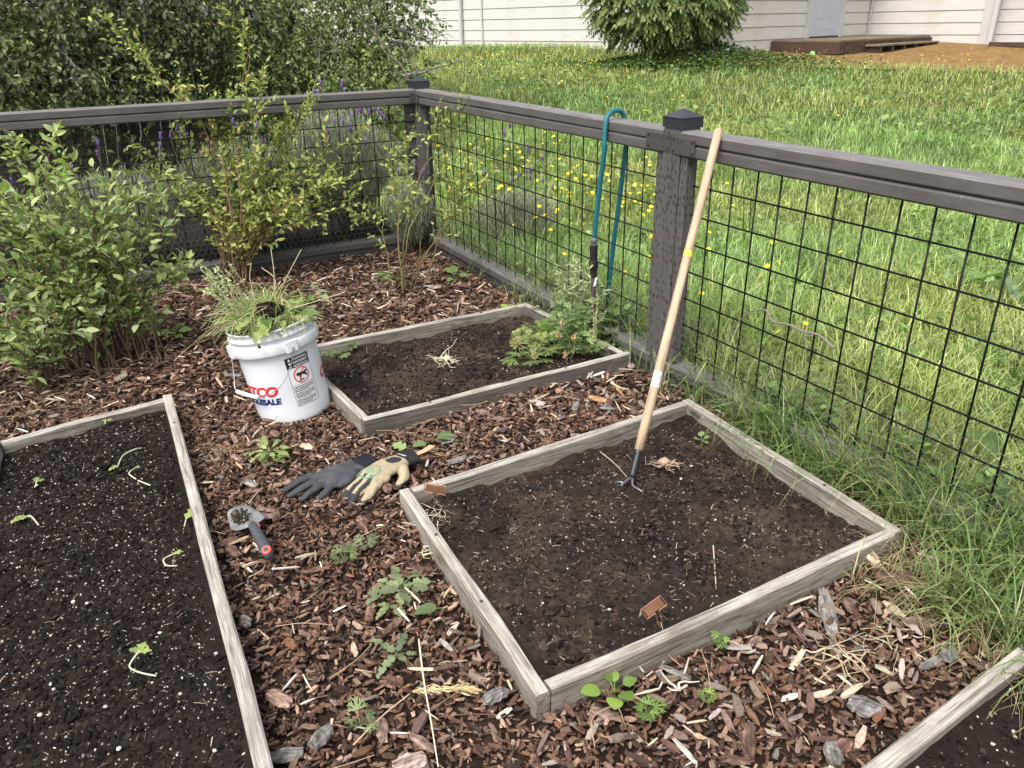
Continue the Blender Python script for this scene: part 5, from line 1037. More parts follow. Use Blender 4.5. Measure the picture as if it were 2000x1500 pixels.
mb.add(*chips(22000, -2.0, 1.9, .65, 2.6, (.010, .029), MC, WT, 0, .012, .45, (.2, .5), (.07, .18))); mb.add(*chips(18000, -2.9, 1.2, 2.5, 5.0, (.012, .046), MC, WT, 0, .012, .45, (.2, .5), (.06, .16)))
mb.add(*chips(1900, -2.9, 1.9, .65, 5.0, (.022, .042), MC, [3, 3, 1, 3, 1.6, .6, 2, 1], .008, .014, .3))
mb.add(*chips(1500, -.2, 1.9, .65, 3.1, (.02, .055), [(.24, .20, .175), (.17, .12, .095), (.34, .27, .21), (.11, .065, .05)], [1.6, 3, 1.2, 2.4], .008, .012, .35, (.2, .45), (.06, .14), dens=lambda x, y: (y < 1.9) | (x > -.2)))
tag(mb.obj('bark_mulch', M_CHIP), 'reddish brown bark chip mulch covering the paths between the beds', 'mulch', kind='stuff')
# pale splinters and straw bits among the chips
mb = MB(); mb.add(*chips(1700, -2.6, 1.8, .65, 4.6, (.015, .065), [(.55, .46, .35), (.46, .34, .22), (.62, .56, .47)], [2, 1, 1], .012, .012, .3, (.06, .14), (.05, .09)))
n = 420; x = RG.uniform(-2.2, 1.8, n); y = RG.uniform(.65, 4.2, n); k = mulch_mask(x, y); x, y = x[k], y[k]; n = len(x)
for i in range(n):
    a = rnd.uniform(0, 6.28); L = rnd.uniform(.04, .13); p = np.array([x[i], y[i], float(mz(x[i], y[i])) + .018]); d = np.array([math.cos(a), math.sin(a), 0]); e = np.array([-d[1], d[0], 0]); mb.add(*tube(smoothline([p, p + d * L * .5 + e * rnd.gauss(0, .014) + [0, 0, rnd.uniform(0, .012)], p + d * L], 6), .0009, 3, False), col=pick([(.45, .36, .24), (.34, .24, .15), (.2, .13, .09)], 1)[0])
tag(mb.obj('splinters_and_straw', M_STRAW), 'pale splinters and straw bits scattered over the mulch', 'straw', kind='stuff')

# big single pieces lying on the mulch
def chunk_mesh(L, W, T, col, seed, rough=.12, pale=None):
    r_ = np.random.default_rng(seed); ns, k = 7, 8; V = []; an = np.arange(k) * 2 * math.pi / k
    for i in range(ns):
        t = i / (ns - 1); s = (math.sin(math.pi * (.12 + .76 * t))) ** .5; o_ = r_.normal(0, .05, 2)
        for a in an: q = 1 + r_.normal(0, rough); V.append([(t - .5) * L + r_.normal(0, .03) * L, (math.cos(a) * q * s + o_[0]) * W / 2, (math.sin(a) * q * s * .9 + o_[1] * .4) * T / 2])
    Q = [[i * k + j, i * k + (j + 1) % k, (i + 1) * k + (j + 1) % k, (i + 1) * k + j] for i in range(ns - 1) for j in range(k)]
    C = np.clip(np.tile(col, (len(V), 1)) * r_.lognormal(0, .25, (len(V), 1)), 0, 1)
    return mesh_np('bark_chunk', np.array(V), [np.array(Q)[:, ::-1], np.array([list(range(k)), [(ns - 1) * k + j for j in range(k)][::-1]])], C, False, (M_CHUNK,))
GREY, BRN, TAN, ORG = (.20, .183, .168), (.13, .08, .06), (.56, .44, .31), (.42, .24, .12)
def chunk(name, x, y, L, W, T, yaw, col, label, cat, group, seed, pitch=0.0):
    p = at(x, y, .02); o = link(name, chunk_mesh(L, W, T, col, seed), None, (p[0], p[1], float(mz(p[0], p[1])) + .012 + T * .3)); o.rotation_euler = (rnd.uniform(-.15, .15), pitch + rnd.uniform(-.1, .1), yaw); return tag(o, label, cat, group)
G1 = 'large bark and wood pieces on the mulch'
for i, a in enumerate([('wood_plank', 1617, 1195, .155, .036, .014, rad(78), GREY, 'weathered grey split plank lying on the mulch at the right', 'wood piece'), ('bark_chunk', 1688, 1382, .062, .048, .028, rad(-30), GREY, 'pale grey ridged bark lump on the mulch right of centre near the bottom', 'bark'),
    ('bark_chunk', 628, 1440, .052, .036, .024, rad(60), GREY, 'silver grey ridged bark lump beside the left bed board at the bottom', 'bark'), ('bark_chunk', 560, 1472, .058, .034, .02, rad(10), GREY, 'flat grey bark lump touching the left bed board at the bottom', 'bark'), ('bark_chunk', 968, 1362, .055, .034, .026, rad(35), GREY, 'grey folded bark lump left of the near bed corner', 'bark'),
    ('bark_chunk', 1462, 1445, .07, .03, .02, rad(75), BRN, 'long brown grey bark piece at the bottom of the right path', 'bark'), ('bark_chunk', 1628, 1470, .05, .035, .02, rad(80), GREY, 'grey bark piece next to the lower right board', 'bark'), ('bark_chunk', 1850, 1283, .042, .036, .026, rad(60), GREY, 'rounded grey bark lump by the grass at the right', 'bark'),
    ('bark_chunk', 1755, 1145, .12, .05, .03, rad(-18), BRN, 'long red brown bark slab by the grass at the right', 'bark'), ('wood_piece', 600, 878, .05, .026, .014, rad(-25), TAN, 'pale wood block by the pulled weeds', 'wood piece'), ('wood_piece', 692, 1265, .045, .013, .008, rad(110), TAN, 'tan wood sliver on the middle of the mulch path', 'wood piece'),
    ('wood_piece', 1168, 785, .07, .028, .02, rad(-30), ORG, 'orange split wood piece on the mulch between the two right beds', 'wood piece'), ('wood_piece', 1124, 800, .055, .024, .016, rad(75), GREY, 'pale upright wood splinter between the two right beds', 'wood piece'), ('wood_piece', 1210, 768, .09, .011, .010, rad(105), ORG, 'thin orange stick by the front board of the back bed', 'stick'),
    ('wood_piece', 238, 742, .05, .036, .022, rad(70), (.30, .25, .20), 'cut wood stub on the mulch beside the long left bed', 'wood piece'), ('bark_chunk', 1092, 768, .04, .028, .018, rad(70), (.36, .22, .15), 'rounded tan bark piece by the dark front board', 'bark'), ('bark_chunk', 1050, 795, .055, .04, .012, rad(-35), (.40, .30, .25), 'flat pinkish bark flake between the two right beds', 'bark'),
    ('bark_chunk', 1232, 715, .06, .03, .012, rad(80), (.40, .33, .29), 'pale bark flake leaning at the right end of the back bed board', 'bark'), ('bark_chunk', 850, 565, .07, .045, .02, rad(10), (.28, .2, .17), 'flat grey brown bark piece under the sparse blueberry bush', 'bark'), ('bark_chunk', 480, 1215, .04, .026, .02, rad(-60), GREY, 'grey ridged bark lump against the left bed board', 'bark'),
    ('bark_chunk', 800, 1490, .06, .04, .024, rad(20), (.40, .30, .26), 'pale bark lump cut off by the bottom edge', 'bark'), ('bark_chunk', 545, 1360, .06, .035, .014, rad(-30), (.38, .25, .19), 'smooth pinkish bark flake beside the left bed board', 'bark'), ('wood_piece', 1700, 1098, .07, .03, .02, rad(95), TAN, 'pale broken wood knot at the outer face of the right bed board', 'wood piece'),
    ('wood_piece', 985, 1392, .035, .012, .01, rad(35), (.62, .55, .45), 'white wood sliver below the grey folded bark', 'wood piece'), ('wood_piece', 885, 1225, .042, .014, .01, rad(60), (.6, .5, .4), 'pale sliver beside the left board of the cultivator bed', 'wood piece'), ('wood_piece', 1338, 1465, .06, .012, .008, rad(-60), (.6, .54, .46), 'white flat stick at the bottom of the right path', 'stick')]): chunk(*a, G1, 100 + i)
k_ = 0
while k_ < 44:
    x, y = rnd.uniform(380, 1960), rnd.uniform(500, 1490); p = at(x, y, .02)
    if not mulch_mask(np.array([p[0]]), np.array([p[1]]), .03)[0]: continue
    c = [GREY, BRN, BRN, (.22, .15, .12), (.17, .10, .075)][k_ % 5]; chunk('bark_chunk', x, y, rnd.uniform(.04, .07), rnd.uniform(.018, .032), rnd.uniform(.008, .014), rnd.uniform(0, 3.14), c, 'bark flake lying loose on the mulch ' + ('behind the back bed' if p[1] > 3.0 else ('between the back bed and the cultivator bed' if p[1] > 1.9 and p[0] > -.35 else ('on the path left of the cultivator bed' if p[0] < .05 else 'on the path right of the cultivator bed'))), 'bark', 'loose bark flakes on the mulch', 300 + k_); k_ += 1

# ------------------------------------------------------------------ soil crumbs, grit and perlite in the beds
OCT = np.array([[1, 0, 0], [0, 1, 0], [-1, 0, 0], [0, -1, 0], [0, 0, .8], [0, 0, -.8]]); OF = [np.array([[0, 1, 4], [1, 2, 4], [2, 3, 4], [3, 0, 4], [1, 0, 5], [2, 1, 5], [3, 2, 5], [0, 3, 5]])]
def bed_points(key, n, ymin=.75, clus=None):
    q, z, seed, amp = BEDS[key]; s, t = RG.uniform(.0, 1, n), RG.uniform(.0, 1, n); P = q[0] * ((1 - s) * (1 - t))[:, None] + q[1] * (s * (1 - t))[:, None] + q[2] * (s * t)[:, None] + q[3] * ((1 - s) * t)[:, None]; x, y = P[:, 0], P[:, 1]
    k = inside(x, y, q, .042) & (y > ymin)
    if clus: k &= vnoise(x, y, clus[0], clus[1]) > RG.uniform(clus[2] - .25, clus[2] + .25, n)
    x, y = x[k], y[k]; return x, y, z + amp * SOILN(x, y, seed)
def crumbs(mb, key, n, r, cols, w, flat=.75, lift=.2, clus=None, pw=2.2):
    x, y, z = bed_points(key, n, .7, clus); n = len(x); R = r[0] + (r[1] - r[0]) * RG.uniform(0, 1, n) ** pw; A, B, Z = rand_basis(n, .5); mb.add(*scatter(OCT, OF, np.stack([x, y, z + R * lift], -1), A * (R * RG.uniform(.8, 1.5, n))[:, None], B * R[:, None], Z * (R * flat)[:, None], pick(cols, n, w, .25), .16))
DKS = [(.010, .0075, .0065), (.017, .0125, .0105), (.027, .020, .0165)]; BRS = [(.022, .016, .0135), (.034, .025, .020), (.014, .010, .0085), (.06, .045, .036)]
mb = MB(); crumbs(mb, 'garden_bed22', 26000, (.0015, .0085), DKS, [2, 2, 1], pw=3); crumbs(mb, 'garden_bed24', 8000, (.0015, .0085), DKS, [2, 2, 1], pw=3); crumbs(mb, 'garden_bed21', 17000, (.0012, .0065), BRS, [2, 2, 2, .5], pw=3); crumbs(mb, 'garden_bed23', 9000, (.0013, .008), BRS, [2, 1.4, 3, .2], pw=3)
for k_b, n_b, cc_ in (('garden_bed21', 1500, BRS), ('garden_bed23', 900, BRS), ('garden_bed22', 1600, DKS)): crumbs(mb, k_b, n_b, (.006, .015), cc_, None, .7, .1, (.13, 71, .62), 1.6)
tag(mb.obj('soil_crumbs', M_CRUMB), 'dark crumbs of soil covering all the beds', 'soil', kind='stuff')
WH = [(.40, .35, .28), (.29, .24, .185), (.50, .46, .40), (.19, .15, .115)]
mb = MB(); crumbs(mb, 'garden_bed22', 12500, (.0005, .0033), WH, [3, 2, 2, 2], .8, .5, None, 3.0); crumbs(mb, 'garden_bed24', 1500, (.001, .005), WH, [3, 2, 2, 2], .8, .5, None, 3.0); crumbs(mb, 'garden_bed21', 5500, (.0006, .0034), WH, [1.4, 3, 1, 4], .8, .5, (.09, 13, .5), 3.0); crumbs(mb, 'garden_bed23', 2600, (.0009, .004), WH, [1, 2, 1, 3], .8, .5, (.12, 14, .55), 3.0)
tag(mb.obj('grit', M_PERL), 'white and tan specks of grit sprinkled over the bed soil', 'grit', kind='stuff')
mb = MB()
for key, n, Lm in (('garden_bed22', 420, .016), ('garden_bed21', 900, .016), ('garden_bed23', 320, .03), ('garden_bed24', 60, .02)):
    x, y, z = bed_points(key, n, .7); n = len(x); a = RG.uniform(0, 6.283, n); D = np.stack([np.cos(a), np.sin(a), RG.normal(0, .15, n)], -1); D = nrm(D); S = nrm(np.cross(D, np.array([0, 0, 1.]))); Zv = np.cross(S, D); L = RG.uniform(.3, 1.6, n) * Lm; W = RG.uniform(.0005, .0013, n)
    mb.add(*scatter([[0, -1, 0], [0, 1, 0], [.5, .8, 1.2], [.5, -.8, 1.2], [1, .5, 0], [1, -.5, 0]], [np.array([[0, 1, 2, 3], [3, 2, 4, 5]])], np.stack([x, y, z + .003], -1), D * L[:, None], S * W[:, None], Zv * W[:, None], pick([(.22, .165, .11), (.15, .105, .07), (.36, .30, .22), (.09, .06, .042)], n)))
tag(mb.obj('dry_litter', M_STRAW), 'fine dry straw and root bits on the soil of the beds', 'litter', kind='stuff')
# pebbles big enough to pick out on the left bed
for i, (x, y, r) in enumerate([(143, 1175, .008), (228, 1065, .006), (422, 1276, .007), (232, 1462, .008), (420, 1465, .008), (427, 1196, .006), (312, 1236, .006), (105, 1346, .006), (206, 1380, .007), (78, 1396, .008), (352, 1355, .006), (470, 1070, .005), (100, 1336, .007), (170, 1178, .007), (1190, 1190, .006), (940, 1130, .009), (928, 1118, .010), (1060, 1178, .006), (1330, 935, .007), (1350, 910, .006), (1120, 1090, .006), (1345, 1225, .007)]):
    r *= .6; p = at(x, y, .040); V = OCT.copy(); u = nrm(RG.normal(0, 1, (1, 3))); Vs, Fs = lathe([(max(1e-4, math.sin(a)), -math.cos(a)) for a in np.linspace(0, math.pi, 6)], 8); Vs = Vs * [r * rnd.uniform(1, 1.35), r, r * .75] * (1 + RG.normal(0, .05, (len(Vs), 1))); c = [(.62, .58, .52), (.50, .45, .38), (.40, .38, .37)][i % 3]
    tag(link('pebble', mesh_np('pebble', Vs, Fs, np.tile(c, (len(Vs), 1)), True, (M_PERL,)), None, p), 'pale pebble on the black soil of the left bed' if x < 600 else 'pale pebble on the soil of the cultivator bed', 'pebble', 'pebbles on the bed soil')
# ------------------------------------------------------------------ white bucket
M_PAIL = plain('white plastic', (0.66, 0.68, 0.715), 0.32, 0, 0.45, 0.03, 5, 0.03); M_RED = plain('red print', (0.62, 0.025, 0.02), .4, 0, .4, .05); M_BLUE = plain('navy print', (0.012, 0.03, 0.16), .4, 0, .4, .05); M_BLK = plain('black print', (0.01, 0.01, 0.012), .4, 0, .4, .05); M_WHT = plain('white print', (.75, .75, .76), .4, 0, .4, .03); M_STEEL = plain('zinc wire', (.45, .45, .46), .3, .9)
BH, R0, R1 = 0.362, 0.130, 0.1465
BO = Vector((-0.795, 2.565, -0.012)); bucket = tag(empty('bucket', BO), 'white plastic bucket full of pulled weeds leaning beside the back bed', 'bucket')
bucket.rotation_euler = (rad(-1.5), rad(-8.5), 0)
rr = lambda h: R0 + (R1 - .006 - R0) * h / BH
prof = [(0.001, 0.004), (R0 - .012, 0.004), (R0 - .003, 0.007), (R0, .016)] + [(rr(h), h) for h in np.linspace(.03, BH - .092, 8)] + [(rr(.27) + .0005, BH - .090), (R1 + .0065, BH - .086), (R1 + .008, BH - .082), (R1 + .0085, BH - .056), (R1 + .0065, BH - .052), (R1 - .002, BH - .050), (R1 - .002, BH - .036), (R1 + .005, BH - .033), (R1 + .005, BH - .027), (R1 - .001, BH - .024), (R1 - .001, BH - .009), (R1 + .003, BH - .006), (R1 + .003, BH - .001), (R1, BH), (R1 - .004, BH - .002), (R1 - .006, BH - .02), (rr(.2) - .004, .2), (R0 - .005, .015), (.001, .012)]
link('shell', mesh_np('shell', *lathe(prof, 96), None, True, (M_PAIL,)), bucket)
# angle convention: 0 = +X ; the camera sees about -73 deg
def cyl(V, off=.0012):
    """wrap flat x (metres along the wall) and y (height) on the bucket wall"""
    V = np.asarray(V, float); h = V[:, 1]; r = rr(h) + off + (V[:, 2] if V.shape[1] > 2 else 0); a = V[:, 0] / .137; return np.stack([r * np.cos(a), r * np.sin(a), h], -1)
def text_flat(body, size, shear=0.0, offset=0.0, xscale=1.0, step=.012):
    cu = bpy.data.curves.new('txt', 'FONT'); cu.body = body; cu.size = size; cu.shear = shear; cu.offset = offset; cu.resolution_u = 4; ob = bpy.data.objects.new('txt', cu); COL.objects.link(ob); bpy.context.view_layer.update()
    me = bpy.data.meshes.new_from_object(ob.evaluated_get(bpy.context.evaluated_depsgraph_get())); bpy.data.objects.remove(ob); bpy.data.curves.remove(cu)
    bm = bmesh.new(); bm.from_mesh(me); xs = [v.co.x for v in bm.verts]; x = min(xs) + step
    while step and x < max(xs): bmesh.ops.bisect_plane(bm, geom=bm.verts[:] + bm.edges[:] + bm.faces[:], plane_co=(x, 0, 0), plane_no=(1, 0, 0)); x += step
    bmesh.ops.triangulate(bm, faces=bm.faces[:]); V = np.array([v.co[:] for v in bm.verts]); bm.verts.index_update(); Fc = np.array([[v.index for v in f.verts] for f in bm.faces]); bm.free(); bpy.data.meshes.remove(me)
    V[:, 0] = (V[:, 0] - V[:, 0].min()) * xscale; return V, Fc
def wraptext(name, body, size, ang0, h, mat, parent, shear=0, offset=0, xs=1.0, width=None, off=.0012, right=False):
    V, Fc = text_flat(body, size, shear, offset, 1.0); w = V[:, 0].max()
    if width: V[:, 0] *= width / w; w = width
    x0 = rad(ang0) * .137 - (w if right else 0); V[:, 0] += x0; V[:, 1] += h; V[:, 2] = 0; return link(name, mesh_np(name, cyl(V, off), [Fc], None, False, (mat,)), parent)
for a_end in (-86, 92, ):
    wraptext('brand_print', 'COSTCO', .050, a_end, .128, M_RED, bucket, .28, .0022, width=.245, right=True); wraptext('brand_print', 'WHOLESALE', .030, a_end, .096, M_BLUE, bucket, .12, .0016, width=.20, right=True)
# warning label
LBX, LBW, LT, LBB = rad(-47) * .137, .088, .252, .072
lab = link('warning_label', mesh_np('warning_label', cyl([[LBX - LBW / 2 + LBW * i / 12, y, 0] for y in (LBB, LT) for i in range(13)], .0008), [np.array([[i, i + 1, i + 14, i + 13] for i in range(12)])], None, False, (M_WHT,)), bucket)
def strip_(name, x0, x1, y0, y1, mat, off=.0014): link(name, mesh_np(name, cyl([[x0 + (x1 - x0) * i / 10, y, 0] for y in (y0, y1) for i in range(11)], off), [np.array([[i, i + 1, i + 12, i + 11] for i in range(10)])], None, False, (mat,)), lab)
xl, xr = LBX - LBW / 2, LBX + LBW / 2
strip_('label_header', xl, xr, LT - .040, LT, M_BLK)
for a, b, c, d in ((xl, xl + .0012, LBB, LT - .04), (xr - .0012, xr, LBB, LT - .04), (xl + .0012, xr - .0012, LBB, LBB + .0012), (xl + .0012, xr - .0012, .148, .149), (xl + .0012, xr - .0012, .124, .1246), (xl + .0012, xr - .0012, .099, .0996)): strip_('label_border', a, b, c, d, M_BLK)
for i, s in enumerate(('WARNING', 'AVERTISSEMENT', 'ADVERTENCIA')):
    V, Fc = text_flat(s, .0115, 0, .0003); w = V[:, 0].max(); V[:, 0] = V[:, 0] * min(1, .058 / w) + xl + .024; V[:, 1] += LT - .0125 - i * .0125; V[:, 2] = 0; link('label_text', mesh_np('label_text', cyl(V, .002), [Fc], None, False, (M_WHT,)), lab)
    y = LT - .0125 - i * .0125; link('label_symbol', mesh_np('label_symbol', cyl([[xl + .008, y, 0], [xl + .019, y, 0], [xl + .0135, y + .0095, 0]], .002), [np.array([[0, 1, 2]])], None, False, (M_WHT,)), lab)
def ringm(cx, cy, r0, r1, n=40): return [[cx + r * math.cos(2 * math.pi * i / n), cy + r * math.sin(2 * math.pi * i / n), 0] for r in (r0, r1) for i in range(n)], [np.array([[i, (i + 1) % n, n + (i + 1) % n, n + i] for i in range(n)])[:, ::-1]]
cx, cy = LBX, .181
V, Fs = ringm(cx, cy, .0255, .029); link('prohibition_ring', mesh_np('prohibition_ring', cyl(V, .0021), Fs, None, False, (M_RED,)), lab)
def blob(cx, cy, rx, ry, ang, mat, off=.0017, name='warning_figure'):
    n = 16; a = np.arange(n) * 2 * math.pi / n; X = rx * np.cos(a); Y = ry * np.sin(a); c_, s_ = math.cos(ang), math.sin(ang); link(name, mesh_np(name, cyl(np.stack([cx + X * c_ - Y * s_, cy + X * s_ + Y * c_, 0 * a], -1), off), [np.arange(n)[None]], None, False, (mat,)), lab)
blob(cx - .012, cy + .004, .0065, .0065, 0, M_BLK); blob(cx + .002, cy + .004, .012, .0055, -.1, M_BLK, .00175); blob(cx + .015, cy + .006, .0085, .0042, .5, M_BLK, .0018); blob(cx + .015, cy - .003, .010, .0032, -.7, M_BLK, .00185); blob(cx - .006, cy - .006, .008, .0026, 1.3, M_BLK, .0019); blob(cx - .002, cy - .018, .010, .0022, .1, M_BLK, .0019)
a = rad(62); d = np.array([math.cos(a), math.sin(a)]); e = np.array([-d[1], d[0]]); q = [[cx + d[0] * s + e[0] * w, cy + d[1] * s + e[1] * w, 0] for s, w in ((-.0265, -.0014), (.0265, -.0014), (.0265, .0014), (-.0265, .0014))]; link('prohibition_bar', mesh_np('prohibition_bar', cyl(q, .0024), [np.array([[0, 1, 2, 3]])], None, False, (M_RED,)), lab)
for blk, y0 in ((0, .143), (1, .1195), (2, .0945)):
    for i in range(4):
        x = xl + .005; mbk = MB(); y = y0 - i * .0052; end = xr - (.006 if i < 3 else .022) - rnd.uniform(0, .008)
        while x < end:
            w = rnd.uniform(.003, .008); w = min(w, end - x); mbk.add(cyl([[x, y - .0026, 0], [x + w, y - .0026, 0], [x + w, y, 0], [x, y, 0]], .0016), [np.array([[0, 1, 2, 3]])]); x += w + .0016
        mbk.obj('label_small_print', M_BLK, lab)
# ears, wire bail and grip
def ear(ang):
    a = rad(ang); d = np.array([math.cos(a), math.sin(a), 0]); t = np.array([-d[1], d[0], 0]); mbk = MB(); z0, z1 = BH - .089, BH - .046; c = d * (R1 + .006); V = []
    for (o_, hw, za, zb) in ((0, .022, z0, z1), (.010, .019, z0 + .004, z1 - .003)):
        for sx, z in ((-1, za), (1, za), (1, zb), (-1, zb)): V.append(c + d * o_ + t * hw * sx + [0, 0, z])
    mbk.add(V, [np.array([[4, 5, 6, 7], [0, 1, 5, 4], [1, 2, 6, 5], [2, 3, 7, 6], [3, 0, 4, 7]])]); o = mbk.obj('handle_ear', M_PAIL, bucket)
    return c + d * .0108 + [0, 0, (z0 + z1) / 2 - .006], d
e1, d1 = ear(-52); e2, d2 = ear(-52 - 180 + 360); 
eL, dL = ear(-148)
fc = rad(-100); fd = np.array([math.cos(fc), math.sin(fc), 0])
gp = [fd * (R1 + .012) + [0, 0, .15]]
g1 = np.array([math.cos(rad(-112)), math.sin(rad(-112)), 0]) * (R1 + .013) + [0, 0, .138]; g0 = np.array([math.cos(rad(-150)), math.sin(rad(-150)), 0]) * (R1 + .030) + [0, 0, .150]
w1 = np.array([math.cos(rad(-82)), math.sin(rad(-82)), 0]) * (R1 + .012) + [0, 0, .165]; w15 = np.array([math.cos(rad(-62)), math.sin(rad(-62)), 0]) * (R1 + .012) + [0, 0, .222]
w2 = np.array([math.cos(rad(-163)), math.sin(rad(-163)), 0]) * (R1 + .022) + [0, 0, .20]
far = np.array([math.cos(rad(-172)), math.sin(rad(-172)), 0]) * (R1 + .012) + [0, 0, .27]
link('bail_wire', mesh_np('bail_wire', *tube(smoothline([e1 - d1 * .004, e1 + d1 * .003, w15, w1, g1, g0, w2, far], 64), .0017, 8), None, True, (M_STEEL,)), bucket)
link('grip', mesh_np('grip', *tube(smoothline([g1 + (g0 - g1) * .0, (g1 + g0) / 2 + [0, 0, -.002], g0], 12), [.0075] * 13 if False else .0075, 12), None, True, (M_PAIL,)), bucket)
V, Fs = tube([e1 - d1 * .002, e1 + d1 * .002], .004, 10); link('pivot', mesh_np('pivot', V, Fs, None, False, (M_STEEL,)), bucket)

# ---- pulled weeds heaped in the bucket
MW = bucket.matrix_basis
from mathutils import Euler
RMB = np.array(Matrix.LocRotScale(BO, bucket.rotation_euler, None)); top = (RMB @ np.array([0, 0, BH - .01, 1]))[:3]
wp = tag(empty('weed_heap', top), 'heap of pulled weeds, dry grass and roots filling the white bucket', 'weeds')
def dome(n, r=.14, h=.07):
    a = RG.uniform(0, 6.283, n); q = np.sqrt(RG.uniform(0, 1, n)); return np.stack([np.cos(a) * q * r, np.sin(a) * q * r, h * (1 - q ** 2) * RG.uniform(.3, 1, n)], -1), a
Pn, an = dome(5, .13); 
V, Fs = lathe([(.001, .045), (.05, .04), (.10, .02), (.135, -.01), (.138, -.05)], 24); V = V + RG.normal(0, .006, V.shape); link('packed_roots', mesh_np('packed_roots', V, Fs, None, True, (M_MULCHBASE,)), wp)
mb = MB(); Pn, an = dome(330, .13, .08)
for q_ in range(len(Pn)):
    a_ = rnd.uniform(0, 6.28) if q_ % 2 else an[q_] + rnd.gauss(0, .5); e_ = rad(rnd.uniform(-14, 30)); L_ = rnd.uniform(.06, .19); d_ = np.array([math.cos(a_) * math.cos(e_) - .15, math.sin(a_) * math.cos(e_), math.sin(e_)]); s0_ = Pn[q_] * [1, 1, .8] + [0, 0, .012] - d_ * L_ * .35; mb.add(*tube(smoothline([s0_, s0_ + d_ * L_ * .5 + RG.normal(0, .008, 3) + [0, 0, .012], s0_ + d_ * L_ + [0, 0, -.012]], 6), np.linspace(.0013, .0006, 7), 3, False), col=pick([(.46, .43, .22), (.34, .38, .14), (.55, .48, .30), (.24, .30, .09), (.40, .30, .17)], 1)[0])
Pn, an = dome(150, .14, .07); n = len(Pn); D = np.stack([np.cos(an), np.sin(an), 0 * an], -1); D = nrm(D * .6 + RG.normal(0, .8, (n, 3)) * [1, 1, 0] + [-.35, 0, 0]); mb.add(*blades(Pn, D, RG.uniform(.05, .15, n), np.full(n, .005), RG.uniform(.8, 1.35, n), pick([(.40, .43, .20), (.30, .37, .12), (.50, .48, .28), (.24, .32, .09)], n), 4)); mb.obj('dry_stems', M_GRASS, wp)['kind'] = 'stuff'
mb = MB(); C = np.array([-.11, .02, .05])
for i in range(26):
    a = rnd.uniform(1.7, 4.3); L = rnd.uniform(.10, .19); b = C + RG.normal(0, .025, 3) * [1, 1, .4]; tip = b + np.array([math.cos(a) * L * .6, math.sin(a) * L * .35, L * rnd.uniform(.35, .95)]); Pp = smoothline([b, (b + tip) / 2 + [0, 0, .02], tip], 8); mb.add(*tube(Pp, .0009, 3), col=(.38, .42, .20)); nn = 16; Q = Pp[(RG.uniform(.35, 1, nn) * (len(Pp) - 1)).astype(int)]; A, B, Z = rand_basis(nn, 1.); s_ = RG.uniform(.007, .014, nn)[:, None]; mb.add(*scatter(LB[0][0], LB[0][1], Q, A * s_, B * s_, Z * s_, pick([(.42, .46, .24), (.34, .40, .18)], nn)))
mb.obj('seedy_sprigs', M_STRAW, wp)['kind'] = 'stuff'
mb = MB()
for q in ([(.02, -.02, .05), (.04, .0, .16), (.035, .03, .26)], [(.03, 0, .05), (.06, .02, .13), (.13, .06, .245)], [(-.03, 0, .05), (-.05, .02, .15), (-.04, .03, .21)], [(.05, -.03, .05), (.15, -.02, .075), (.27, .02, .10)], [(.0, .0, .05), (.03, .04, .14), (-.02, .07, .18)]):
    mb.add(*tube(smoothline([np.array(v) for v in q], 10), .0014, 4), col=(.46, .40, .26))
mb.obj('tall_stalks', M_STRAW, wp)
me_d = [mesh_np('leaf', T_DAND[0], T_DAND[1], np.tile(c, (len(T_DAND[0]), 1)), True, (M_LEAF,)) for c in ((.20, .30, .08), (.28, .37, .14), (.16, .25, .07))]; me_b = [mesh_np('leaf', T_BROAD[0], T_BROAD[1], np.tile(c, (len(T_BROAD[0]), 1)), True, (M_LEAF,)) for c in ((.17, .25, .08), (.26, .34, .16))]
for i in range(44):
    a = rnd.uniform(-2.9, .3) if i < 30 else rnd.uniform(0, 6.28); q = rnd.uniform(.3, 1.0); o = link('leaf', me_d[i % 3] if i % 3 else me_b[i % 2], wp, (math.cos(a) * .10 * q, math.sin(a) * .10 * q, .045 * (1 - q * q) + .022)); o.rotation_euler = (rnd.uniform(-.4, .4), rnd.uniform(-.35, .3), a + rnd.uniform(-.8, .8)); s_ = rnd.uniform(.06, .13) if i % 3 else rnd.uniform(.04, .07); o.scale = (s_,) * 3
for x, y, z, a in ((.16, .05, .09, .4), (.175, .03, .085, -.6), (.15, .07, .10, 1.4)): o = link('leaf', me_b[1], wp, (x, y, z)); o.rotation_euler = (0, -.2, a); o.scale = (.05,) * 3
V, Fs = lathe([(max(1e-4, math.sin(t)), -math.cos(t)) for t in np.linspace(0, math.pi, 10)], 14); V = V * [.05, .036, .03] * (1 + RG.normal(0, .12, (len(V), 1))); link('soil_clod', mesh_np('soil_clod', V, Fs, None, False, (M_SOIL,)), wp, (.02, -.055, .062))

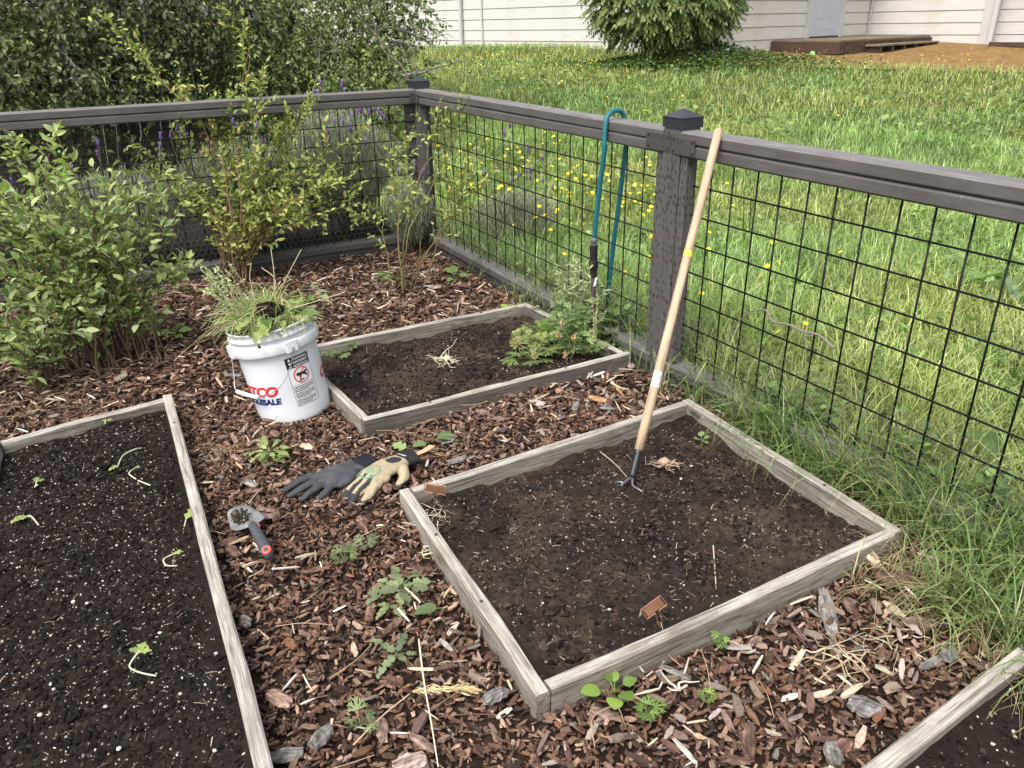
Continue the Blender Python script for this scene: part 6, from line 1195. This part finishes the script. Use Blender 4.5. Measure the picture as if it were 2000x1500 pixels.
# ------------------------------------------------------------------ long handled cultivator leaning on the rail
M_HANDLE = wood_mat('ash handle', (.34, .235, .15), (.50, .375, .26), .12, .5, .5, None, False); M_STICK = plain('white paper label', (.70, .74, .76), .6); M_YEL = plain('yellow mark', (.75, .62, .05), .5); M_BLKM = plain('black painted steel', (.012, .012, .013), .28, 0, .5, .1, 20, .05); M_TINE = plain('worn steel tine', (.20, .20, .22), .35, .7)
def fplane(x, y, o_):
    r = ray(x, y); t = ((FA - N1 * o_ - C0[:2]) @ N1) / (r[:2] @ N1); return C0 + r * t
H0 = at(1233, 938, .055); HR = fplane(1384, 330, .062); HR = fplane(1398, 277, .0455 + .0165); ax = nrm(HR - H0)
def on_axis(y):
    best = None
    for s_ in np.linspace(0, 1.6, 1600):
        p = H0 + ax * s_; d = p - C0; yy = 750 - F_PX * (d @ UP) / (d @ FW)
        if best is None or abs(yy - y) < best[0]: best = (abs(yy - y), s_)
    return best[1]
sT, sF, s0, sY, sL0, sL1 = on_axis(252), on_axis(880), on_axis(932), on_axis(497), on_axis(757), on_axis(727)
cult = tag(empty('cultivator', H0), 'long wooden handled garden cultivator leaning against the fence rail', 'garden tool'); HRr = .0138
rotq = Vector(ax).to_track_quat('X', 'Z').to_euler()
def axobj(name, s_a, s_b, r, mat, k=16, cap_round=False):
    ss = np.linspace(0, s_b - s_a, 12); rr_ = np.full(12, r)
    if cap_round: ss = np.concatenate([ss[:-1], (s_b - s_a) + np.array([-.012, -.006, -.002, 0])]); rr_ = np.concatenate([np.full(11, r), [r, r * .92, r * .7, r * .35]])
    o = link(name, mesh_np(name, *tube(np.stack([ss, 0 * ss, 0 * ss], -1), rr_, k), None, True, (mat,)), cult, H0 + ax * s_a - H0); o.rotation_euler = rotq; return o
axobj('handle', sF - .004, sT, HRr, M_HANDLE, 18, True); f_ = axobj('ferrule', s0, sF, .0118, M_BLKM); axobj('ferrule_band', sF - .010, sF + .001, .0142, M_BLKM)
for nm, a_, b_, m_ in (('sticker', sL0, sL1, M_STICK), ('yellow_mark', sY - .010, sY + .010, M_YEL)):
    k = 10; th_ = np.linspace(-1.5, .9, k) + math.pi * 1.0
    V = [];
    dview = nrm(np.cross(ax, np.cross(C0 - (H0 + ax * a_), ax))); sd_ = np.cross(ax, dview)
    for s_ in (a_, b_):
        for t_ in np.linspace(-1.1, 1.1, k): V.append(ax * s_ + (dview * math.cos(t_) + sd_ * math.sin(t_)) * (HRr + .0005))
    st_ = link(nm, mesh_np(nm, np.array(V), [np.array([[i, i + 1, k + i + 1, k + i] for i in range(k - 1)])], None, True, (m_,)), cult)
    if nm == 'sticker':
        for j in range(5):
            mbk = MB(); sa = a_ + (b_ - a_) * .12; t_ = -.8 + j * .4
            while sa < b_ - .008: w = rnd.uniform(.003, .008); V4 = [ax * q_ + (dview * math.cos(u_) + sd_ * math.sin(u_)) * (HRr + .0009) for q_, u_ in ((sa, t_ - .06), (sa + w, t_ - .06), (sa + w, t_ + .06), (sa, t_ + .06))]; mbk.add(V4, [np.array([[0, 1, 2, 3]])]); sa += w + .002
            mbk.obj('printed_line', M_BLK, st_)
tb = H0 + ax * (s0 + .004)
for pts in ([tb, at(1222, 942, .052), at(1208, 941, .050), at(1201, 942, .040), at(1198, 947, .02)], [tb, at(1222, 940, .062), at(1214, 948, .058), at(1212, 958, .035)], [tb, at(1236, 948, .052), at(1248, 956, .050), at(1256, 962, .044), at(1258, 970, .02)]):
    P = smoothline(pts, 16); link('tine', mesh_np('tine', *tube(P, np.linspace(.0042, .0022, len(P)), 6), None, True, (M_TINE,)), cult, -np.array(H0)*0 ).location = tuple(-H0)

# ------------------------------------------------------------------ teal hose over the rail
M_TEAL = plain('teal hose', (.014, .135, .16), .45, 0, .45, .12, 14, .05); M_RUB = plain('black rubber', (.012, .012, .013), .55, 0, .35); M_PURP = plain('dull purple hose', (.10, .062, .085), .5, 0, .4, .12); M_GREYP = plain('grey collar', (.10, .11, .12), .4)
fr = [fplane(x, y, .060) for x, y in ((1180, 300), (1172, 360), (1165, 420), (1161, 466))]; bk = [fplane(x, y, -.062) for x, y in ((1221, 300), (1211, 380), (1199, 470), (1190, 550), (1184, 606))]
tp = [np.array([*(fr[0][:2]), .918]), ]
ra = fplane(1185, 243, .047); ra[2] = .9425; rb_ = fplane(1217, 240, -.047); rb_[2] = .9425; rm = (ra + rb_) / 2; rm[2] = .964
hose = tag(empty('garden_hose', (fr[-1][0], fr[-1][1], 0)), 'teal garden hose draped over the fence rail beside the middle post', 'hose'); ho = np.array([fr[-1][0], fr[-1][1], 0])
P = smoothline([fr[3], fr[2], fr[1], fr[0], fplane(1181, 272, .060), ra, rm, rb_, fplane(1223, 276, -.061), *bk], 110); r_ = np.full(len(P), .0098)
link('hose_tube', mesh_np('hose_tube', *tube(P - ho, r_, 12), None, True, (M_TEAL,)), hose)
c0_, c1_, c2_, c3_ = [fplane(x, y, .060) for x, y in ((1161, 464), (1160, 476), (1159, 540), (1157, 612))]
link('collar', mesh_np('collar', *tube(np.array([c0_, c1_]) - ho, .0125, 12), None, True, (M_GREYP,)), hose)
Pc = smoothline([c1_, (c1_ + c2_) / 2, c2_], 26); rc = np.array([.0155 + (.0014 if i % 2 else 0) if i < 14 else (.019 if i < 20 else .015) for i in range(len(Pc))]); link('connector', mesh_np('connector', *tube(Pc - ho, rc, 14), None, True, (M_RUB,)), hose)
V, Fs = tube(np.array([c1_ - [0, 0, .004], c1_ + [0, 0, .001]]) - ho, .0168, 14); link('steel_ring', mesh_np('steel_ring', V, Fs, None, False, (M_STEEL,)), hose)
link('lower_hose', mesh_np('lower_hose', *tube(smoothline([c2_ - ho, (c2_ + c3_) / 2 - ho + [.001, 0, 0], c3_ - ho], 14), .0098, 12), None, True, (M_PURP,)), hose)
tg = [fplane(x, y, .064) for x, y in ((1162, 543), (1166, 541), (1164, 558), (1159, 560))]; link('paper_tag', mesh_np('paper_tag', np.array(tg) - ho, [np.array([[0, 1, 2, 3]])], None, False, (M_STICK,)), hose)

# ------------------------------------------------------------------ trowel
M_TROW = soil_mat('dirty grey blade', (.10, .10, .095), (.27, .28, .285), 30, .3); M_TGRIP = plain('dark grey grip', (.055, .058, .066), .45, 0, .4, .1, 15); M_RED2 = plain('coral red trim', (.75, .10, .07), .45)
tz = lambda X, Y, z=.028: at(420 + X / 10.714, 980 + Y / 10.714, z) + np.array([0, 0, .019])
tr0 = tz(810, 610); trowel = tag(empty('trowel', tr0), 'grey hand trowel with a dark grip and red tipped end on the mulch', 'trowel')
ol = [(280, 335), (330, 280), (480, 205), (590, 188), (700, 192), (760, 212), (830, 255), (960, 330), (1078, 415), (1065, 450), (980, 520), (870, 588), (835, 640), (740, 640), (690, 660), (600, 690), (480, 718), (400, 708), (362, 688), (335, 600), (300, 470), (278, 380)]
O = np.array([tz(a, b, .030) for a, b in ol]) - tr0; cen = O.mean(0); n = len(O); rings = [1.0, .7, .4, .0]; V = []
for q in rings[:-1]:
    for p in O: v = cen + (p - cen) * q; v[2] = .006 * q ** 2 - .010 + (.006 if q == 1 else 0); V.append(v)
V.append(cen + [0, 0, -.010]); Q = []; T3 = []
for k in range(2):
    for i in range(n): Q.append([k * n + i, k * n + (i + 1) % n, (k + 1) * n + (i + 1) % n, (k + 1) * n + i])
for i in range(n): T3.append([2 * n + i, 2 * n + (i + 1) % n, 3 * n])
nv = len(V); Vb = np.array(V) - [0, 0, .0018]; Qa = np.array(Q)[:, ::-1]; Ta = np.array(T3)[:, ::-1]; rim = np.array([[i, (i + 1) % n, nv + (i + 1) % n, nv + i] for i in range(n)])
link('blade', mesh_np('blade', np.vstack([V, Vb]), [np.vstack([Qa, Qa[:, ::-1] + nv, rim]), np.vstack([Ta, Ta[:, ::-1] + nv])], None, True, (M_TROW,)), trowel)
mb = MB(); Q_ = np.array([tz(x, y, .033) for x, y in zip(RG.normal(520, 95, 240), RG.normal(370, 85, 240))]) - tr0; Q_[:, 2] = -.006 + RG.uniform(0, .006, 240); A, B, Z = rand_basis(240, .5); R_ = RG.uniform(.0012, .0048, 240)[:, None]; mb.add(*scatter(OCT, OF, Q_, A * R_, B * R_, Z * R_, pick([(.05, .04, .03), (.03, .02, .016), (.30, .26, .2)], 240, [3, 2, .6]), .15)); mb.obj('stuck_soil', M_CRUMB, trowel)['kind'] = 'stuff'
h0, h1 = tz(800, 590, .036) - tr0, tz(1170, 1270, .034) - tr0; ha = nrm(h1 - h0); hl = np.linalg.norm(h1 - h0)
prof = [(0, .0085), (.012, .0125), (.03, .0138), (.05, .0142), (.066, .0148), (.068, .0138), (.070, .0148), (.082, .0150), (.084, .0140), (.086, .0150), (.10, .0152), (hl - .014, .0146), (hl - .004, .0115), (hl, .006)]
link('grip', mesh_np('grip', *tube(np.array([h0 + ha * a_ for a_, _ in prof]), [b_ for _, b_ in prof], 16), None, True, (M_TGRIP,)), trowel)
nk = h0 - ha * .02; link('shank', mesh_np('shank', *tube(np.array([nk + [0, 0, -.010], h0 + ha * .004]), [.009, .008], 10), None, True, (M_TROW,)), trowel)
upv = nrm(np.array([0, -.45, 1.]) - ha * (ha @ np.array([0, -.45, 1.]))); sv = np.cross(ha, upv); c = h0 + ha * (hl - .016) + upv * .0115
an_ = np.linspace(0, 2 * math.pi, 22, endpoint=False); loop = np.array([c + ha * math.cos(t_) * .0125 + sv * math.sin(t_) * .0088 for t_ in an_]); loop = np.vstack([loop, loop[:2]]); link('hang_hole_rim', mesh_np('hang_hole_rim', *tube(loop, .0042, 8, False), None, True, (M_RED2,)), trowel)
V = np.vstack([[c + ha * math.cos(t_) * .011 + sv * math.sin(t_) * .0075 + upv * .0006 for t_ in an_]]); link('hang_hole', mesh_np('hang_hole', V, [np.arange(22)[None]], None, False, (plain('dark red recess', (.22, .03, .02), .6),)), trowel)
rs = h0 + ha * .012 - sv * .011; link('red_inlay', mesh_np('red_inlay', *tube(np.array([h0 + ha * a_ + sv * s_ for a_, s_ in ((.004, -.0085), (.012, -.0118), (.022, -.0130), (.032, -.0128))]), [.001, .0035, .0034, .001], 8), None, True, (M_RED2,)), trowel)

# ------------------------------------------------------------------ gloves
M_GLV = attr_mat('glove fabric', .7, .25, 260, .14, .25, .001)
def glove_mesh(name, chains, colf, vox=.0030, sm=6):
    """union of tapered flattened chains, skinned into ONE surface"""
    bm = bmesh.new()
    for pts, r, fl in chains:
        P = smoothline(pts, max(8, 5 * len(pts))); R_ = np.interp(np.linspace(0, 1, len(P)), np.linspace(0, 1, len(r)), r)
        for p, q in zip(P, R_): bmesh.ops.create_uvsphere(bm, u_segments=12, v_segments=8, radius=1.0, matrix=Matrix.Translation(Vector(p)) @ Matrix.Diagonal((q, q, q * fl, 1)))
    me = bpy.data.meshes.new('tmp'); bm.to_mesh(me); bm.free(); ob = bpy.data.objects.new('tmp', me); COL.objects.link(ob); md = ob.modifiers.new('r', 'REMESH'); md.mode = 'VOXEL'; md.voxel_size = vox; m2 = ob.modifiers.new('s', 'SMOOTH'); m2.iterations = sm; m2.factor = .5
    bpy.context.view_layer.update(); out = bpy.data.meshes.new_from_object(ob.evaluated_get(bpy.context.evaluated_depsgraph_get())); bpy.data.objects.remove(ob); bpy.data.meshes.remove(me)
    n = len(out.vertices); co = np.zeros(n * 3); out.vertices.foreach_get('co', co); co = co.reshape(-1, 3)
    # cloth wrinkles
    nv = np.zeros(n * 3); out.vertices.foreach_get('normal', nv); nv = nv.reshape(-1, 3); co2 = co + nv * (fbm(co[:, 0] + co[:, 2], co[:, 1] * 1.5, .035, 3, 3) * .0065)[:, None]; out.vertices.foreach_set('co', co2.ravel())
    a = out.attributes.new('Col', 'FLOAT_COLOR', 'POINT'); c4 = np.ones((n, 4)); c4[:, :3] = colf(co); a.data.foreach_set('color', c4.ravel().astype(np.float32)); out.polygons.foreach_set('use_smooth', np.ones(len(out.polygons), bool)); out.materials.append(M_GLV); out.name = name; out.update(); return out
def frame2(p_w, p_t):
    d = nrm((p_t - p_w)[:2]); return math.atan2(d[1], d[0])
# grey glove, palm up, fingers to the left
gw, gt = at(708, 908, .03), at(566, 975, .03); rz_ = frame2(gw, gt); Lg = np.linalg.norm((gt - gw)[:2])
g1o = tag(empty('glove', (gw[0], gw[1], .036)), 'dark grey rubber palmed work glove lying with fingers to the left', 'glove', 'pair of work gloves'); g1o.rotation_euler = (0, 0, rz_); k = Lg / .23
S_ = lambda pts: [np.array(p) * k for p in pts]
ch = [(S_([(.01, 0, .0), (.05, .0, .004), (.10, 0, .004)]), [.034 * k, .040 * k, .046 * k], .30), (S_([(.09, -.030, .0), (.11, .0, .002), (.09, .030, 0)]), [.018 * k] * 3, .7),
      (S_([(.11, .034, 0), (.14, .046, .004), (.172, .052, -.004)]), [.0125 * k, .012 * k, .0095 * k], .66), (S_([(.12, .014, .0), (.165, .022, .006), (.205, .024, -.004)]), [.0130 * k, .0125 * k, .010 * k], .66), (S_([(.12, -.008, .0), (.17, -.008, .007), (.222, -.010, -.002)]), [.0135 * k, .013 * k, .0105 * k], .66), (S_([(.115, -.030, .0), (.165, -.042, .006), (.215, -.046, -.004)]), [.0135 * k, .013 * k, .0105 * k], .66),
      (S_([(.05, .03, .004), (.085, .058, .012), (.115, .062, .010)]), [.017 * k, .015 * k, .011 * k], .8)]
colg = lambda co: np.clip(np.array([.058, .060, .066]) * (1 + .5 * (vnoise(co[:, 0] * 10, co[:, 1] * 10, .3, 3) - .5))[:, None] * np.where(co[:, 0:1] > .12 * k, .85, 1.05), 0, 1)
link('hand', glove_mesh('hand', ch, colg), g1o)
V, Fs = tube(np.array(S_([(-.028, 0, .0), (-.01, 0, .001), (.012, 0, .001), (.022, 0, .001)])), np.array([.033, .034, .034, .032]) * k, 24, False); V[:, 2] *= .45; link('cuff', mesh_np('cuff', V, Fs, np.tile((.010, .011, .018), (len(V), 1)), True, (M_GLV,)), g1o)
for q in range(3): link('cuff_rib', mesh_np('cuff_rib', *(lambda v, f: (v * [1, 1, .47], f, None, True, (M_BLK,)))(*tube(np.array([[(-.02 + q * .012) * k, .0345 * k * math.cos(t_), .0345 * k * math.sin(t_)] for t_ in np.linspace(0, 2 * math.pi, 25)]), .0012, 5, False))), g1o)
# tan glove, back up, lying over the other one's edge, fingers curling down to the lower left
gw2, gt2 = at(786, 906, .035), at(672, 974, .03); rz2_ = frame2(gw2, gt2); L2 = np.linalg.norm((gt2 - gw2)[:2]); k2 = L2 / .20; k = k2
g2o = tag(empty('glove', (gw2[0], gw2[1], .040)), 'tan and black work glove with a green emblem, back up', 'glove', 'pair of work gloves'); g2o.rotation_euler = (rad(6), rad(4), rz2_)
S_ = lambda pts: [np.array(p) * k2 for p in pts]
ch2 = [(S_([(.0, 0, .004), (.05, .0, .014), (.10, 0, .016)]), [.032 * k2, .040 * k2, .042 * k2], .44), (S_([(.09, -.030, .010), (.11, .0, .014), (.09, .030, .010)]), [.018 * k2] * 3, .7),
       (S_([(.11, .030, .008), (.15, .040, .002), (.178, .038, -.012)]), [.0135 * k2, .0125 * k2, .0105 * k2], .9), (S_([(.115, .010, .014), (.16, .014, .008), (.195, .012, -.012)]), [.014 * k2, .013 * k2, .011 * k2], .9), (S_([(.115, -.012, .014), (.165, -.012, .010), (.203, -.012, -.012)]), [.014 * k2, .013 * k2, .011 * k2], .9), (S_([(.11, -.032, .008), (.15, -.034, .004), (.190, -.030, -.012)]), [.0135 * k2, .0125 * k2, .0105 * k2], .9),
       (S_([(.03, -.034, .004), (.05, -.058, -.002), (.075, -.068, -.010)][0:0] + [(.03, .034, .004), (.05, .060, -.002), (.08, .068, -.010)]), [.016 * k2, .0145 * k2, .0115 * k2], .85)]
def colt(co):
    x, y, z = co[:, 0] / k2, co[:, 1] / k2, co[:, 2] / k2; n = len(x); tan = np.array([.33, .275, .18]); dark = np.array([.030, .031, .033]); grn = np.array([.12, .22, .13]); C = np.tile(tan, (n, 1)) * (1 + .25 * (vnoise(x * 5, y * 5, .1, 4) - .5))[:, None]
    d_ = (x > .178) | (z < -.002) | ((x > .115) & (np.minimum(np.minimum(abs(y - .021), abs(y + .001)), abs(y + .023)) < .0045)); C[d_] = dark
    pa_ = ((x - .03) / .022) ** 2 + ((y - .006) / .018) ** 2 < 1; C[pa_ & (z > .0)] = dark
    rr_ = np.hypot((x - .105) / 1.0, (y - .0) / 1.0); C[(abs(rr_ - .026) < .0022) & (z > .008)] = grn; C[(rr_ < .012) & (z > .01)] = grn * 1.3
    C[x < .004] = dark * .8; return np.clip(C, 0, 1)
hand2 = link('hand', glove_mesh('hand', ch2, colt, .0026), g2o)
V, Fs = tube(np.array(S_([(-.034, .006, .004), (-.018, .002, .006), (.0, 0, .005), (.012, 0, .006)])), np.array([.036, .034, .033, .032]) * k2, 24, False); V[:, 2] *= .5; link('cuff', mesh_np('cuff', V, Fs, np.tile((.016, .015, .016), (len(V), 1)), True, (M_GLV,)), g2o)
# pull tab of the cuff and printed marks
mb = MB(); tabp = smoothline(S_([(-.030, .022, .014), (-.055, .034, .016), (-.082, .036, .018)]), 10); tt_ = np.array([0, 1., .0]) * .010 * k2; V = np.vstack([tabp - tt_, tabp + tt_]); m_ = len(tabp); mb.add(V, [np.array([[i, i + 1, m_ + i + 1, m_ + i] for i in range(m_ - 1)])], col=(.46, .30, .17)); mb.obj('pull_tab', M_GLV, g2o)
def surf_text(body, size, x0, y0, ang, zoff, mat, name):
    V, Fc = text_flat(body, size, .15, .0003, 1.0, .003); c_, s_ = math.cos(ang), math.sin(ang); X = x0 + V[:, 0] * c_ - V[:, 1] * s_; Y = y0 + V[:, 0] * s_ + V[:, 1] * c_; hm = hand2.data; co = np.zeros(len(hm.vertices) * 3); hm.vertices.foreach_get('co', co); co = co.reshape(-1, 3); up_ = co[co[:, 2] > .0]
    Z = np.array([up_[np.argsort((up_[:, 0] - a_) ** 2 + (up_[:, 1] - b_) ** 2)[:4], 2].max() for a_, b_ in zip(X, Y)]) + zoff; link(name, mesh_np(name, np.stack([X, Y, Z], -1), [Fc], None, False, (mat,)), g2o)
surf_text('JOUMA', .016 * k2, .115 * k2, -.031 * k2, math.pi, .0012, M_BLK, 'printed_word'); surf_text('VWGM', .010 * k2, .0 * k2, -.016 * k2, math.pi / 2, .004, M_WHT, 'cuff_print')

# ------------------------------------------------------------------ copper plant markers
M_COP = plain('copper plate', (.50, .255, .16), .38, .65, .5, .22, 40, .1)
def marker(label, c, u, v, w, h, legs):
    c = np.asarray(c, float); n_ = nrm(np.cross(u, v)); u = nrm(u); v = nrm(np.cross(n_, u)); root = tag(empty('plant_marker', (legs[0][0], legs[0][1], .03)), label, 'plant marker', 'copper plant markers'); b = np.array([legs[0][0], legs[0][1], .03]); c = c - b
    P = [c + u * sx * w / 2 + v * sy * h / 2 + n_ * t_ for t_ in (-.0006, .0006) for sx, sy in ((-1, -1), (1, -1), (1, 1), (-1, 1))]; link('plate', mesh_np('plate', np.array(P), [np.array(BOXF)], None, False, (M_COP,)), root)
    e = .004; fr_ = [legs[0] - b, c - u * w * .12 - v * (h / 2 + e), c - u * (w / 2 + e) - v * (h / 2 + e), c - u * (w / 2 + e) + v * (h / 2 + e), c + u * (w / 2 + e) + v * (h / 2 + e), c + u * (w / 2 + e) - v * (h / 2 + e), c + u * w * .12 - v * (h / 2 + e), legs[1] - b]; mbk = MB()
    for a_, b_ in zip(fr_[:-1], fr_[1:]): mbk.add(*tube([a_, b_], .0011, 6))
    mbk.obj('wire_stake', M_COP, root)
Dm = float((at(845, 985, .03) - C0) @ FW) - .03
m1 = atD(850, 955, Dm); marker('copper plant marker at the left corner of the cultivator bed', m1, RT * 1.0 - UP * .18, UP * .8 - FW * .55, .054, .026, (at(838, 992, .02), at(852, 993, .02)))
Dm = float((at(1295, 1245, .03) - C0) @ FW) - .04; m2 = atD(1277, 1186, Dm); marker('copper plant marker near the front board of the cultivator bed', m2, RT * .75 + UP * .55, -RT * .5 + UP * .7 - FW * .4, .045, .024, (at(1294, 1245, .02), at(1300, 1242, .02)))

# ------------------------------------------------------------------ stalks, roots and twigs
def stalk(name, label, pts, r, col, cat, group=None, z=.022):
    P = smoothline([at(x, y, z + dz) for x, y, dz in pts], 24); o = link(name, mesh_np(name, *tube(P - P[0], np.linspace(r, r * .6, len(P)), 6), np.tile(col, (len(P) * 6 + 2, 1)), True, (M_STRAW,)), None, P[0]); return tag(o, label, cat, group)
SG = 'loose straws and stalks'
stalk('straw', 'long straight pale straw lying along the mulch path', [(818, 1248, .012), (828, 1330, .014), (842, 1410, .012), (856, 1498, .01)], .0022, (.62, .54, .40), 'straw', SG); stalk('straw', 'upright pale straw in the cultivator bed near its right board', [(1393, 1065, .03), (1396, 1110, .032), (1399, 1150, .03)], .0018, (.58, .48, .34), 'straw', SG, .03)
stalk('straw', 'bent brown stalk lying across the path near the bottom', [(690, 1455, .012), (745, 1400, .014), (800, 1355, .016)], .0020, (.46, .34, .22), 'straw', SG); stalk('stick', 'long curved twig on the mulch right of the left bush', [(340, 705, .012), (380, 670, .02), (430, 640, .02), (470, 628, .01)], .0024, (.36, .26, .17), 'stick', SG); stalk('root', 'thin root sticking out of the soil beside the cultivator tines', [(1172, 882, .03), (1200, 905, .03), (1225, 932, .022)], .0014, (.48, .38, .27), 'root', SG, .03)
stalk('root', 'hair like root loops below the round leaved seedling', [(1162, 1460, .01), (1155, 1410, .03), (1175, 1388, .045), (1206, 1382, .04), (1222, 1420, .01)], .0014, (.34, .22, .15), 'root', SG)
P0 = at(800, 1352, .03); sh = tag(empty('grass_seed_head', P0), 'dry golden grass seed head lying on the path', 'seed head'); mb = MB(); n = 150; t_ = RG.uniform(0, 1, n); A_ = np.array([at(805 + 120 * q, 1350 - 6 * math.sin(q * 3), .032) for q in t_]) + RG.normal(0, .003, (n, 3)); A, B, Z = rand_basis(n, .8); X = nrm(A * .5 + (at(930, 1345, .03) - P0) * 8); s_ = RG.uniform(.010, .022, n)[:, None]; mb.add(*scatter(LB[0][0] * [1, .5, 1], LB[0][1], A_, X * s_, np.cross(Z, X) * s_, Z * s_, pick([(.62, .50, .28), (.5, .38, .2)], n))); mb.obj('seeds', M_STRAW, sh, P0); mb = MB(); mb.add(*tube(smoothline([at(805, 1350, .03), at(860, 1345, .034), at(925, 1346, .03)], 8), .0013, 4), col=(.55, .44, .26)); mb.obj('stem', M_STRAW, sh, P0)
def roots(name, label, x, y, n, L, r, cols, lump, zb=.03, flat=.25):
    c = at(x, y, zb); root = tag(empty(name, c), label, 'roots', 'dried root clumps'); 
    for i in range(n):
        mbk = MB(); a = rnd.uniform(0, 6.28); p = RG.normal(0, .014, 3) * [1, 1, .3]; pts = [p.copy()]
        for j in range(4): a += rnd.gauss(0, .7); p = p + np.array([math.cos(a), math.sin(a), rnd.gauss(0, flat)]) * L / 4 * rnd.uniform(.6, 1.3); p[2] = max(p[2], -.006); pts.append(p.copy())
        P = smoothline(pts, 16); mbk.add(*tube(P, np.linspace(r, r * .35, len(P)) * rnd.uniform(.5, 1.2), 5), col=pick(cols, 1)[0]); mbk.obj('root_strand', M_STRAW, root)
    if lump: V, Fs = lathe([(max(1e-4, math.sin(q)), -math.cos(q)) for q in np.linspace(0, math.pi, 8)], 10); V = V * lump * (1 + RG.normal(0, .1, (len(V), 1))); link('root_crown', mesh_np('root_crown', V, Fs, np.tile(cols[0], (len(V), 1)), True, (M_STRAW,)), root, (.01, 0, .005))
DRYR = [(.42, .34, .22), (.34, .26, .16), (.46, .40, .31)]
PALE = [(.60, .50, .34), (.50, .40, .26), (.62, .56, .45)]
roots('dried_roots', 'tangle of pale dried roots on the mulch beside the grey plank', 1640, 1275, 17, .12, .0024, DRYR, None, .024, .12); roots('dried_roots', 'pale curly root bits by the grass at the right', 1745, 1260, 9, .08, .0020, DRYR, None, .024, .12); roots('dried_roots', 'dried root clump with a pale crown on the back bed soil', 868, 702, 20, .085, .0020, PALE, [.018, .012, .012], .045, .5); roots('dried_roots', 'small root ball on the soil right of the cultivator', 1290, 905, 12, .055, .0022, [(.42, .28, .2), (.5, .38, .28)], [.018, .016, .012], .045, .4)
roots('dried_roots', 'white papery root curl at the outer face of the near bed board', 1325, 1335, 3, .07, .003, [(.55, .49, .40)], None, .024, .2); roots('dried_roots', 'root scraps beside the left board of the cultivator bed', 815, 1075, 9, .08, .0016, PALE, None, .022, .2); roots('dried_roots', 'yellow root threads spreading left of the pulled weeds', 440, 880, 18, .13, .0010, [(.40, .30, .16), (.34, .24, .13)], None, .024, .15)
roots('dried_roots', 'straw coloured root scraps at the left corner of the cultivator bed', 850, 1000, 14, .06, .0012, PALE, None, .05, .3)
# twig caught in the fence wire, and a thin wire hook behind it
P = smoothline([fplane(x, y, .012) for x, y in ((1425, 645), (1450, 622), (1468, 608), (1496, 606), (1510, 628), (1540, 634), (1570, 648), (1600, 655), (1628, 680))], 36); tw = tag(empty('twig', P[0]), 'crooked grey twig caught in the fence wire right of the middle post', 'twig'); mb = MB(); mb.add(*tube(P, np.linspace(.0022, .0044, len(P)), 6), col=(.19, .165, .135)); mb.add(*tube(smoothline([P[10], P[10] + [.01, 0, .03], P[10] + [.03, .01, .035]], 6), .0016, 4), col=(.17, .14, .11)); mb.add(*tube(smoothline([P[-8], P[-8] + [-.005, 0, -.03], P[-8] + [.005, 0, -.06]], 6), .0016, 4), col=(.19, .165, .135)); mb.obj('bark', M_STRAW, tw, P[0])
hk = [fplane(x, y, -.45) for x, y in ((1452, 452), (1453, 372), (1456, 365), (1465, 365), (1467, 372), (1464, 450))]; o = link('wire_hook', mesh_np('wire_hook', *tube(np.array(hk) - hk[0], .0016, 5), None, False, (M_WIRE,)), None, hk[0]); tag(o, 'thin black wire staple standing in the lawn behind the fence', 'wire staple')
